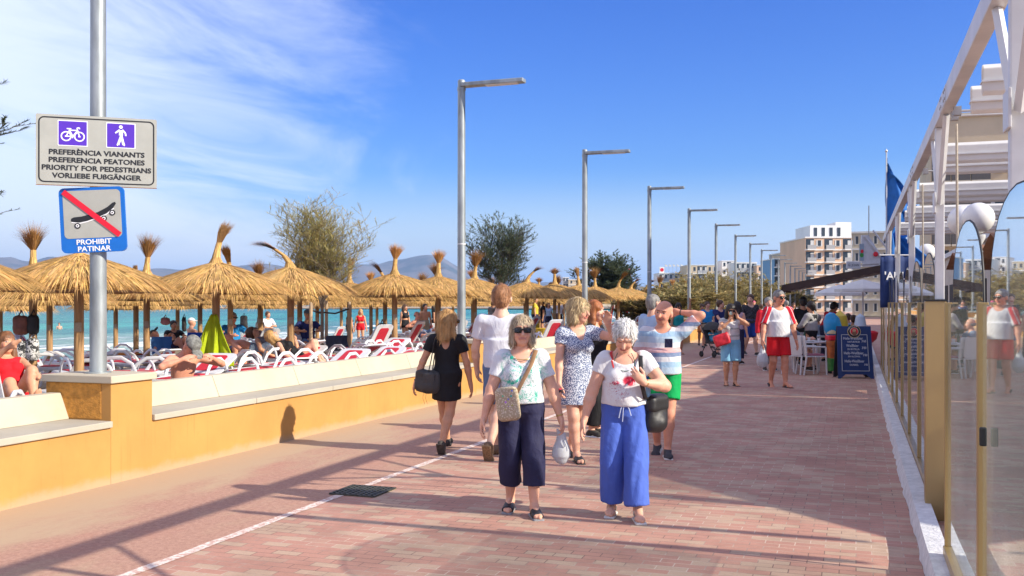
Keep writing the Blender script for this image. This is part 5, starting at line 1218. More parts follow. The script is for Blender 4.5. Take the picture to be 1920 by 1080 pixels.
    def hand(s, S, i, curl=.5, sc=1.0, fine=True):
        H = s.H * sc; d = s.hd[i]; n = s.pn[i]; n = nrm_(n - d * (n @ d)); sd = np.cross(n, d); w_ = s.wri[i]; sg = 1 if i == 0 else -1
        # thumb side points forward when arm hangs: choose side nearest the body front or given
        th = np.asarray(s.p.get('lthumb' if i == 0 else 'rthumb', s.F), float)
        if sd @ th < 0: sd = -sd
        if not fine:
            S.cap(w_, w_ + d * .05 * H, .017 * H, .021 * H, .012); S.cap(w_ + d * .05 * H, w_ + d * .095 * H + n * .02 * H * curl, .019 * H, .011 * H, .012); S.cap(w_ + d * .015 * H + sd * .014 * H, w_ + d * .055 * H + sd * .030 * H + n * .012 * H, .010 * H, .007 * H, .008); return
        ax = np.stack([sd, n, d]); S.ell(w_ + d * .030 * H, (.0245 * H, .0125 * H, .036 * H), ax, .012); S.cap(w_, w_ + d * .02 * H, .0155 * H, .015 * H, .012)
        for k, (off, ln) in enumerate(((.0165, .046), (.0055, .052), (-.0055, .048), (-.0160, .038))):
            b = w_ + d * (.057 - .004 * abs(k - 1.2)) * H + sd * off * H; dd = d; p = b; c = curl * (.55 + .12 * k)
            dd = nrm_(dd + sd * (off * 6)); rr = (.0062, .0064, .0060, .0052)[k] * H
            S.cap(w_ + d * .03 * H + sd * off * .8 * H, b, rr * 1.15, rr * 1.05, .006)
            for j, f in enumerate((.45, .32, .25)):
                dd = nrm_(rotv(dd, np.cross(d, n), c * (.6, 1.0, .8)[j])); e = p + dd * ln * f * H; S.cap(p, e, rr * (1 - .08 * j), rr * (.94 - .1 * j), .003); p = e
        b = w_ + d * .014 * H + sd * .016 * H; m = b + d * .024 * H + sd * .018 * H + n * .008 * H; e = m + d * .026 * H + sd * .005 * H + n * .010 * H
        S.cap(b, m, .0088 * H, .0074 * H, .008); S.cap(m, e, .0072 * H, .0056 * H, .004)
    def headsdf(s, S, fine=True):
        H = s.H; A = s.A; wd = 1.0 if s.sex == 'f' else 1.05
        S.cap(s.nb, s.nt, .034 * H * (1 if s.sex == 'f' else 1.14), .029 * H * (1 if s.sex == 'f' else 1.15), .03)
        S.cap(s.pt(.05, -.01, .268), s.nt - s.hu * .012 * H, .02 * H, .024 * H, .03); S.cap(s.pt(-.05, -.01, .268), s.nt - s.hu * .012 * H, .02 * H, .024 * H, .03)
        H = H * s.HS
        S.ell(s.head(0, -.008, .014), (.0455 * H * wd, .056 * H, .0535 * H), A, .02); S.ell(s.head(0, .014, -.014), (.038 * H * wd, .040 * H, .052 * H), A, .02)
        S.ell(s.head(0, .030, -.050), (.022 * H * wd, .018 * H, .016 * H), A, .02)
        if fine:
            S.cap(s.head(0, .051, .004), s.head(0, .064, -.018), .0055 * H, .0085 * H, .008); 
            for sg in (1, -1):
                S.ell(s.head(sg * .020, .040, -.020), (.014 * H, .012 * H, .014 * H), A, .012)
                S.ell(s.head(sg * .047 * wd, -.004, -.006), (.007 * H, .014 * H, .020 * H), A, .006); S.cap(s.head(sg * .008, .054, .019), s.head(sg * .028, .046, .018), .0058 * H, .0052 * H, .008)
            for sg in (1, -1): S.sub(s.head(sg * .019, .062, .004), (.013 * H, .012 * H, .009 * H), A, .010)
            S.cap(s.head(.010, .0505, -.0375), s.head(-.010, .0505, -.0375), .0050 * H, .0050 * H, .006); S.cap(s.head(.009, .050, -.0315), s.head(-.009, .050, -.0315), .0042 * H, .0042 * H, .006)
        else: S.cap(s.head(0, .048, .004), s.head(0, .062, -.018), .006 * H, .008 * H, .008)
    def paint(s, skin, lips=(.45, .14, .11), brow=(.12, .07, .04), shut=False, flush=.0):
        skin = np.array(skin)
        def f(v):
            c = np.tile(skin, (len(v), 1)); q = (v - s.hc) @ s.A.T / (s.H * s.HS); fr = q[:, 1] > .02; ax = np.abs(q[:, 0]); hd = (np.abs(q) < .09).all(1)
            m = hd & fr & (np.abs(q[:, 2] + .0345) < .0062) & (ax < .0175); c[m] = lips
            m = hd & fr & (np.abs(q[:, 2] - .0185 + ax * .05) < .0034) & (ax > .008) & (ax < .030); c[m] = c[m] * .35 + np.array(brow) * .65
            if not shut:
                e = hd & fr & (((ax - .0185) / .0092) ** 2 + ((q[:, 2] - .0035) / .0046) ** 2 < 1); c[e] = (.50, .45, .42)
                e = hd & fr & (((ax - .0185) / .0046) ** 2 + ((q[:, 2] - .0035) / .0046) ** 2 < 1); c[e] = (.05, .04, .035)
            else:
                e = hd & fr & (((ax - .0185) / .010) ** 2 + ((q[:, 2] - .002) / .0022) ** 2 < 1); c[e] = skin * .35
            ck = hd * np.exp(-(((ax - .026) / .012) ** 2 + ((q[:, 2] + .016) / .012) ** 2)) * fr; c *= (1 - ck[:, None] * np.array([.0, .16, .18]))
            return np.clip(c, 0, 1)
        return f
    def body(s, skin, res, parent, fine=True, curl=(.5, .5), feet=True, cutlow=None, **pk):
        S = Sdf(); s.torso(S)
        for i in (0, 1): s.arm(S, i); s.leg(S, i); s.foot(S, i); s.hand(S, i, curl[i], fine=fine)
        s.headsdf(S, fine=res < .016)
        return sobj('body', S, res, M('skin', attr=True, rough=.5, var=.10, vs=14, sss=.08, spec=.35, bump=.08, bs=220), parent, col=s.paint(skin, **pk))
    # ---------- clothes
    def top(s, name, mat, parent, res, sleeve=.5, hem=.0, o=.010, loose=.0, neck=(.045, .03), flare=1.0, amp=.005, V=0, strap=False):
        H = s.H; S = Sdf(); s.torso(S, o)
        if loose or hem < .06:
            g = s.g; bl = s.p.get('belly', 0.); rx = (.085 if s.sex == 'f' else .088) * g * H + o; ry = (.064 + bl * .8) * g * H + o
            hb = np.array([.0, .0, 1.]); lo_ = s.pt(0, -.004 + bl * .4, hem - .02); S.cone(s.pt(0, bl * .3, .15), lo_, (rx + loose * .6, ry + loose * .6), (rx * flare + loose, ry * flare + loose), s.L, .05)
        if sleeve:
            for i in (0, 1):
                a, e = s.sh[i], s.elb[i]; w_ = s.wri[i]; d = e - a; q = sqrt(s.g); S.cap(a - d * .03, a + d * .18, .033 * H * q + o * .7, .032 * H * q + o * .7, .03)
                if sleeve <= 1: S.cone(a, a + d * sleeve, (.034 * H * q + o * .7,) * 2, (.030 * H * q + o + .003,) * 2, None, .025)
                else: S.cone(a, e, (.037 * H * q + o,) * 2, (.030 * H * q + o + .004,) * 2, None, .025); S.cap(e, e, .029 * H * q + o, None, .02); S.cone(e, e + (w_ - e) * (sleeve - 1), (.029 * H * q + o,) * 2, (.022 * H + o + .005,) * 2, None, .02)
        S.cut(s.pt(0, 0, hem), -s.U)
        S.sub(s.pt(0, .03, .315), (neck[0] * H * 1.25, .085 * H, neck[1] * H * 1.9), s.TA, .006)
        if V: S.sub(s.pt(0, .065, .27), (neck[0] * H * .6, .05 * H, V * H), s.TA, .006)
        return sobj(name, S, res, mat, parent, amp=amp, fs=17, seed=int(H * 1000) + len(name), stretch=(1, 1, .6))
    def skirt(s, name, mat, parent, res, top=.26, hem=-.25, r0=(.09, .07), r1=(.115, .09), o=.01, sleeve=0, neck=(.05, .04), amp=.005, V=0, strap=False):
        H = s.H; S = Sdf(); s.torso(S, o); k = (s.knee[0] + s.knee[1]) / 2; hp = (s.hip[0] + s.hip[1]) / 2; d = k - hp; L = np.linalg.norm(d); frac = (-hem - .012) * H / L
        b = hp + d * frac; S.cone(s.hpt(0, -.006, .04), b, (r0[0] * H, r0[1] * H), (r1[0] * H, r1[1] * H), s.hL, .05)
        if sleeve:
            for i in (0, 1): a, e = s.sh[i], s.elb[i]; S.cap(a, a + (e - a) * .15, .033 * H + o * .7, None, .03); S.cone(a, a + (e - a) * sleeve, (.034 * H + o * .7,) * 2, (.030 * H + o + .004,) * 2, None, .02)
        S.sub(s.pt(0, .03, .315), (neck[0] * H * 1.25, .085 * H, neck[1] * H * 1.9), s.TA, .006)
        if V: S.sub(s.pt(0, V[0], .27), (neck[0] * H * .7, .05 * H, V[1] * H), s.TA, .006)
        if top < .25: S.cut(s.pt(0, 0, top), s.U)
        return sobj(name, S, res, mat, parent, amp=amp, fs=15, seed=3 + len(name), stretch=(1, 1, .35))
    def pants(s, name, mat, parent, res, length=1.0, o=.010, wide=0.0, waist=.09, amp=.006, rb=None):
        """length: 0..1 along thigh, 1..2 along shin"""
        H = s.H; g = sqrt(s.g) * s.p.get('legg', 1); S = Sdf(); r = lambda a: [a[0] * s.g * H + o, a[1] * s.g * H + o, a[2] * H + o]
        s.torso(S, o + .002); S.ell(s.hpt(0, -.010, .01), r((.094 if s.sex == 'f' else .086, .070, .085)), s.HA, .03); bl = s.p.get('belly', 0)
        S.cone(s.hpt(0, -.004, .0), s.hpt(0, -.002 + bl * .3, waist + .02), r((.088 if s.sex == 'f' else .084, .066, 0))[:2], r((.082 if s.sex == 'f' else .082, .062 + bl * .5, 0))[:2], s.hL, .04)
        for i in (0, 1):
            hp, kn, an = s.hip[i], s.knee[i], s.ank[i]; rt = .054 * H * g + o; rk = .036 * H * g + o + wide; ra = (.036 * H * g + o + wide) if rb is None else rb
            K = .030 if i == 0 else .006; S.cap(hp, hp + (kn - hp) * .2, rt, rt, K if i == 0 else .012); K = .006
            if length <= 1: e = hp + (kn - hp) * length; re = rt + (rk - rt) * length * .4 + wide * .4; S.cone(hp, e, (rt, rt), (re, re), None, K)
            else:
                S.cone(hp, kn, (rt, rt), (rk, rk), None, K); S.cap(kn, kn, rk * .99, None, K); e = kn + (an - kn) * (length - 1); S.cone(kn, e, (rk, rk), (ra, ra), None, K)
        S.cut(s.hpt(0, 0, waist), s.hU)
        return sobj(name, S, res, mat, parent, amp=amp, fs=21, seed=5 + len(name), stretch=(1, 1, .38))
    def shoes(s, kind, mat, parent, res, sole=None):
        H = s.H
        for i in (0, 1):
            t, up = s.foot_frame(i); sd = np.cross(t, up); a = s.ank[i]; S = Sdf(); base = a - up * .040 * H
            ax = np.stack([sd, t, up])
            if kind == 'shoe':
                s.foot(S, i, .006); S.cut(a + up * .012 * H, up); S.cut(base - up * .004, -up)
                o = sobj('shoe', S, res, mat, parent)
                B = Sdf(); B.box(base + t * .042 * H + up * .002, (.030 * H, .078 * H, .010), ax, .012); sobj('sole', B, res, sole or m_swhite, o)
            else:
                B = Sdf(); B.box(base + t * .042 * H - up * .004, (.029 * H, .079 * H, .011), ax, .014); o = sobj('sandal', B, res, sole or mat, parent)
                T_ = Sdf()
                if kind == 'slide': T_.cone(a + t * .028 * H - up * .022 * H, a + t * .090 * H - up * .029 * H, (.029 * H, .024 * H + .008), (.031 * H, .014 * H + .009), sd, .008)
                elif kind == 'sandal':
                    T_.cone(a + t * .055 * H - up * .028 * H, a + t * .080 * H - up * .03 * H, (.029 * H, .022 * H), (.029 * H, .017 * H), sd, .006); T_.cone(a + t * .0 * H - up * .008 * H, a + t * .022 * H - up * .012 * H, (.026 * H, .026 * H), (.026 * H, .026 * H), sd, .006)
                else:
                    for sg in (1, -1): T_.cap(a + t * .075 * H - up * .016 * H, a + t * .025 * H + sd * sg * .026 * H - up * .028 * H, .006, .007, .004)
                sobj('strap', T_, res, mat, o)
    def hair(s, kind, mat, parent, res, vol=.010, seed=1, strands=0):
        H = s.H * s.HS; S = Sdf(); A = s.A; wd = 1.0 if s.sex == 'f' else 1.05; v = vol
        S.ell(s.head(0, -.010, .018), (.0455 * H * wd + v, .056 * H + v, .0535 * H + v * .8), A, .02); amp = .004
        if kind == 'short':
            S.ell(s.head(0, -.028, -.015), (.040 * H * wd + v * .6, .034 * H + v * .6, .040 * H), A, .02)
            S.sub(s.head(0, .078, -.016), (.060 * H, .055 * H, .062 * H), A, .008); S.sub(s.head(.06, .018, -.035), (.03 * H, .034 * H, .042 * H), A, .008); S.sub(s.head(-.06, .018, -.035), (.03 * H, .034 * H, .042 * H), A, .008); S.cut(s.head(0, -.0, -.050), -s.hu + s.hf * .2)
        elif kind == 'bald':
            S = Sdf(); S.ell(s.head(0, -.018, -.004), (.046 * H * wd + v * .5, .052 * H + v * .5, .030 * H), A, .02); S.sub(s.head(0, .06, .0), (.07 * H, .062 * H, .08 * H), A, .006); S.sub(s.head(0, -.02, .06), (.04 * H, .07 * H, .05 * H), A, .01)
            amp = .002
        elif kind in ('bob', 'fringe'):
            for sg in (1, -1): S.cap(s.head(sg * .036, -.004, .01), s.head(sg * .044, .006, -.050), .020 * H, .017 * H, .02)
            S.cap(s.head(0, -.040, .0), s.head(0, -.044, -.05), .034 * H, .026 * H, .03); S.cap(s.head(.03, -.03, -.01), s.head(.034, -.03, -.055), .024 * H, .02 * H, .02); S.cap(s.head(-.03, -.03, -.01), s.head(-.034, -.03, -.055), .024 * H, .02 * H, .02)
            S.sub(s.head(0, .078, -.036 if kind == 'bob' else -.040), (.036 * H, .056 * H, .060 * H), A, .008)
        elif kind == 'long':
            for sg in (1, -1): S.cap(s.head(sg * .036, -.004, .01), s.head(sg * .050, .004, -.085), .022 * H, .020 * H, .02); S.cap(s.head(sg * .034, -.03, 0), s.head(sg * .042, -.040, -.105), .028 * H, .022 * H, .02)
            S.cap(s.head(0, -.042, .0), s.head(0, -.052, -.115), .034 * H, .024 * H, .03); S.sub(s.head(0, .078, -.034), (.037 * H, .056 * H, .062 * H), A, .008); amp = .007
        elif kind == 'bun':
            S.ell(s.head(0, -.066, .020), (.026 * H, .022 * H, .026 * H), A, .01); S.cap(s.head(0, -.03, -.01), s.head(0, -.035, -.035), .036 * H, .028 * H, .02); S.sub(s.head(0, .078, -.034), (.044 * H, .056 * H, .062 * H), A, .008)
        elif kind == 'pony':
            S.cap(s.head(0, -.064, .020), s.head(0, -.085, -.06), .016 * H, .011 * H, .015); S.cap(s.head(0, -.03, -.01), s.head(0, -.035, -.035), .036 * H, .028 * H, .02); S.sub(s.head(0, .078, -.034), (.044 * H, .056 * H, .062 * H), A, .008)
        elif kind == 'cap':
            S = Sdf(); S.ell(s.head(0, -.008, .022), (.0455 * H * wd + .010, .056 * H + .010, .050 * H + .010), A, .02); S.cut(s.head(0, 0, .022), -s.hu - s.hf * .1); S.ell(s.head(0, .075, .024), (.040 * H, .045 * H, .007 * H), A, .01); return sobj('cap', S, res, mat, parent)
        v_, q_ = S.mesh(res, amp=amp * .8, fs=45, seed=seed, stretch=(1, 1, .6))
        if not strands: return mesh_from('hair', v_, q_, mat, parent, True, 180)
        n_ = vnorm(v_, q_); r = np.random.RandomState(seed); V = v_.tolist(); Fc = q_.tolist(); crown = s.head(0, -.02, .07)
        ln = {'short': .035, 'bald': .02, 'bun': .05, 'pony': .05, 'bob': .045}.get(kind, .075)
        for i_ in r.randint(0, len(v_), strands):
            p, n = v_[i_], n_[i_]; away = p - crown; d = -s.hu * .9 + away / max(np.linalg.norm(away), 1e-6) * .8 - s.hf * (.25 if kind != 'short' else -.1); d = d - n * (d @ n) * .92; d = nrm_(d + r.normal(size=3) * .22)
            sd = nrm_(np.cross(d, n)) * r.uniform(.0015, .0035); L_ = ln * r.uniform(.5, 1.2); p0 = p + n * .001; p1 = p0 + d * L_ * .5 + n * r.uniform(.002, .010); p2 = p0 + d * L_ + n * r.uniform(-.002, .014)
            b_ = len(V); V += [(p0 - sd).tolist(), (p0 + sd).tolist(), (p1 + sd).tolist(), (p1 - sd).tolist(), p2.tolist()]; Fc += [[b_, b_ + 1, b_ + 2, b_ + 3], [b_ + 3, b_ + 2, b_ + 4]]
        return mesh_from('hair', V, Fc, mat, parent, True, 180)
    def glasses(s, parent, res=.004, dark=True):
        S = Sdf(); H = s.H * s.HS
        for sg in (1, -1): S.box(s.head(sg * .021, .060, .002), (.0175 * H, .003 * H, .0125 * H), s.A, .006, .003); S.cap(s.head(sg * .038, .056, .006), s.head(sg * .046, .0, .006), .0028 * H, .0025 * H, .003)
        S.cap(s.head(.012, .062, .006), s.head(-.012, .062, .006), .003 * H, None, .003)
        return sobj('sunglasses', S, res, M('dark_lens', (.012, .010, .010), .12, var=0), parent)
    def watch(s, parent, i, mat, res=.005):
        a = s.wri[i]; d = nrm_(s.elb[i] - a); S = Sdf(); S.cone(a + d * .012, a + d * .026, (.0190 * s.H,) * 2, (.0195 * s.H,) * 2); return sobj('watch', S, res, mat, parent)
SK = {'tan': (.60, .31, .18), 'fair': (.68, .42, .30), 'pink': (.70, .38, .26), 'dark': (.48, .235, .13), 'red': (.66, .30, .19)}
def figure(label, loc, rz, group=None): return thing('person', label, 'person', loc, rz, group)
def at(px, z, h=0.): x, y = ray(px, z); return (x, y, h)
def wrinkle(t, b):
    w1 = noise(t, 6, 2, .5, (1, 1, .5), dist=1.8); w2 = noise(t, 15, 2, .5, (1, 1, .7), dist=1.5); w3 = noise(t, 340, 2)
    h = mth(t, 'ADD', mth(t, 'MULTIPLY_ADD', w2, .45, w1), mth(t, 'MULTIPLY', w3, .03)); bumpto(t, b, h, .34, .035)
def cloth(name, col=0, var=.10, rough=.85, **k):
    if 'cloth_' + name in MC: return MC['cloth_' + name]
    m = M('cloth_' + name, col, rough, var=var, vs=5, spec=.25, **k); t = m.node_tree; wrinkle(t, t.nodes['Principled BSDF']); return m
def hairm(name, col): return M('hair_' + name, col, .5, var=.45, vs=26, sc3=(1.6, 1.6, .22), bump=.6, bs=70, spec=.4)
# ================================================================ the people on the promenade
def objxyz(t):
    tcn = t.nodes.new('ShaderNodeTexCoord'); sp = t.nodes.new('ShaderNodeSeparateXYZ'); t.links.new(tcn.outputs['Object'], sp.inputs[0]); return sp.outputs, tcn.outputs['Object']
def fin(m, t, b, c, rough=.85):
    t.links.new(c, b.inputs['Base Color']); b.inputs['Roughness'].default_value = rough; b.inputs['Specular IOR Level'].default_value = .25
    wrinkle(t, b); return m
def around(t, v, p, r0, r1, sc=(1, 1, 1)):
    n = nd(t, 'ShaderNodeVectorMath', operation='SUBTRACT'); t.links.new(v, n.inputs[0]); n.inputs[1].default_value = p
    q = nd(t, 'ShaderNodeVectorMath', operation='MULTIPLY'); t.links.new(n.outputs[0], q.inputs[0]); q.inputs[1].default_value = sc
    l = nd(t, 'ShaderNodeVectorMath', operation='LENGTH'); t.links.new(q.outputs[0], l.inputs[0]); return ramp(t, l.outputs['Value'], r0, r1, 1, 0)
def mat_floral():
    m, t, b = newmat('white_tee_teal_flowers'); o, v = objxyz(t); c = (.66, .67, .69)
    reg = mth(t, 'MAXIMUM', around(t, v, (.02, -.12, 1.08), .10, .26, (1, .3, .8)), around(t, v, (-.09, -.1, 1.22), .02, .10, (1, .3, 1)))
    n1 = noise(t, 13, 3, .55, dist=1.6); n2 = noise(t, 19, 2, .5, dist=2.2)
    wash = mth(t, 'MULTIPLY', ramp(t, n1, .50, .60), reg); c = mix(t, mth(t, 'MULTIPLY', wash, .75), c, (.16, .52, .42))
    band = mth(t, 'ABSOLUTE', mth(t, 'SUBTRACT', n2, .5)); ln = mth(t, 'MULTIPLY', ramp(t, band, .030, .012), reg); c = mix(t, ln, c, (.01, .25, .19))
    pet = mth(t, 'MULTIPLY', ramp(t, n1, .63, .67), reg); c = mix(t, pet, c, (.02, .38, .26)); return fin(m, t, b, c)
def mat_poppy():
    m, t, b = newmat('white_tee_red_print'); o, v = objxyz(t); c = (.68, .68, .69)
    d = noise(t, 40, 3, .6); bl = mth(t, 'MULTIPLY', around(t, v, (.035, -.16, 1.075), .028, .048, (.75, .2, 1)), ramp(t, d, .35, .5)); c = mix(t, bl, c, (.60, .03, .07))
    b2 = mth(t, 'MULTIPLY', around(t, v, (-.075, -.15, 1.06), .012, .03, (.6, .2, 1.3)), ramp(t, d, .40, .5)); c = mix(t, b2, c, (.50, .06, .10))
    n2 = noise(t, 16, 2, .5, dist=2.5); reg = around(t, v, (-.05, -.15, 1.02), .05, .11, (1, .2, .8)); ln = mth(t, 'MULTIPLY', ramp(t, mth(t, 'ABSOLUTE', mth(t, 'SUBTRACT', n2, .5)), .020, .008), reg); c = mix(t, ln, c, (.42, .06, .12)); return fin(m, t, b, c)
def mat_stripes(name, bands, period, wob=.0):
    m, t, b = newmat(name); o, v = objxyz(t); z = mth(t, 'MULTIPLY_ADD', noise(t, 4, 2), wob, o[2])
    f = mth(t, 'FRACT', mth(t, 'DIVIDE', z, period)); r = t.nodes.new('ShaderNodeValToRGB'); r.color_ramp.interpolation = 'CONSTANT'; e = r.color_ramp.elements
    e[0].position = 0; e[0].color = (*bands[0][1], 1); e[1].position = bands[1][0]; e[1].color = (*bands[1][1], 1)
    for p, c in bands[2:]: q = e.new(p); q.color = (*c, 1)
    t.links.new(f, r.inputs[0]); c = mix(t, ramp(t, noise(t, 60, 3, .6, (.3, .3, 2)), .45, .7, 0, .25), r.outputs[0], (.6, .6, .66)); return fin(m, t, b, c)
def mat_speckle():
    m, t, b = newmat('blue_speckled_dress'); o, v = objxyz(t); n = nd(t, 'ShaderNodeTexVoronoi', Scale=88.); t.links.new(v, n.inputs['Vector'])
    c = mix(t, ramp(t, n.outputs['Distance'], .46, .54), (.045, .075, .19), (.60, .64, .70)); return fin(m, t, b, c)
def mat_raglan():
    m, t, b = newmat('white_red_raglan_shirt'); o, v = objxyz(t); c = (.64, .64, .65)
    ax = mth(t, 'ABSOLUTE', o[0]); e = mth(t, 'MULTIPLY_ADD', o[2], .44, mth(t, 'ADD', ax, -.835)); c = mix(t, ramp(t, e, .00, .006), c, (.52, .012, .03))
    st = mth(t, 'ABSOLUTE', mth(t, 'SUBTRACT', e, .088)); c = mix(t, ramp(t, st, .008, .006), c, (.66, .66, .66)); return fin(m, t, b, c)
def mat_straw_bag():
    m, t, b = newmat('woven_straw_bag'); o, v = objxyz(t); n = nd(t, 'ShaderNodeTexVoronoi', Scale=70.); t.links.new(v, n.inputs['Vector'])
    c = mix(t, ramp(t, n.outputs['Distance'], .2, .5), (.66, .57, .43), (.42, .33, .22)); q = nd(t, 'ShaderNodeTexVoronoi', Scale=32.); t.links.new(v, q.inputs['Vector'])
    hs_ = nd(t, 'ShaderNodeHueSaturation', Saturation=1.6, Value=.8); t.links.new(q.outputs['Color'], hs_.inputs['Color'])
    reg = mth(t, 'MULTIPLY', around(t, v, (-.115, -.2, .94), .035, .055, (1, .2, .45)), ramp(t, q.outputs['Distance'], .30, .22)); c = mix(t, reg, c, hs_.outputs[0]); return fin(m, t, b, c, .7)
m_leather = M('black_leather', (.018, .017, .018), .5, var=.25, vs=12, bump=.2, bs=90); m_tanl = M('tan_leather', (.36, .20, .09), .5, var=.2, vs=14)
m_bagp = M('white_plastic_bag', (.66, .68, .70), .35, var=.08, vs=9, trans=.35); m_silver = M('silver_sandal', (.50, .47, .42), .35, .4, var=.15)
m_goldw = M('gold_watch', (.60, .42, .16), .3, .8)
m_greybag = M('charcoal_nylon', (.05, .048, .046), .75, var=.25, vs=8, bump=.3, bs=60)
def strap_obj(name, pts, w_, mat, parent, flat=.25): b = MB(); b.tube(pts, w_, 8, flat=flat); return b.build(name, mat, parent, True)
def blobbag(name, label, cat, loc, rz, parts):
    t = thing(name, label, cat, loc, rz)
    for nm, S, h, mat, k in parts: sobj(nm, S, h, mat, t, **k)
    return t
def plastic_bag(label, loc, rz, p, w_, hgt, res=.008, seed=1):
    S = Sdf(); x, y, z = p; S.ell((x, y, z - hgt * .62), (w_, w_ * .7, hgt * .33), I3, .05); S.cone((x, y, z), (x, y, z - hgt * .7), (.030, .022), (w_ * .95, w_ * .7), (1, 0, 0), .03); S.cap((x - .03, y, z + .02), (x, y, z - .05), .012, .014, .01)
    return blobbag('plastic_bag', label, 'bag', loc, rz, [('bag', S, res, m_bagp, dict(amp=.010, fs=22, seed=seed, stretch=(1, 1, .3)))])
# ---- 1 woman with sunglasses and floral tee
L1 = at(978, 7.88); r1 = TH + R(2)
t = figure('woman in sunglasses, white tee with teal flowers and navy cropped trousers walking forward', L1, r1)
B1 = Body(1.57, 'f', 1.10, armg=1.14, belly=.012, lf=(.060, -.08, .042), rf=(-.054, .07, .050), ltoe=(.15, -1, -.02), rtoe=(-.2, -1, -.05), lh=(.195, -.03, .485), rh=(-.195, -.05, .475), lel=(.6, .7, 0), rel=(-.6, .7, 0), head=(2, -3, 0), lthumb=(0, -1, 0), rthumb=(0, -1, 0), spine=(0, -.02, 1))
B1.body(SK['pink'], .0062, t, curl=(1.1, .6), lips=(.50, .22, .17))
B1.top('t_shirt', mat_floral(), t, .008, sleeve=.62, hem=.035, o=.012, loose=.012, neck=(.052, .032), amp=.006, V=.035)
B1.pants('cropped_trousers', cloth('navy', (.022, .022, .062), rough=.7), t, .008, length=1.56, o=.009, wide=.020, waist=.085, amp=.010)
B1.shoes('slide', M('black_sandal', (.018, .018, .025), .5), t, .006, sole=M('grey_sole', (.25, .25, .26), .7))
B1.hair('bob', hairm('ash_blonde', (.52, .41, .27)), t, .006, vol=.014, seed=3, strands=1500)
B1.glasses(t); B1.watch(t, 0, m_goldw)
b = MB(); nk = [B1.pt(.055 * cos(a), .018 + .045 * sin(a) * (1 if sin(a) > 0 else .8), .272 - .018 * max(0, sin(a))) for a in [k * 2 * pi / 24 for k in range(25)]]; b.tube(nk, .0035, 6); b.build('necklace', m_goldw, t, True)
S = Sdf(); ax = np.stack([nrm_((.95, -.1, .12)), nrm_((.1, .95, 0)), (-.12, 0, 1)]); S.box((-.115, -.155, .885), (.092, .048, .135), ax, .045, .01)
bg_ = blobbag('crossbody_bag', 'woven straw crossbody bag with coloured beads at the hip of the woman in sunglasses', 'bag', L1, r1, [('pouch', S, .007, mat_straw_bag(), {})])
strap_obj('strap', [B1.pt(.075, -.05, .30), B1.pt(.07, .03, .297), B1.pt(.045, .085, .235), B1.pt(.005, .108, .16), B1.pt(-.035, .105, .08), (-.095, -.16, 1.00)], .018, m_tanl, bg_)
strap_obj('zip', [(-.19, -.20, 1.0), (-.115, -.206, 1.008), (-.035, -.20, 1.01)], .004, m_goldw, bg_)
plastic_bag('small crumpled white plastic bag held low by the woman in sunglasses', L1, r1, tuple(B1.wri[0] + B1.hd[0] * .10 + vec(-.02, -.01, -.02)), .062, .26, seed=4)
# ---- 2 white haired woman looking down
L2 = at(1170, 7.75); r2 = TH - R(4)
t = figure('white-haired woman looking down in white tee with red print and wide blue trousers', L2, r2)
B2 = Body(1.56, 'f', 1.12, armg=1.16, belly=.016, lf=(.064, -.085, .042), rf=(-.058, .05, .046), ltoe=(.10, -1, 0), rtoe=(-.15, -1, 0), lh=(.090, -.155, .685), lel=(1, .6, -.45), lhand=(-.62, -.30, .62), lpalm=(-.1, .9, .1), lthumb=(0, 0, 1), rh=(-.215, -.06, .445), rel=(-.8, .6, 0), head=(-6, 30, -4), rthumb=(0, -1, 0), spine=(0, -.06, 1), lknee=(.05, -1, 0))
B2.body(SK['pink'], .0062, t, curl=(1.0, .55), shut=True, brow=(.5, .45, .4))
B2.top('t_shirt', mat_poppy(), t, .008, sleeve=.46, hem=.040, o=.012, loose=.012, neck=(.062, .042), amp=.006)
B2.pants('trousers', cloth('cornflower', (.075, .14, .52), rough=.75), t, .0085, length=1.88, o=.009, wide=.024, waist=.080, amp=.013)
B2.shoes('sandal', m_silver, t, .006, sole=M('white_sole', (.6, .58, .55), .6))
B2.hair('short', hairm('white', (.74, .73, .70)), t, .006, vol=.013, seed=5, strands=1500); B2.watch(t, 0, m_goldw)
b = MB(); b.tube([B2.pt(-.060, -.03, .300), B2.pt(-.066, .012, .298), B2.pt(-.060, .050, .255), B2.pt(-.052, .062, .225)], .010, 6, flat=.3); b.build('red_strap', M('red_strap', (.55, .03, .03), .6), t, True)
b = MB(); nk = [B2.pt(.05 * sin(a), .03 + .055 * (1 - abs(a) / 2.6), .298 - .085 * (1 - (a / 2.4) ** 2)) for a in [k * .2 - 2.4 for k in range(25)]]; b.tube(nk, .003, 6); b.build('cord_necklace', M('green_cord', (.03, .09, .07), .6), t, True)
for sg, q in ((-1, .12), (1, .10), (-.4, .15)):
    b = MB(); b.tube([B2.hpt(.0, .096, .055), B2.hpt(.02 * sg, .104, .03), B2.hpt(.03 * sg, .106, .055 - q * .6)], .004, 6); b.build('drawstring', M('pale_cord', (.45, .5, .66), .7), t, True)
S = Sdf(); ax = np.stack([nrm_((.6, .8, 0)), nrm_((-.8, .6, 0)), (0, 0, 1.)]); S.box((.245, .04, .815), (.12, .06, .14), ax, .05, .02); S.ell((.245, .03, .745), (.10, .085, .085), I3, .04);
P2 = Sdf(); P2.box((.245, .04, .885), (.128, .068, .075), ax, .05, .01)
bg_ = blobbag('shoulder_bag', 'shiny black shoulder bag with a side pocket carried by the white-haired woman', 'bag', L2, r2, [('pouch', S, .008, m_leather, dict(amp=.010, fs=14)), ('flap', P2, .007, m_leather, {})])
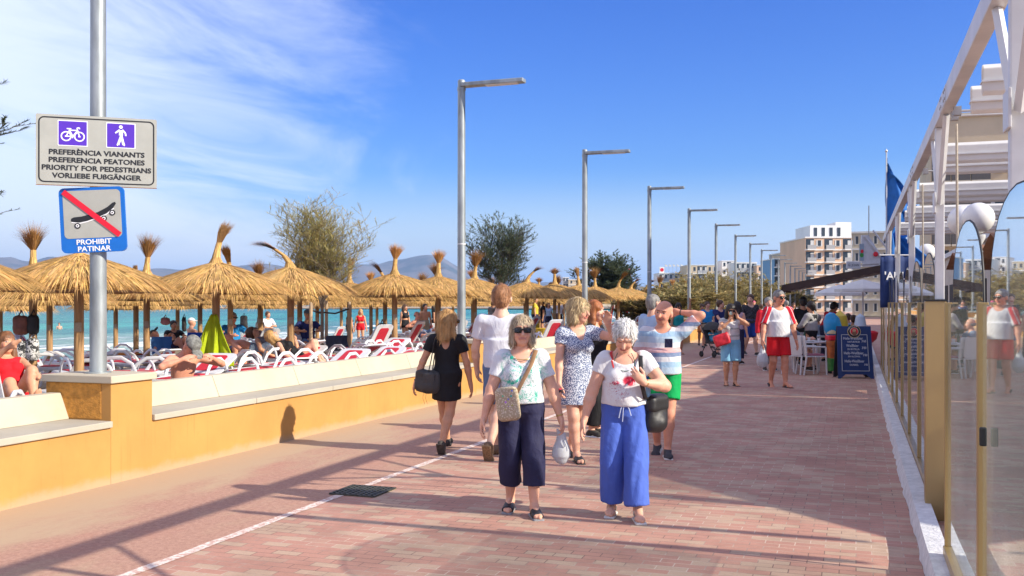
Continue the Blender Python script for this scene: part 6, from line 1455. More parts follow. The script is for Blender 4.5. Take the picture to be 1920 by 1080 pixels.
strap_obj('strap', [B2.pt(.085, -.055, .285), B2.pt(.085, -.01, .302), B2.pt(.078, .052, .270), B2.pt(.080, .10, .20), tuple(B2.wri[0] + B2.hd[0] * .04), B2.pt(.10, .10, .08), (.20, -.03, .93)], .017, m_leather, bg_)
b = MB(); b.lathe([(0, 0), (.030, 0), (.032, .12), (.016, .16), (.016, .18), (0, .18)], 14, (.175, -.035, .90)); t = thing('water_bottle', 'small clear-blue water bottle poking out of the black shoulder bag', 'bottle', L2, r2); b.build('bottle', M('pet_blue', (.25, .45, .62), .12, var=0), t, True); b = MB(); b.lathe([(.018, 0), (.018, .022), (0, .022)], 12, (.175, -.035, 1.081)); b.build('cap', m_sblue, t, True)
# ---- 3 woman in black dress walking away
L3 = at(838, 11.1); r3 = pi + R(14)
t = figure('woman in short black dress walking away with a dark bag at her side', L3, r3)
B3 = Body(1.59, 'f', 1.0, lf=(.02, -.16, .05), rf=(.012, .14, .075), rtoe=(-.05, -.55, -.83), ltoe=(.05, -1, .1), lh=(.225, .02, .475), lel=(.8, .5, 0), rh=(-.17, -.02, .46), rel=(-.7, .6, 0), head=(-42, 4, 0), rknee=(-.1, -1, .1))
B3.body(SK['tan'], .009, t, fine=True, curl=(.8, .6))
B3.skirt('dress', cloth('black', (.012, .012, .014), rough=.7), t, .009, hem=-.155, r0=(.098, .078), r1=(.106, .104), o=.014, sleeve=.52, neck=(.05, .03), V=(-.075, .075), amp=.006)
B3.shoes('shoe', M('dark_canvas', (.05, .045, .04), .8), t, .008, sole=M('dark_sole', (.07, .06, .05), .8, var=.5, vs=60))
hb = hairm('golden', (.52, .30, .11)); h_ = B3.hair('long', hb, t, .008, vol=.018, seed=8, strands=1400); B3.glasses(t, .005); B3.watch(t, 0, m_rubber)
S = Sdf(); ax = np.stack([nrm_((1, -.35, .1)), nrm_((.35, 1, 0)), nrm_((-.1, 0, 1))]); S.box((.205, .06, .80), (.155, .065, .125), ax, .055, .02); S.ell((.205, .06, .75), (.15, .08, .085), ax, .04)
P2 = Sdf(); P2.box((.18, .125, .80), (.075, .03, .095), ax, .02, .01)
bg_ = blobbag('messenger_bag', 'charcoal messenger bag hanging beside the woman in black', 'bag', L3, r3, [('pouch', S, .009, m_greybag, dict(amp=.012, fs=13)), ('pocket', P2, .008, m_greybag, dict(amp=.004))])
strap_obj('strap', [(.17, -.02, .90), B3.pt(.098, .06, .15), B3.pt(.075, .052, .27), B3.pt(.07, -.02, .302), B3.pt(.082, -.062, .24), B3.pt(.10, -.078, .12), (.19, .10, .91)], .021, m_greybag, bg_)
for dx in (0, .03): strap_obj('loose_cord', [(.2 + dx, .12, .72), (.22 + dx, .14, .62), (.2 + dx, .13, .55)], .005, m_greybag, bg_)
# ---- 4 man in white tee walking away
L4 = at(940, 10.75); r4 = pi + R(12)
t = figure('tall sandy-haired man in plain white tee and denim shorts walking away', L4, r4)
B4 = Body(1.87, 'm', 1.0, lf=(.05, -.10, .05), rf=(.045, .17, .085), rtoe=(-.05, -.5, -.86), rknee=(-.1, -1, .1), lh=(.16, -.10, .50), rh=(-.15, .02, .48), head=(-4, 2, 0))
B4.body(SK['fair'], .010, t, curl=(.6, .6)); B4.top('t_shirt', cloth('white', (.66, .67, .71)), t, .010, sleeve=.62, hem=-.01, o=.014, loose=.025, neck=(.052, .03), amp=.008)
B4.pants('denim_shorts', cloth('denim', (.12, .19, .33)), t, .010, length=.85, o=.012, wide=.02, amp=.006); B4.shoes('shoe', M('brown_shoe', (.16, .10, .06), .7), t, .009, sole=M('rubber_sole', (.26, .17, .09), .8, var=.5, vs=70)); B4.hair('short', hairm('sandy', (.36, .17, .075)), t, .008, vol=.009, seed=12, strands=900)
# ---- 5 blonde in blue speckled dress
L5 = at(1082, 10.5); r5 = TH + R(20)
t = figure('blonde woman in blue speckled dress holding a phone, looking aside', L5, r5)
B5 = Body(1.72, 'f', 1.05, lf=(.02, .15, .07), ltoe=(.1, -.8, -.6), rf=(-.025, -.05, .042), rh=(-.15, -.07, .475), rel=(-.7, .7, 0), lh=(.11, -.20, .85), lel=(.9, .4, -.8), lhand=(-.1, -.4, .9), lpalm=(-.5, -.8, 0), lthumb=(-1, 0, .2), head=(34, 2, 0), lknee=(.1, -1, 0), rthumb=(0, -1, 0))
B5.body(SK['pink'], .0085, t, curl=(.7, 1.0)); B5.skirt('dress', mat_speckle(), t, .010, hem=-.185, r0=(.098, .076), r1=(.120, .095), o=.014, sleeve=.45, neck=(.045, .035), V=(.065, .055), amp=.008)
B5.shoes('slide', m_leather, t, .008); B5.hair('fringe', hairm('streaked_blonde', (.56, .42, .22)), t, .007, vol=.018, seed=15, strands=1500)
t = thing('phone', 'dark phone with red case in the hand of the woman in the speckled dress', 'phone', L5, r5); p = B5.wri[1] + B5.hd[1] * .085
b = MB(); b.box((p[0], p[1] - .015, p[2]), (.05, .012, .11), mat=Matrix.Rotation(.9, 3, 'X')); b.build('case', m_red, t, bevel=.004); b = MB(); b.box((p[0] + .002, p[1] - .026, p[2] - .006), (.046, .006, .104), mat=Matrix.Rotation(.9, 3, 'X')); b.build('screen', M('phone_glass', (.02, .025, .06), .1, var=0), t)
# ---- generic figures
def person(label, px, z, rz, H, sex, skin, hair, top, bottom, shoes='shoe', res=.014, group=None, h=0., glasses=False, xy=None, **pose):
    loc = (xy[0], xy[1], h) if xy else at(px, z, h); t = figure(label, loc, rz, group); g = pose.pop('g', 1.05); amp = pose.pop('amp', .006); B = Body(H, sex, g, **pose)
    B.body(SK[skin] if isinstance(skin, str) else skin, res, t, fine=res < .0125)
    if bottom:
        k, c, ln = bottom[:3]
        if k == 'skirt': B.skirt('skirt' if not top else 'skirt', c, t, res, top=.10, hem=-ln, r0=(.094, .074), r1=(.115, .09), o=.012)
        elif k == 'dress': B.skirt('dress', c, t, res, hem=-ln, r0=(.096, .074), r1=(.115, .09), o=.012, sleeve=bottom[3] if len(bottom) > 3 else .4, amp=amp)
        else: B.pants('trousers' if ln > 1.3 else 'shorts', c, t, res, length=ln, o=.012, wide=bottom[3] if len(bottom) > 3 else .02, amp=amp, waist=k if isinstance(k, float) else .09)
    if top: B.top('shirt', top[0], t, res, sleeve=top[1], hem=top[2] if len(top) > 2 else .02, o=.014, loose=top[3] if len(top) > 3 else .015, amp=amp)
    if shoes: B.shoes(shoes, M('black_sandal') if shoes in ('flip', 'slide') else M('dark_canvas'), t, max(res * .8, .008))
    if hair: B.hair(hair[0], hair[1] if hair[0] == 'cap' else hairm(*hair[1]), t, max(res * .8, .008), vol=hair[2] if len(hair) > 2 else .012, seed=len(label))
    if glasses: B.glasses(t, max(.005, res * .5))
    return B, t, loc
BRN = ('brown', (.10, .05, .025)); BLK = ('black', (.02, .015, .012)); GRY = ('grey', (.24, .23, .215)); AUB = ('auburn', (.34, .11, .03)); BLD = ('golden', (.52, .30, .11)); CHS = ('chestnut', (.20, .085, .035))
c_ = cloth
B6, t, _ = person('auburn-haired woman in black half hidden behind the speckled dress', 1114, 12.4, TH + R(62), 1.70, 'f', 'pink', ('long', AUB, .014), (c_('black', 0), .5), ('p', c_('black', 0), 1.8), res=.011)
stripes = mat_stripes('pastel_striped_shirt', [(0, (.30, .46, .62)), (.17, (.64, .64, .66)), (.34, (.16, .22, .36)), (.48, (.60, .34, .33)), (.64, (.64, .64, .66)), (.80, (.42, .54, .64))], .33, .02)
B7, t, L7 = person('bald man in striped tee and bright green shorts with one arm behind his head', 1243, 10.8, TH - R(14), 1.70, 'm', (.68, .31, .20), ('bald', GRY, .004), (stripes, .78, .0, .02), ('p', c_('green', (.005, .36, .09)), .62, .012), res=.0095, g=1.12, belly=.018, lh=(.10, .06, .925), lel=(1.2, -.25, .15), lhand=(-.85, .3, .1), lpalm=(0, -1, 0), lthumb=(0, 0, -1), rh=(-.17, -.06, .50), rf=(-.045, .10, .055), rtoe=(-.1, -1, -.4), lf=(.035, -.06, .042), head=(-16, 6, -10), shoes=None)
B7.shoes('shoe', M('charcoal_slipon', (.045, .045, .055), .8), t, .009, sole=M('white_sole')); B7.watch(t, 0, m_rubber)
b = MB(); b.box(tuple(B7.pt(.045, .102, .20)), (.085, .012, .095)); b.build('pocket', c_('navy', 0), t, bevel=.004)
person('grey-haired man in pale blue shirt seen from behind', 1224, 15.2, pi - R(38), 1.80, 'm', 'pink', ('short', GRY, .006), (c_('pale_blue', (.36, .50, .70)), .7, 0, .03), ('p', c_('beige', (.38, .32, .22)), 1.8), res=.012, g=1.05)
person('woman in teal top raising one arm beyond the bald man', 1272, 32, TH + R(10), 1.66, 'f', 'dark', ('long', BLK), (c_('teal', (.01, .25, .27)), .2), ('p', c_('khaki', (.30, .26, .18)), .6), 'flip', .02, lh=(.22, -.05, 1.02), lel=(1, .2, .2), glasses=True)
B10, t, L10 = person('woman eating an ice cream in patterned white top and pale blue shorts', 1370, 19.9, TH, 1.64, 'f', 'tan', ('long', BLK, .014), (mat_stripes('white_top_grey_print', [(0, (.62, .62, .60)), (.55, (.36, .38, .36)), (.75, (.6, .6, .58))], .16, .12), .12, .03), ('p', c_('sky', (.20, .44, .60)), .90, .03), 'sandal', .012, glasses=True, rh=(-.045, -.16, .80), rel=(-.9, .1, -.8), rhand=(.2, -.1, .95), rthumb=(.6, -.6, 0), lh=(.055, -.12, .84), lel=(1, .1, -.7), lhand=(-.1, .1, 1), lthumb=(-1, 0, 0), lf=(.05, -.02, .042), rf=(-.05, .03, .044), head=(0, 6, 0))
p = B10.wri[1] + B10.hd[1] * .07; t = thing('ice_cream_cone', 'small ice cream cone held to the mouth of the woman in pale blue shorts', 'ice cream', L10, TH)
b = MB(); b.lathe([(.004, 0), (.026, .11)], 12, (p[0], p[1] - .01, p[2] - .05)); b.build('cone', M('wafer', (.50, .30, .12), .8), t, True); b = MB(); b.lathe([(0, -.03), (.03, -.01), (.034, .012), (.02, .045), (0, .055)], 12, (p[0], p[1] - .01, p[2] + .065)); b.build('scoop', M('mint_ice', (.55, .66, .50), .4), t, True)
S = Sdf(); S.box((-.20, -.10, .93), (.16, .05, .115), np.stack([nrm_((.9, -.2, .35)), nrm_((.2, .95, 0)), nrm_((-.35, 0, .95))]), .04, .02)
blobbag('red_handbag', 'bright red handbag on the arm of the woman eating ice cream', 'bag', L10, TH, [('pouch', S, .011, M('red_leather', (.60, .02, .035), .45, var=.15), dict(amp=.006, fs=18)), ])
B14, t, L14 = person('man in white and red shirt and red shorts carrying a white carrier bag', 1459, 19.6, TH + R(6), 1.92, 'm', 'red', ('short', GRY, .008), (mat_raglan(), .85, -.01, .025), ('p', c_('red', (.62, .012, .02)), .80, .03), 'flip', .011, g=1.14, belly=.014, glasses=True, rh=(-.19, -.07, .49), lh=(.185, -.03, .47), rf=(-.055, .06, .055), rtoe=(-.1, -.9, -.4), lf=(.06, -.05, .042), head=(20, 4, 0), rthumb=(0, -1, 0), lthumb=(0, -1, 0)); B14.watch(t, 0, m_silver, .008)
plastic_bag('long white carrier bag hanging from the hand of the man in red shorts', L14, TH + R(6), tuple(B14.wri[1] + B14.hd[1] * .12), .115, .46, .010, 9)
person('grey-haired man in red track jacket just behind the man in red shorts', 1441, 24.5, TH, 1.80, 'm', 'pink', ('short', GRY), (c_('redjacket', (.55, .015, .03)), 1.8, -.02), ('p', c_('grey', (.2, .2, .21)), 1.8), res=.017)
B15, t, L15 = person('man in navy tee pushing the stroller', 1350, 31.5, TH + R(25), 1.75, 'm', 'pink', ('short', BRN), (c_('navytee', (.018, .025, .11)), .7, 0), ('p', c_('grey', 0), .9), res=.019, lh=(.12, -.25, .60), rh=(-.12, -.25, .60), head=(35, 0, 0))
person('dark-haired woman with bare shoulder behind the ice cream eater', 1382, 27, pi + TH - R(30), 1.70, 'f', 'pink', ('long', BLK), (c_('lilac', (.42, .30, .36)), 0, .02), ('p', c_('navy', 0), 1.8), res=.018)
person('big man in black printed tee and blue shorts walking toward the camera', 1407, 31.2, TH + R(15), 1.93, 'm', 'fair', ('short', BRN), (mat_stripes('black_print_tee', [(0, (.014, .014, .018)), (.6, (.05, .06, .16)), (.72, (.014, .014, .018))], .5, .35), .75, 0), ('p', c_('royal', (.02, .06, .28)), .9), res=.018, g=1.12, rf=(-.06, .1, .06), lf=(.07, -.08, .042), head=(-40, 0, 0))
# stroller
def tub(n, pts, r, mt, par): b = MB(); b.tube(pts, r, 6); return b.build(n, mt, par, True)
sx_, sy_ = ray(1339, 30.2); st = thing('stroller', 'black baby stroller pushed by the man in navy tee', 'stroller', (sx_, sy_, 0), TH + R(25))
for x in (-.24, .24): tub('frame_tube', [(x, .38, 1.02), (x, .1, .62), (x, -.32, .12)], .014, m_rubber, st); tub('rear_strut', [(x, .0, .52), (x, .30, .12)], .014, m_rubber, st)
tub('handle', [(-.24, .38, 1.02), (0, .42, 1.04), (.24, .38, 1.02)], .018, m_rubber, st)
b = MB(); b.box((0, -.02, .45), (.42, .42, .06)); b.box((0, .20, .68), (.42, .06, .50), mat=Matrix.Rotation(-.35, 3, 'X')); b.box((0, -.3, .26), (.36, .2, .03)); b.build('seat', m_greybag, st, bevel=.02)
b = MB(); b.lathe([(.30, 0), (.27, .12), (.17, .22), (0, .26)], 14, (0, .1, .84), .85, 1); b.build('hood', m_greybag, st, True)
for x in (-.25, .25):
    for y in (-.33, .31):
        b = MB(); b.lathe([(.03, -.02), (.085, -.022), (.095, 0), (.085, .022), (.03, .02)], 16); o = b.build('wheel', m_rubber, st, True); o.rotation_euler = (0, R(90), 0); o.location = (x, y, .096)
person('toddler in blue sitting in the black stroller', 0, 0, TH + R(25), .80, 'm', 'fair', ('short', BLD), (c_('babyblue', (.08, .38, .55)), .8), ('p', c_('babyblue', 0), .9), None, .016, xy=(sx_, sy_), h=.46, pelvis=(0, .05, .08), lf=(.09, -.38, .0), rf=(-.09, -.38, .0), lh=(.2, -.15, .3), rh=(-.2, -.15, .3), spine=(0, .25, 1))
# far walkers
fw = [('woman in orange skirt beside the wall far down the promenade', 1316, 38, 0, 1.62, 'f', 'dark', ('bun', BRN), (c_('cyan', (.02, .35, .5)), .5), ('skirt', c_('orange', (.6, .18, .04)), .2)), ('man in bright blue tee beside the wall far down the promenade', 1326, 36, .3, 1.70, 'm', 'pink', ('short', BRN), (c_('azure', (.02, .22, .5)), .6), ('p', c_('sand', (.4, .33, .22)), .8)),
      ('girl in pink striped dress far behind the man in black', 1427, 44, 3.4, 1.60, 'f', 'tan', ('bun', BRN), None, ('dress', mat_stripes('pink_striped_dress', [(0, (.6, .1, .2)), (.5, (.62, .5, .52))], .1), .2, 0)), ('man in pink cap beyond the big man in black', 1413, 48, 3.1, 1.75, 'm', 'pink', ('cap', M('pink_cap', (.6, .12, .2), .8)), (c_('grey', 0), .6), ('p', c_('navy', 0), 1.8)),
      ('man in light blue polo near the awning edge in the distance', 1475, 46, 3.2, 1.76, 'm', 'pink', ('short', GRY), (c_('pale_blue', 0), .6), ('p', c_('khaki', 0), 1.8)), ('woman in white dress in the distance before the awning', 1488, 52, 0, 1.66, 'f', 'tan', ('long', BRN), None, ('dress', c_('white', 0), .25, .3)), ('man in dark tee in the distance by the lamp row', 1452, 60, 0, 1.78, 'm', 'pink', ('short', BRN), (c_('navytee', 0), .6), ('p', c_('sand', 0), .9)), ('woman in red top in the distance along the promenade', 1396, 64, 3.1, 1.64, 'f', 'pink', ('long', BLD), (c_('red', 0), .4), ('p', c_('white', 0), .8)), ('couple partner in yellow tee far along the wall', 1366, 70, 3.1, 1.7, 'm', 'pink', ('short', BRN), (c_('yellow', (.6, .45, .05)), .6), ('p', c_('navy', 0), .8)), ('man in white shirt far along the wall', 1340, 66, 3.1, 1.75, 'm', 'pink', ('short', GRY), (c_('white', 0), .6), ('p', c_('denim', 0), 1.8))]
for lab, px, z, rz, H, sx, sk, hr, tp, bt in fw: person(lab, px, z, rz + TH, H, sx, sk, hr, tp, bt, 'shoe', .028, rf=(-.05, .1, .05), lf=(.06, -.09, .042))
# terrace people
SIT = dict(pelvis=(0, .02, .295), lf=(.07, -.22, .042), rf=(-.06, -.20, .042), lknee=(.1, -1, .6), rknee=(-.1, -1, .6), hipup=(0, .2, 1), hipfront=(0, -1, .1))
TAB = dict(lh=(.12, -.22, .46), rh=(-.12, -.22, .46), lel=(1, .4, -.4), rel=(-1, .4, -.4))
person('waiter in black shirt standing under the awning', 1506, 26.5, pi + .3, 1.82, 'm', 'dark', ('short', BLK), (c_('black', 0), .8), ('p', c_('black', 0), 1.9), res=.017)
person('woman waiter in grey shirt and black apron by the first table', 1521, 25.3, pi + 1.0, 1.70, 'f', 'dark', ('pony', BLK), (c_('greyshirt', (.34, .33, .32)), 1.5, .03), ('dress', c_('black', 0), .20, 0), res=.016, lh=(.1, -.2, .60), rh=(-.1, -.2, .62))
person('man in red tee leaning over a table under the awning', 1548, 28, TH + 1.9, 1.75, 'm', 'tan', ('short', BLK), (c_('red', 0), .7), ('p', c_('navy', 0), 1.8), res=.018, spine=(0, -.45, 1), lh=(.1, -.34, .48), rh=(-.1, -.34, .48))
person('older guest in blue-grey shirt sitting at the first round table', 1488, 24.6, TH + 1.1, 1.70, 'm', 'pink', ('bald', GRY), (c_('slate', (.20, .26, .34)), .6), ('p', c_('sand', 0), .8), res=.016, **SIT, **TAB)
ter = [(1567, 25.9, 'dark-haired child in royal blue tee sitting behind the ice cream display', 'royal', BLK, 'short', 1.35), (1561, 27.2, 'dark-haired guest in white tee sitting under the awning', 'white', BLK, 'long', 1.65), (1584, 28.8, 'dark-haired guest in black tee sitting under the awning', 'black', BLK, 'short', 1.72), (1600, 29.6, 'guest in teal tee sitting beneath the cream parasol', 'teal', BRN, 'short', 1.7), (1575, 32, 'guest in pink tee sitting farther back under the parasols', 'pinkt', BLD, 'long', 1.65), (1590, 33.5, 'guest in pale blue tee sitting farther back under the parasols', 'pale_blue', BRN, 'short', 1.7), (1612, 28.6, 'bare-armed guest in orange top close to the awning column', 'orange', BLD, 'long', 1.66), (1556, 33, 'guest in yellow tee sitting far back under the awning', 'yellow', BRN, 'short', 1.72), (1533, 31, 'guest in slate tee sitting beyond the waiters', 'slate', GRY, 'short', 1.7)]
M('cloth_pinkt', (.55, .16, .30), .85)
for px, z, lab, cl_, hc_, hk, H in ter: person(lab, px, z, TH + rnd.choice([.4, 1.2, -1.0, 3.0]), H, 'f' if hk == 'long' else 'm', 'tan', (hk, hc_), (c_(cl_, 0), .6), ('p', c_('navy', 0), .8), res=.022, **SIT, **TAB)
for i, (x, y, lab, cl_, hk, hc_) in enumerate(((2.2, 12.6, 'guest in white shirt at the table seen through the nearer glass', 'white', 'short', BRN), (3.6, 14.1, 'guest in teal top at the table behind the glass', 'teal', 'long', BRN), (2.1, 16.2, 'guest in red tee sitting behind the glass panels', 'red', 'short', BLK), (2.3, 18.0, 'guest in azure tee sitting behind the glass panels', 'azure', 'long', BLD), (3.7, 18.2, 'guest in black tee sitting deep in the terrace', 'black', 'short', BRN), (2.3, 22.4, 'guest in orange tee at the farthest glass-side table', 'orange', 'short', GRY))):
    person(lab, 0, 0, (pi if i % 2 else 0) + .2, 1.7, 'f' if hk == 'long' else 'm', 'tan', (hk, hc_), (c_(cl_, 0), .6), ('p', c_('navy', 0), .8), res=.022, xy=(x, y), **SIT, **TAB)
# ================================================================ bathers on the beach, bags and towels on the parasol poles
LIE = dict(pelvis=(0, 0, .27), spine=(0, .93, .36), front=(0, -.3, 1), hipup=(0, 1, .15), hipfront=(0, -.1, 1), lf=(.06, -.42, .235), rf=(-.06, -.42, .235), ltoe=(.1, -.3, 1), rtoe=(-.1, -.3, 1), lknee=(.1, 0, 1), rknee=(-.1, 0, 1), lh=(.16, .02, .25), rh=(-.16, .02, .25), lel=(1, .4, 0), rel=(-1, .4, 0))
KNE = dict(LIE, lf=(.06, -.27, .23), rf=(-.06, -.25, .23), ltoe=(.1, -1, -.1), rtoe=(-.1, -1, -.1), spine=(0, .80, .62))
SUP = dict(LIE, spine=(0, .55, .85), front=(0, -.9, .5), lh=(.10, -.12, .48), rh=(-.10, -.12, .48), lel=(1, 0, -.6), rel=(-1, 0, -.6))
FOL = dict(lh=(.06, -.13, .66), rh=(-.05, -.13, .62), lel=(1, .4, -.3), rel=(-1, .4, -.3))
def bather(label, px, X, rz, H, sex, skin, hair, top=None, bottom=None, dz=0., res=.022, shoes=None, **pose):
    y, z = onX(px, X); B, t, L_ = person(label, 0, 0, rz, H, sex, skin, hair, top, bottom, shoes, res, xy=(X, y), h=sand_z(X, y) + dz, **pose); return B, t, L_
m_bik = M('cloth_red'); pc = lambda n, c=0: c_(n, c) if c else MC['cloth_' + n]
def briefs(c): return ('p', c, .18, .0)
# local facing is -Y; head lies toward local +Y
bather('woman in red bikini reading in the lounger beside the sign pillar', 22, -8.75, R(60), 1.66, 'f', 'tan', ('long', CHS), (pc('red'), 0, .15, .0), briefs(pc('red')), res=.013, **dict(SUP, lh=(.11, -.24, .40), rh=(-.05, -.13, .60), lf=(.06, -.30, .24), lknee=(.1, 0, 1), head=(10, 25, 0)))
bather('shirtless man in grey patterned cap with head bent, close behind the wall', 338, -8.05, R(70), 1.72, 'm', 'red', ('cap', M('camo_cap', (.20, .20, .18), .8, var=.6, vs=22)), None, ('p', pc('navy'), .8), dz=-.02, res=.011, **dict(SIT, head=(0, 34, 0), spine=(0, -.34, 1), pelvis=(0, .02, .205), **TAB))
bather('man with dark cap and raised knees on the lounger with the blue towel', 322, -17.4, R(95), 1.75, 'm', 'red', ('cap', M('dark_cap', (.05, .055, .06), .8)), None, ('p', pc('navy'), .6), **KNE)
bather('dark-clothed person sitting up behind the blue-towel lounger', 326, -19.2, R(60), 1.70, 'm', 'dark', ('short', BLK), (pc('black'), .5), ('p', pc('black'), .8), **SIT, **TAB)
bather('shirtless man in white cap seen from behind near the water', 361, -19.0, R(150), 1.78, 'm', 'pink', ('cap', M('white_cap', (.6, .6, .58), .8)), None, ('p', pc('navy'), .8), **SIT, **TAB)
bather('boy lying on the blue beach chair beside the sunbathing man', 366, -17.0, R(75), 1.40, 'm', 'pink', ('short', BRN), None, ('p', pc('azure'), .6), dz=.05, **KNE)
bather('woman lying beyond the boy on the same lounger row', 345, -18.3, R(80), 1.62, 'f', 'tan', ('bun', AUB), (pc('black'), 0, .13, 0), briefs(pc('black')), **KNE)
bather('man in bright blue tee and sunglasses sitting just past the lime towel', 437, -14.2, R(60), 1.76, 'm', 'red', ('short', GRY), (pc('azure'), .6), ('p', pc('navy'), .8), glasses=True, res=.018, **SIT, **TAB)
bather('man lying back in a blue cap beyond the lime towel', 484, -11.3, R(115), 1.74, 'm', 'red', ('cap', M('blue_cap', (.03, .18, .42), .8)), None, ('p', pc('slate'), .7), res=.018, **LIE)
bather('woman in sunglasses with raised knees lying by the plume parasol', 520, -11.0, R(105), 1.66, 'f', 'tan', ('bun', BRN), (pc('grey'), 0, .13, 0), briefs(pc('grey')), glasses=True, res=.016, **KNE)
bather('sunbather whose bare legs show behind the plume parasol pole', 560, -10.2, R(115), 1.68, 'f', 'pink', ('long', BLD), (pc('black'), 0, .13, 0), briefs(pc('black')), res=.016, **KNE)
bather('standing man in white shirt with folded arms near the waves', 502, -22.5, R(70), 1.72, 'm', 'tan', ('short', BRN), (pc('white'), .8), ('p', pc('sand'), .8), **FOL)
bather('person in grey top standing beside the white shirt man at the waves', 488, -22.0, R(160), 1.62, 'f', 'tan', ('long', BLK), (pc('greyshirt'), .6), ('p', pc('navy'), .6))
bather('child in white tee sitting behind the plume parasol', 558, -13.4, R(60), 1.25, 'f', 'pink', ('long', AUB), (pc('white'), .6), ('p', pc('pinkt'), .6), **SIT, **TAB)
bather('man in navy tee and cap sitting beyond the plume parasol', 577, -13.2, R(40), 1.74, 'm', 'dark', ('cap', M('dark_cap')), (pc('navytee'), .6), ('p', pc('denim'), .9), res=.018, **SIT, **TAB)
bather('person lying flat near the plume parasol in the second row', 530, -14.4, R(100), 1.66, 'f', 'tan', ('long', BRN), (pc('lilac'), 0, .1, 0), briefs(pc('lilac')), **LIE)
for i, (px, X, lab, sk, hk, hc_, bt, rz) in enumerate(((655, -22., 'slim woman in dark bikini walking at the water edge', 'tan', 'bun', BRN, 'black', 2.6), (676, -21.5, 'woman in red bikini standing at the water edge past the stakes', 'tan', 'long', BLD, 'red', .6), (759, -17.5, 'woman in dark bikini standing by the second fan top pole', 'tan', 'long', BRN, 'black', 1.2), (797, -16.0, 'man in patterned trunks standing behind the red loungers', 'dark', 'short', BLK, 'khaki', .9), (814, -18.0, 'dark-dressed person standing under the second fan top', 'dark', 'long', BLK, 'black', 2.0))):
    bather(lab, px, X, rz, 1.70, 'f' if bt in ('black', 'red') else 'm', sk, (hk, hc_), (pc(bt), 0, .13, 0) if bt in ('black', 'red') else None, briefs(pc(bt)) if bt in ('black', 'red') else ('p', pc(bt), .8))
bather('bald tanned man sitting upright on a lounger by the second fan top', 783, -14.5, R(80), 1.72, 'm', 'red', ('bald', GRY), None, ('p', pc('navy'), .7), **SIT)
bather('person lying on the lounger beneath the second fan top', 800, -15.0, R(90), 1.70, 'm', 'red', ('short', BRN), None, ('p', pc('denim'), .7), **LIE)
more = [(1003, -13, 'bather in yellow shirt among the shaded parasols', 'yellow'), (1018, -14, 'bather in dark clothes among the shaded parasols', 'black'), (1028, -16, 'bather in pale blue among the shaded parasols', 'pale_blue'), (1010, -18, 'bather in red among the shaded parasols', 'red'), (1048, -15, 'bather in white among the shaded parasols', 'white'), (1090, -14, 'bather in teal beside the third lamp', 'teal'), (1160, -13, 'bather in orange near the red play tower', 'orange'), (925, -14, 'bather in grey near the white shirt man', 'grey')]
for px, X, lab, cl_ in more: bather(lab, px, X, rnd.uniform(0, 6), 1.70, rnd.choice('mf'), 'tan', (rnd.choice(['short', 'long']), BRN), (pc(cl_), .5), ('p', pc('navy'), .7), res=.026)
# swimmers stand chest-deep in the water
for i, (px, z, dz, lab, sk) in enumerate(((111, 95, -1.9, 'swimmer with only head and shoulders above the water, far left', 'pink'), (462, 70, -1.55, 'swimmer in blue wading out beyond the back row parasol', 'tan'), (423, 80, -1.8, 'swimmer up to the shoulders left of the wading one', 'pink'), (868, 85, -1.7, 'swimmer seen under the second lamp parasols', 'tan'))):
    person(lab, 0, 0, rnd.uniform(0, 6), 1.75, 'm', sk, ('short', BRN), (pc('azure'), .6) if i == 1 else None, ('p', pc('navy'), .7), None, .03, xy=ray(px, z), h=-.83 + dz + .7)
# things hanging on the poles
px_, pz_ = onX(405, -10.6), None; ty_ = px_[0]
def towel(label, x, y, z0, z1, w0, w1, mat, rz, seed, fold=.05, thick=.012):
    n, m = 40, 26; r = random.Random(seed); v = []; ph = [r.uniform(0, 6) for _ in range(4)]
    for j in range(m + 1):
        q = j / m; w_ = w0 + (w1 - w0) * min(1, q * 1.15) ** .75
        for i in range(n + 1):
            u = i / n * 2 - 1; d = fold * min(1, .25 + q) * (sin(u * 7 + ph[0] + q * 1.3) + .5 * sin(u * 13 + ph[1] - q * 2)) - .05 * q * (1 - u * u)
            v.append((u * w_ / 2 + .02 * sin(q * 5 + u * 3), -.09 + d - .03 * (1 - q), z0 + (z1 - z0) * q + (.07 * abs(u) + .05 * sin(u * 4 + ph[2])) * q))
    f = [(j * (n + 1) + i, (j + 1) * (n + 1) + i, (j + 1) * (n + 1) + i + 1, j * (n + 1) + i + 1) for j in range(m) for i in range(n)]
    o = mesh_from('towel', v, f, mat, None, True, 180); o.modifiers.new('t', 'SOLIDIFY').thickness = thick; o.location = (x, y, 0); o.rotation_euler = (0, 0, rz); return tag(o, label, 'towel')
m_lime = M('lime_terry', (.50, .60, .012), .95, var=.12, vs=9, bump=.4, bs=200, trans=.2)
towel('lime green towel hanging from the pole of the brush-topped parasol', -10.6, ty_, 1.47, .46, .05, .66, m_lime, TH, 5, .055)
towel('white and aqua striped towel end peeping out below the lime towel', -10.62, ty_ + .02, .66, .34, .22, .26, mat_stripes('aqua_stripe', [(0, (.55, .6, .58)), (.5, (.08, .40, .40))], .07), TH, 6, .02)
for px, X, lab, z0, z1, w0, w1, col in ((62, -14.12, 'reddish brown rucksack hung high on the ragged parasol pole', 1.45, 1.05, .30, .30, (.20, .075, .05)), ):
    pass
y, z = onX(62, -14.1); 
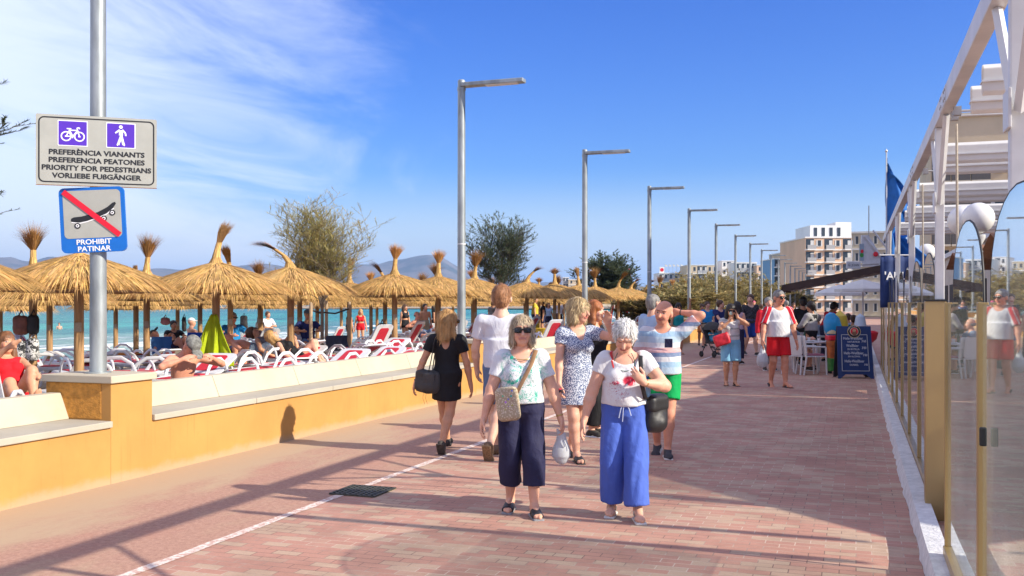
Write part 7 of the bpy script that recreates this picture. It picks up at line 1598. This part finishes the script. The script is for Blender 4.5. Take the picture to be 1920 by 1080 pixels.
def hung(label, cat, name, px, X, dx, zc, h3, mat, amp=.008):
    y, z = onX(px, X); x0, y0 = X + dx * CS, y + dx * SN; S = Sdf(); S.box((0, 0, 0), h3, I3, .06, .02); S.ell((0, -.02, -h3[2] * .3), (h3[0] * 1.02, h3[1] * 1.2, h3[2] * .6), I3, .04); S.cap((-.05, 0, h3[2] * .9), (0, .02, h3[2] + .10), .012, .010, .01); S.cap((.05, 0, h3[2] * .9), (0, .02, h3[2] + .10), .012, .010, .01)
    o = sobj(name, S, .014, mat, None, amp=amp, fs=16); o.location = (x0, y0 - .16, zc); o.rotation_euler = (0, 0, TH); tag(o, label, cat)
hung('reddish brown rucksack hung on the ragged parasol pole', 'bag', 'rucksack', 62, -14.1, -.09, 1.27, (.13, .08, .17), M('rust_nylon', (.22, .085, .055), .8, var=.3, vs=9))
hung('black rucksack hung beside the reddish brown one', 'bag', 'rucksack', 62, -14.1, .13, 1.28, (.10, .07, .17), M('black_nylon', (.02, .018, .018), .7, var=.2))
def mat_bw():
    m, t, b = newmat('black_white_print'); n = noise(t, 16, 3, .6, dist=1.5); c = mix(t, ramp(t, n, .49, .52), (.62, .61, .58), (.03, .03, .03)); t.links.new(c, b.inputs['Base Color']); b.inputs['Roughness'].default_value = .8; return m
m_bw2 = mat_bw()
hung('black and white printed beach bag hung below the rucksacks', 'bag', 'beach_bag', 62, -14.1, -.10, .80, (.13, .08, .19), m_bw2)
hung('second black and white printed beach bag on the same pole', 'bag', 'beach_bag', 62, -14.1, .12, .83, (.11, .07, .20), m_bw2)
hung('black bag hanging from a back-row parasol near the waves', 'bag', 'beach_bag', 462, -21.4, .0, .95, (.13, .07, .24), M('black_nylon'))
hung('dark wet clothes hung under the back-row parasol', 'clothes', 'swimwear', 333, -21.4, .32, .95, (.07, .04, .24), M('black_nylon'), .015)
hung('dusky pink clothes hung under the back-row parasol', 'clothes', 'swimwear', 333, -21.4, -.30, 1.05, (.16, .04, .12), M('dusk_cloth', (.38, .16, .17), .9, var=.2), .015)
hung('black bags strapped round the double pole by the wall', 'bag', 'beach_bag', 722, -11.3, .0, .70, (.12, .10, .45), M('black_nylon'))
hung('yellow bag hanging among the shaded parasols', 'bag', 'beach_bag', 1003, -11.5, .0, .55, (.22, .12, .35), M('yellow_nylon', (.62, .42, .02), .7, var=.15))
# towels on loungers
for px, X, lab, col, rz, hh in ((305, -17.5, 'blue towel draped over a raised lounger back', (.05, .16, .42), R(100), .85), (448, -15.3, 'white towel draped over a raised lounger back', (.62, .63, .66), R(80), .72), (632, -12.0, 'navy jacket over the raised back of a lounger', (.03, .035, .06), R(70), .72), (372, -16.6, 'royal blue beach chair cloth behind the boy', (.015, .07, .36), R(90), .95)):
    y, z = onX(px, X); o = towel(lab, X, y, sand_z(X, y) + hh, sand_z(X, y) + .3, .5, .56, c_('towel%d' % px, col), TH + .2, px, .02)
# yellow tub by the wall in the shade, dark bench on the promenade edge
x, y = ray(1018, 33); b = MB(); b.lathe([(0, 0), (.22, 0), (.27, .34), (.25, .34), (.2, .04), (0, .04)], 18); o = b.build('tub', M('yellow_nylon'), None, True); o.location = (-8.2, onX(1022, -8.2)[0], .62); tag(o, 'yellow plastic tub on the beach side of the wall', 'tub')
x8, y8 = onX(1022, -8.2); b = MB(); b.lathe([(0, -.8), (.35, -.8), (.35, 0), (0, 0)], 14); o = b.build('wooden_stand', m_pole, None, True); o.location = (-8.2, onX(1022, -8.2)[0], .618); tag(o, 'round wooden stand under the yellow tub', 'stand')

# towels spread over loungers in the crowded rows
tcols = [('orange', (.60, .22, .04)), ('turquoise', (.03, .40, .42)), ('pink', (.60, .22, .32)), ('yellow', (.64, .50, .08)), ('white', (.64, .63, .60)), ('navy', (.03, .05, .17)), ('green', (.10, .36, .12)), ('lilac', (.42, .32, .55)), ('cream', (.60, .52, .36)), ('sky blue', (.22, .45, .62)), ('maroon', (.28, .03, .05)), ('grey', (.34, .34, .35))]
flats = [q for q in LZ if q[3] != 'high']; rnd.shuffle(flats)
for (nm, col), (X, y, lz, k) in zip(tcols, flats):
    n, m_ = 6, 18; v = []; r = random.Random(nm)
    for j in range(m_ + 1):
        for i in range(n + 1):
            u = (i / n - .5) * .56; e = abs(i / n - .5) * 2; v.append((.12 + 1.0 * j / m_, u * 1.08, .385 - (.09 if e > .99 else 0) + .008 * sin(j * 1.7 + u * 20) + .006 * r.random()))
    f = [(j * (n + 1) + i, j * (n + 1) + i + 1, (j + 1) * (n + 1) + i + 1, (j + 1) * (n + 1) + i) for j in range(m_) for i in range(n)]
    o = mesh_from('beach_towel', v, f, c_('spread ' + nm, col), None, True, 180); o.modifiers.new('t', 'SOLIDIFY').thickness = .012
    o.location = (X, y, sand_z(X, y)); o.rotation_euler = (0, 0, lz); tag(o, f'{nm} towel spread over a lounger in the crowded rows', 'towel')
# ================================================================ the air over the bay
m, t, b = newmat('sea_haze'); t.nodes.remove(b)
pv = nd(t, 'ShaderNodeVolumePrincipled', Density=1.5e-4, Anisotropy=.25, Color=(.42, .64, 1, 1)); t.links.new(pv.outputs[0], t.nodes['Material Output'].inputs['Volume'])
b = MB(); b.bx(-14000, 14000, -14000, 14000, -4, 330); o = b.build('haze', m); o['kind'] = 'stuff'
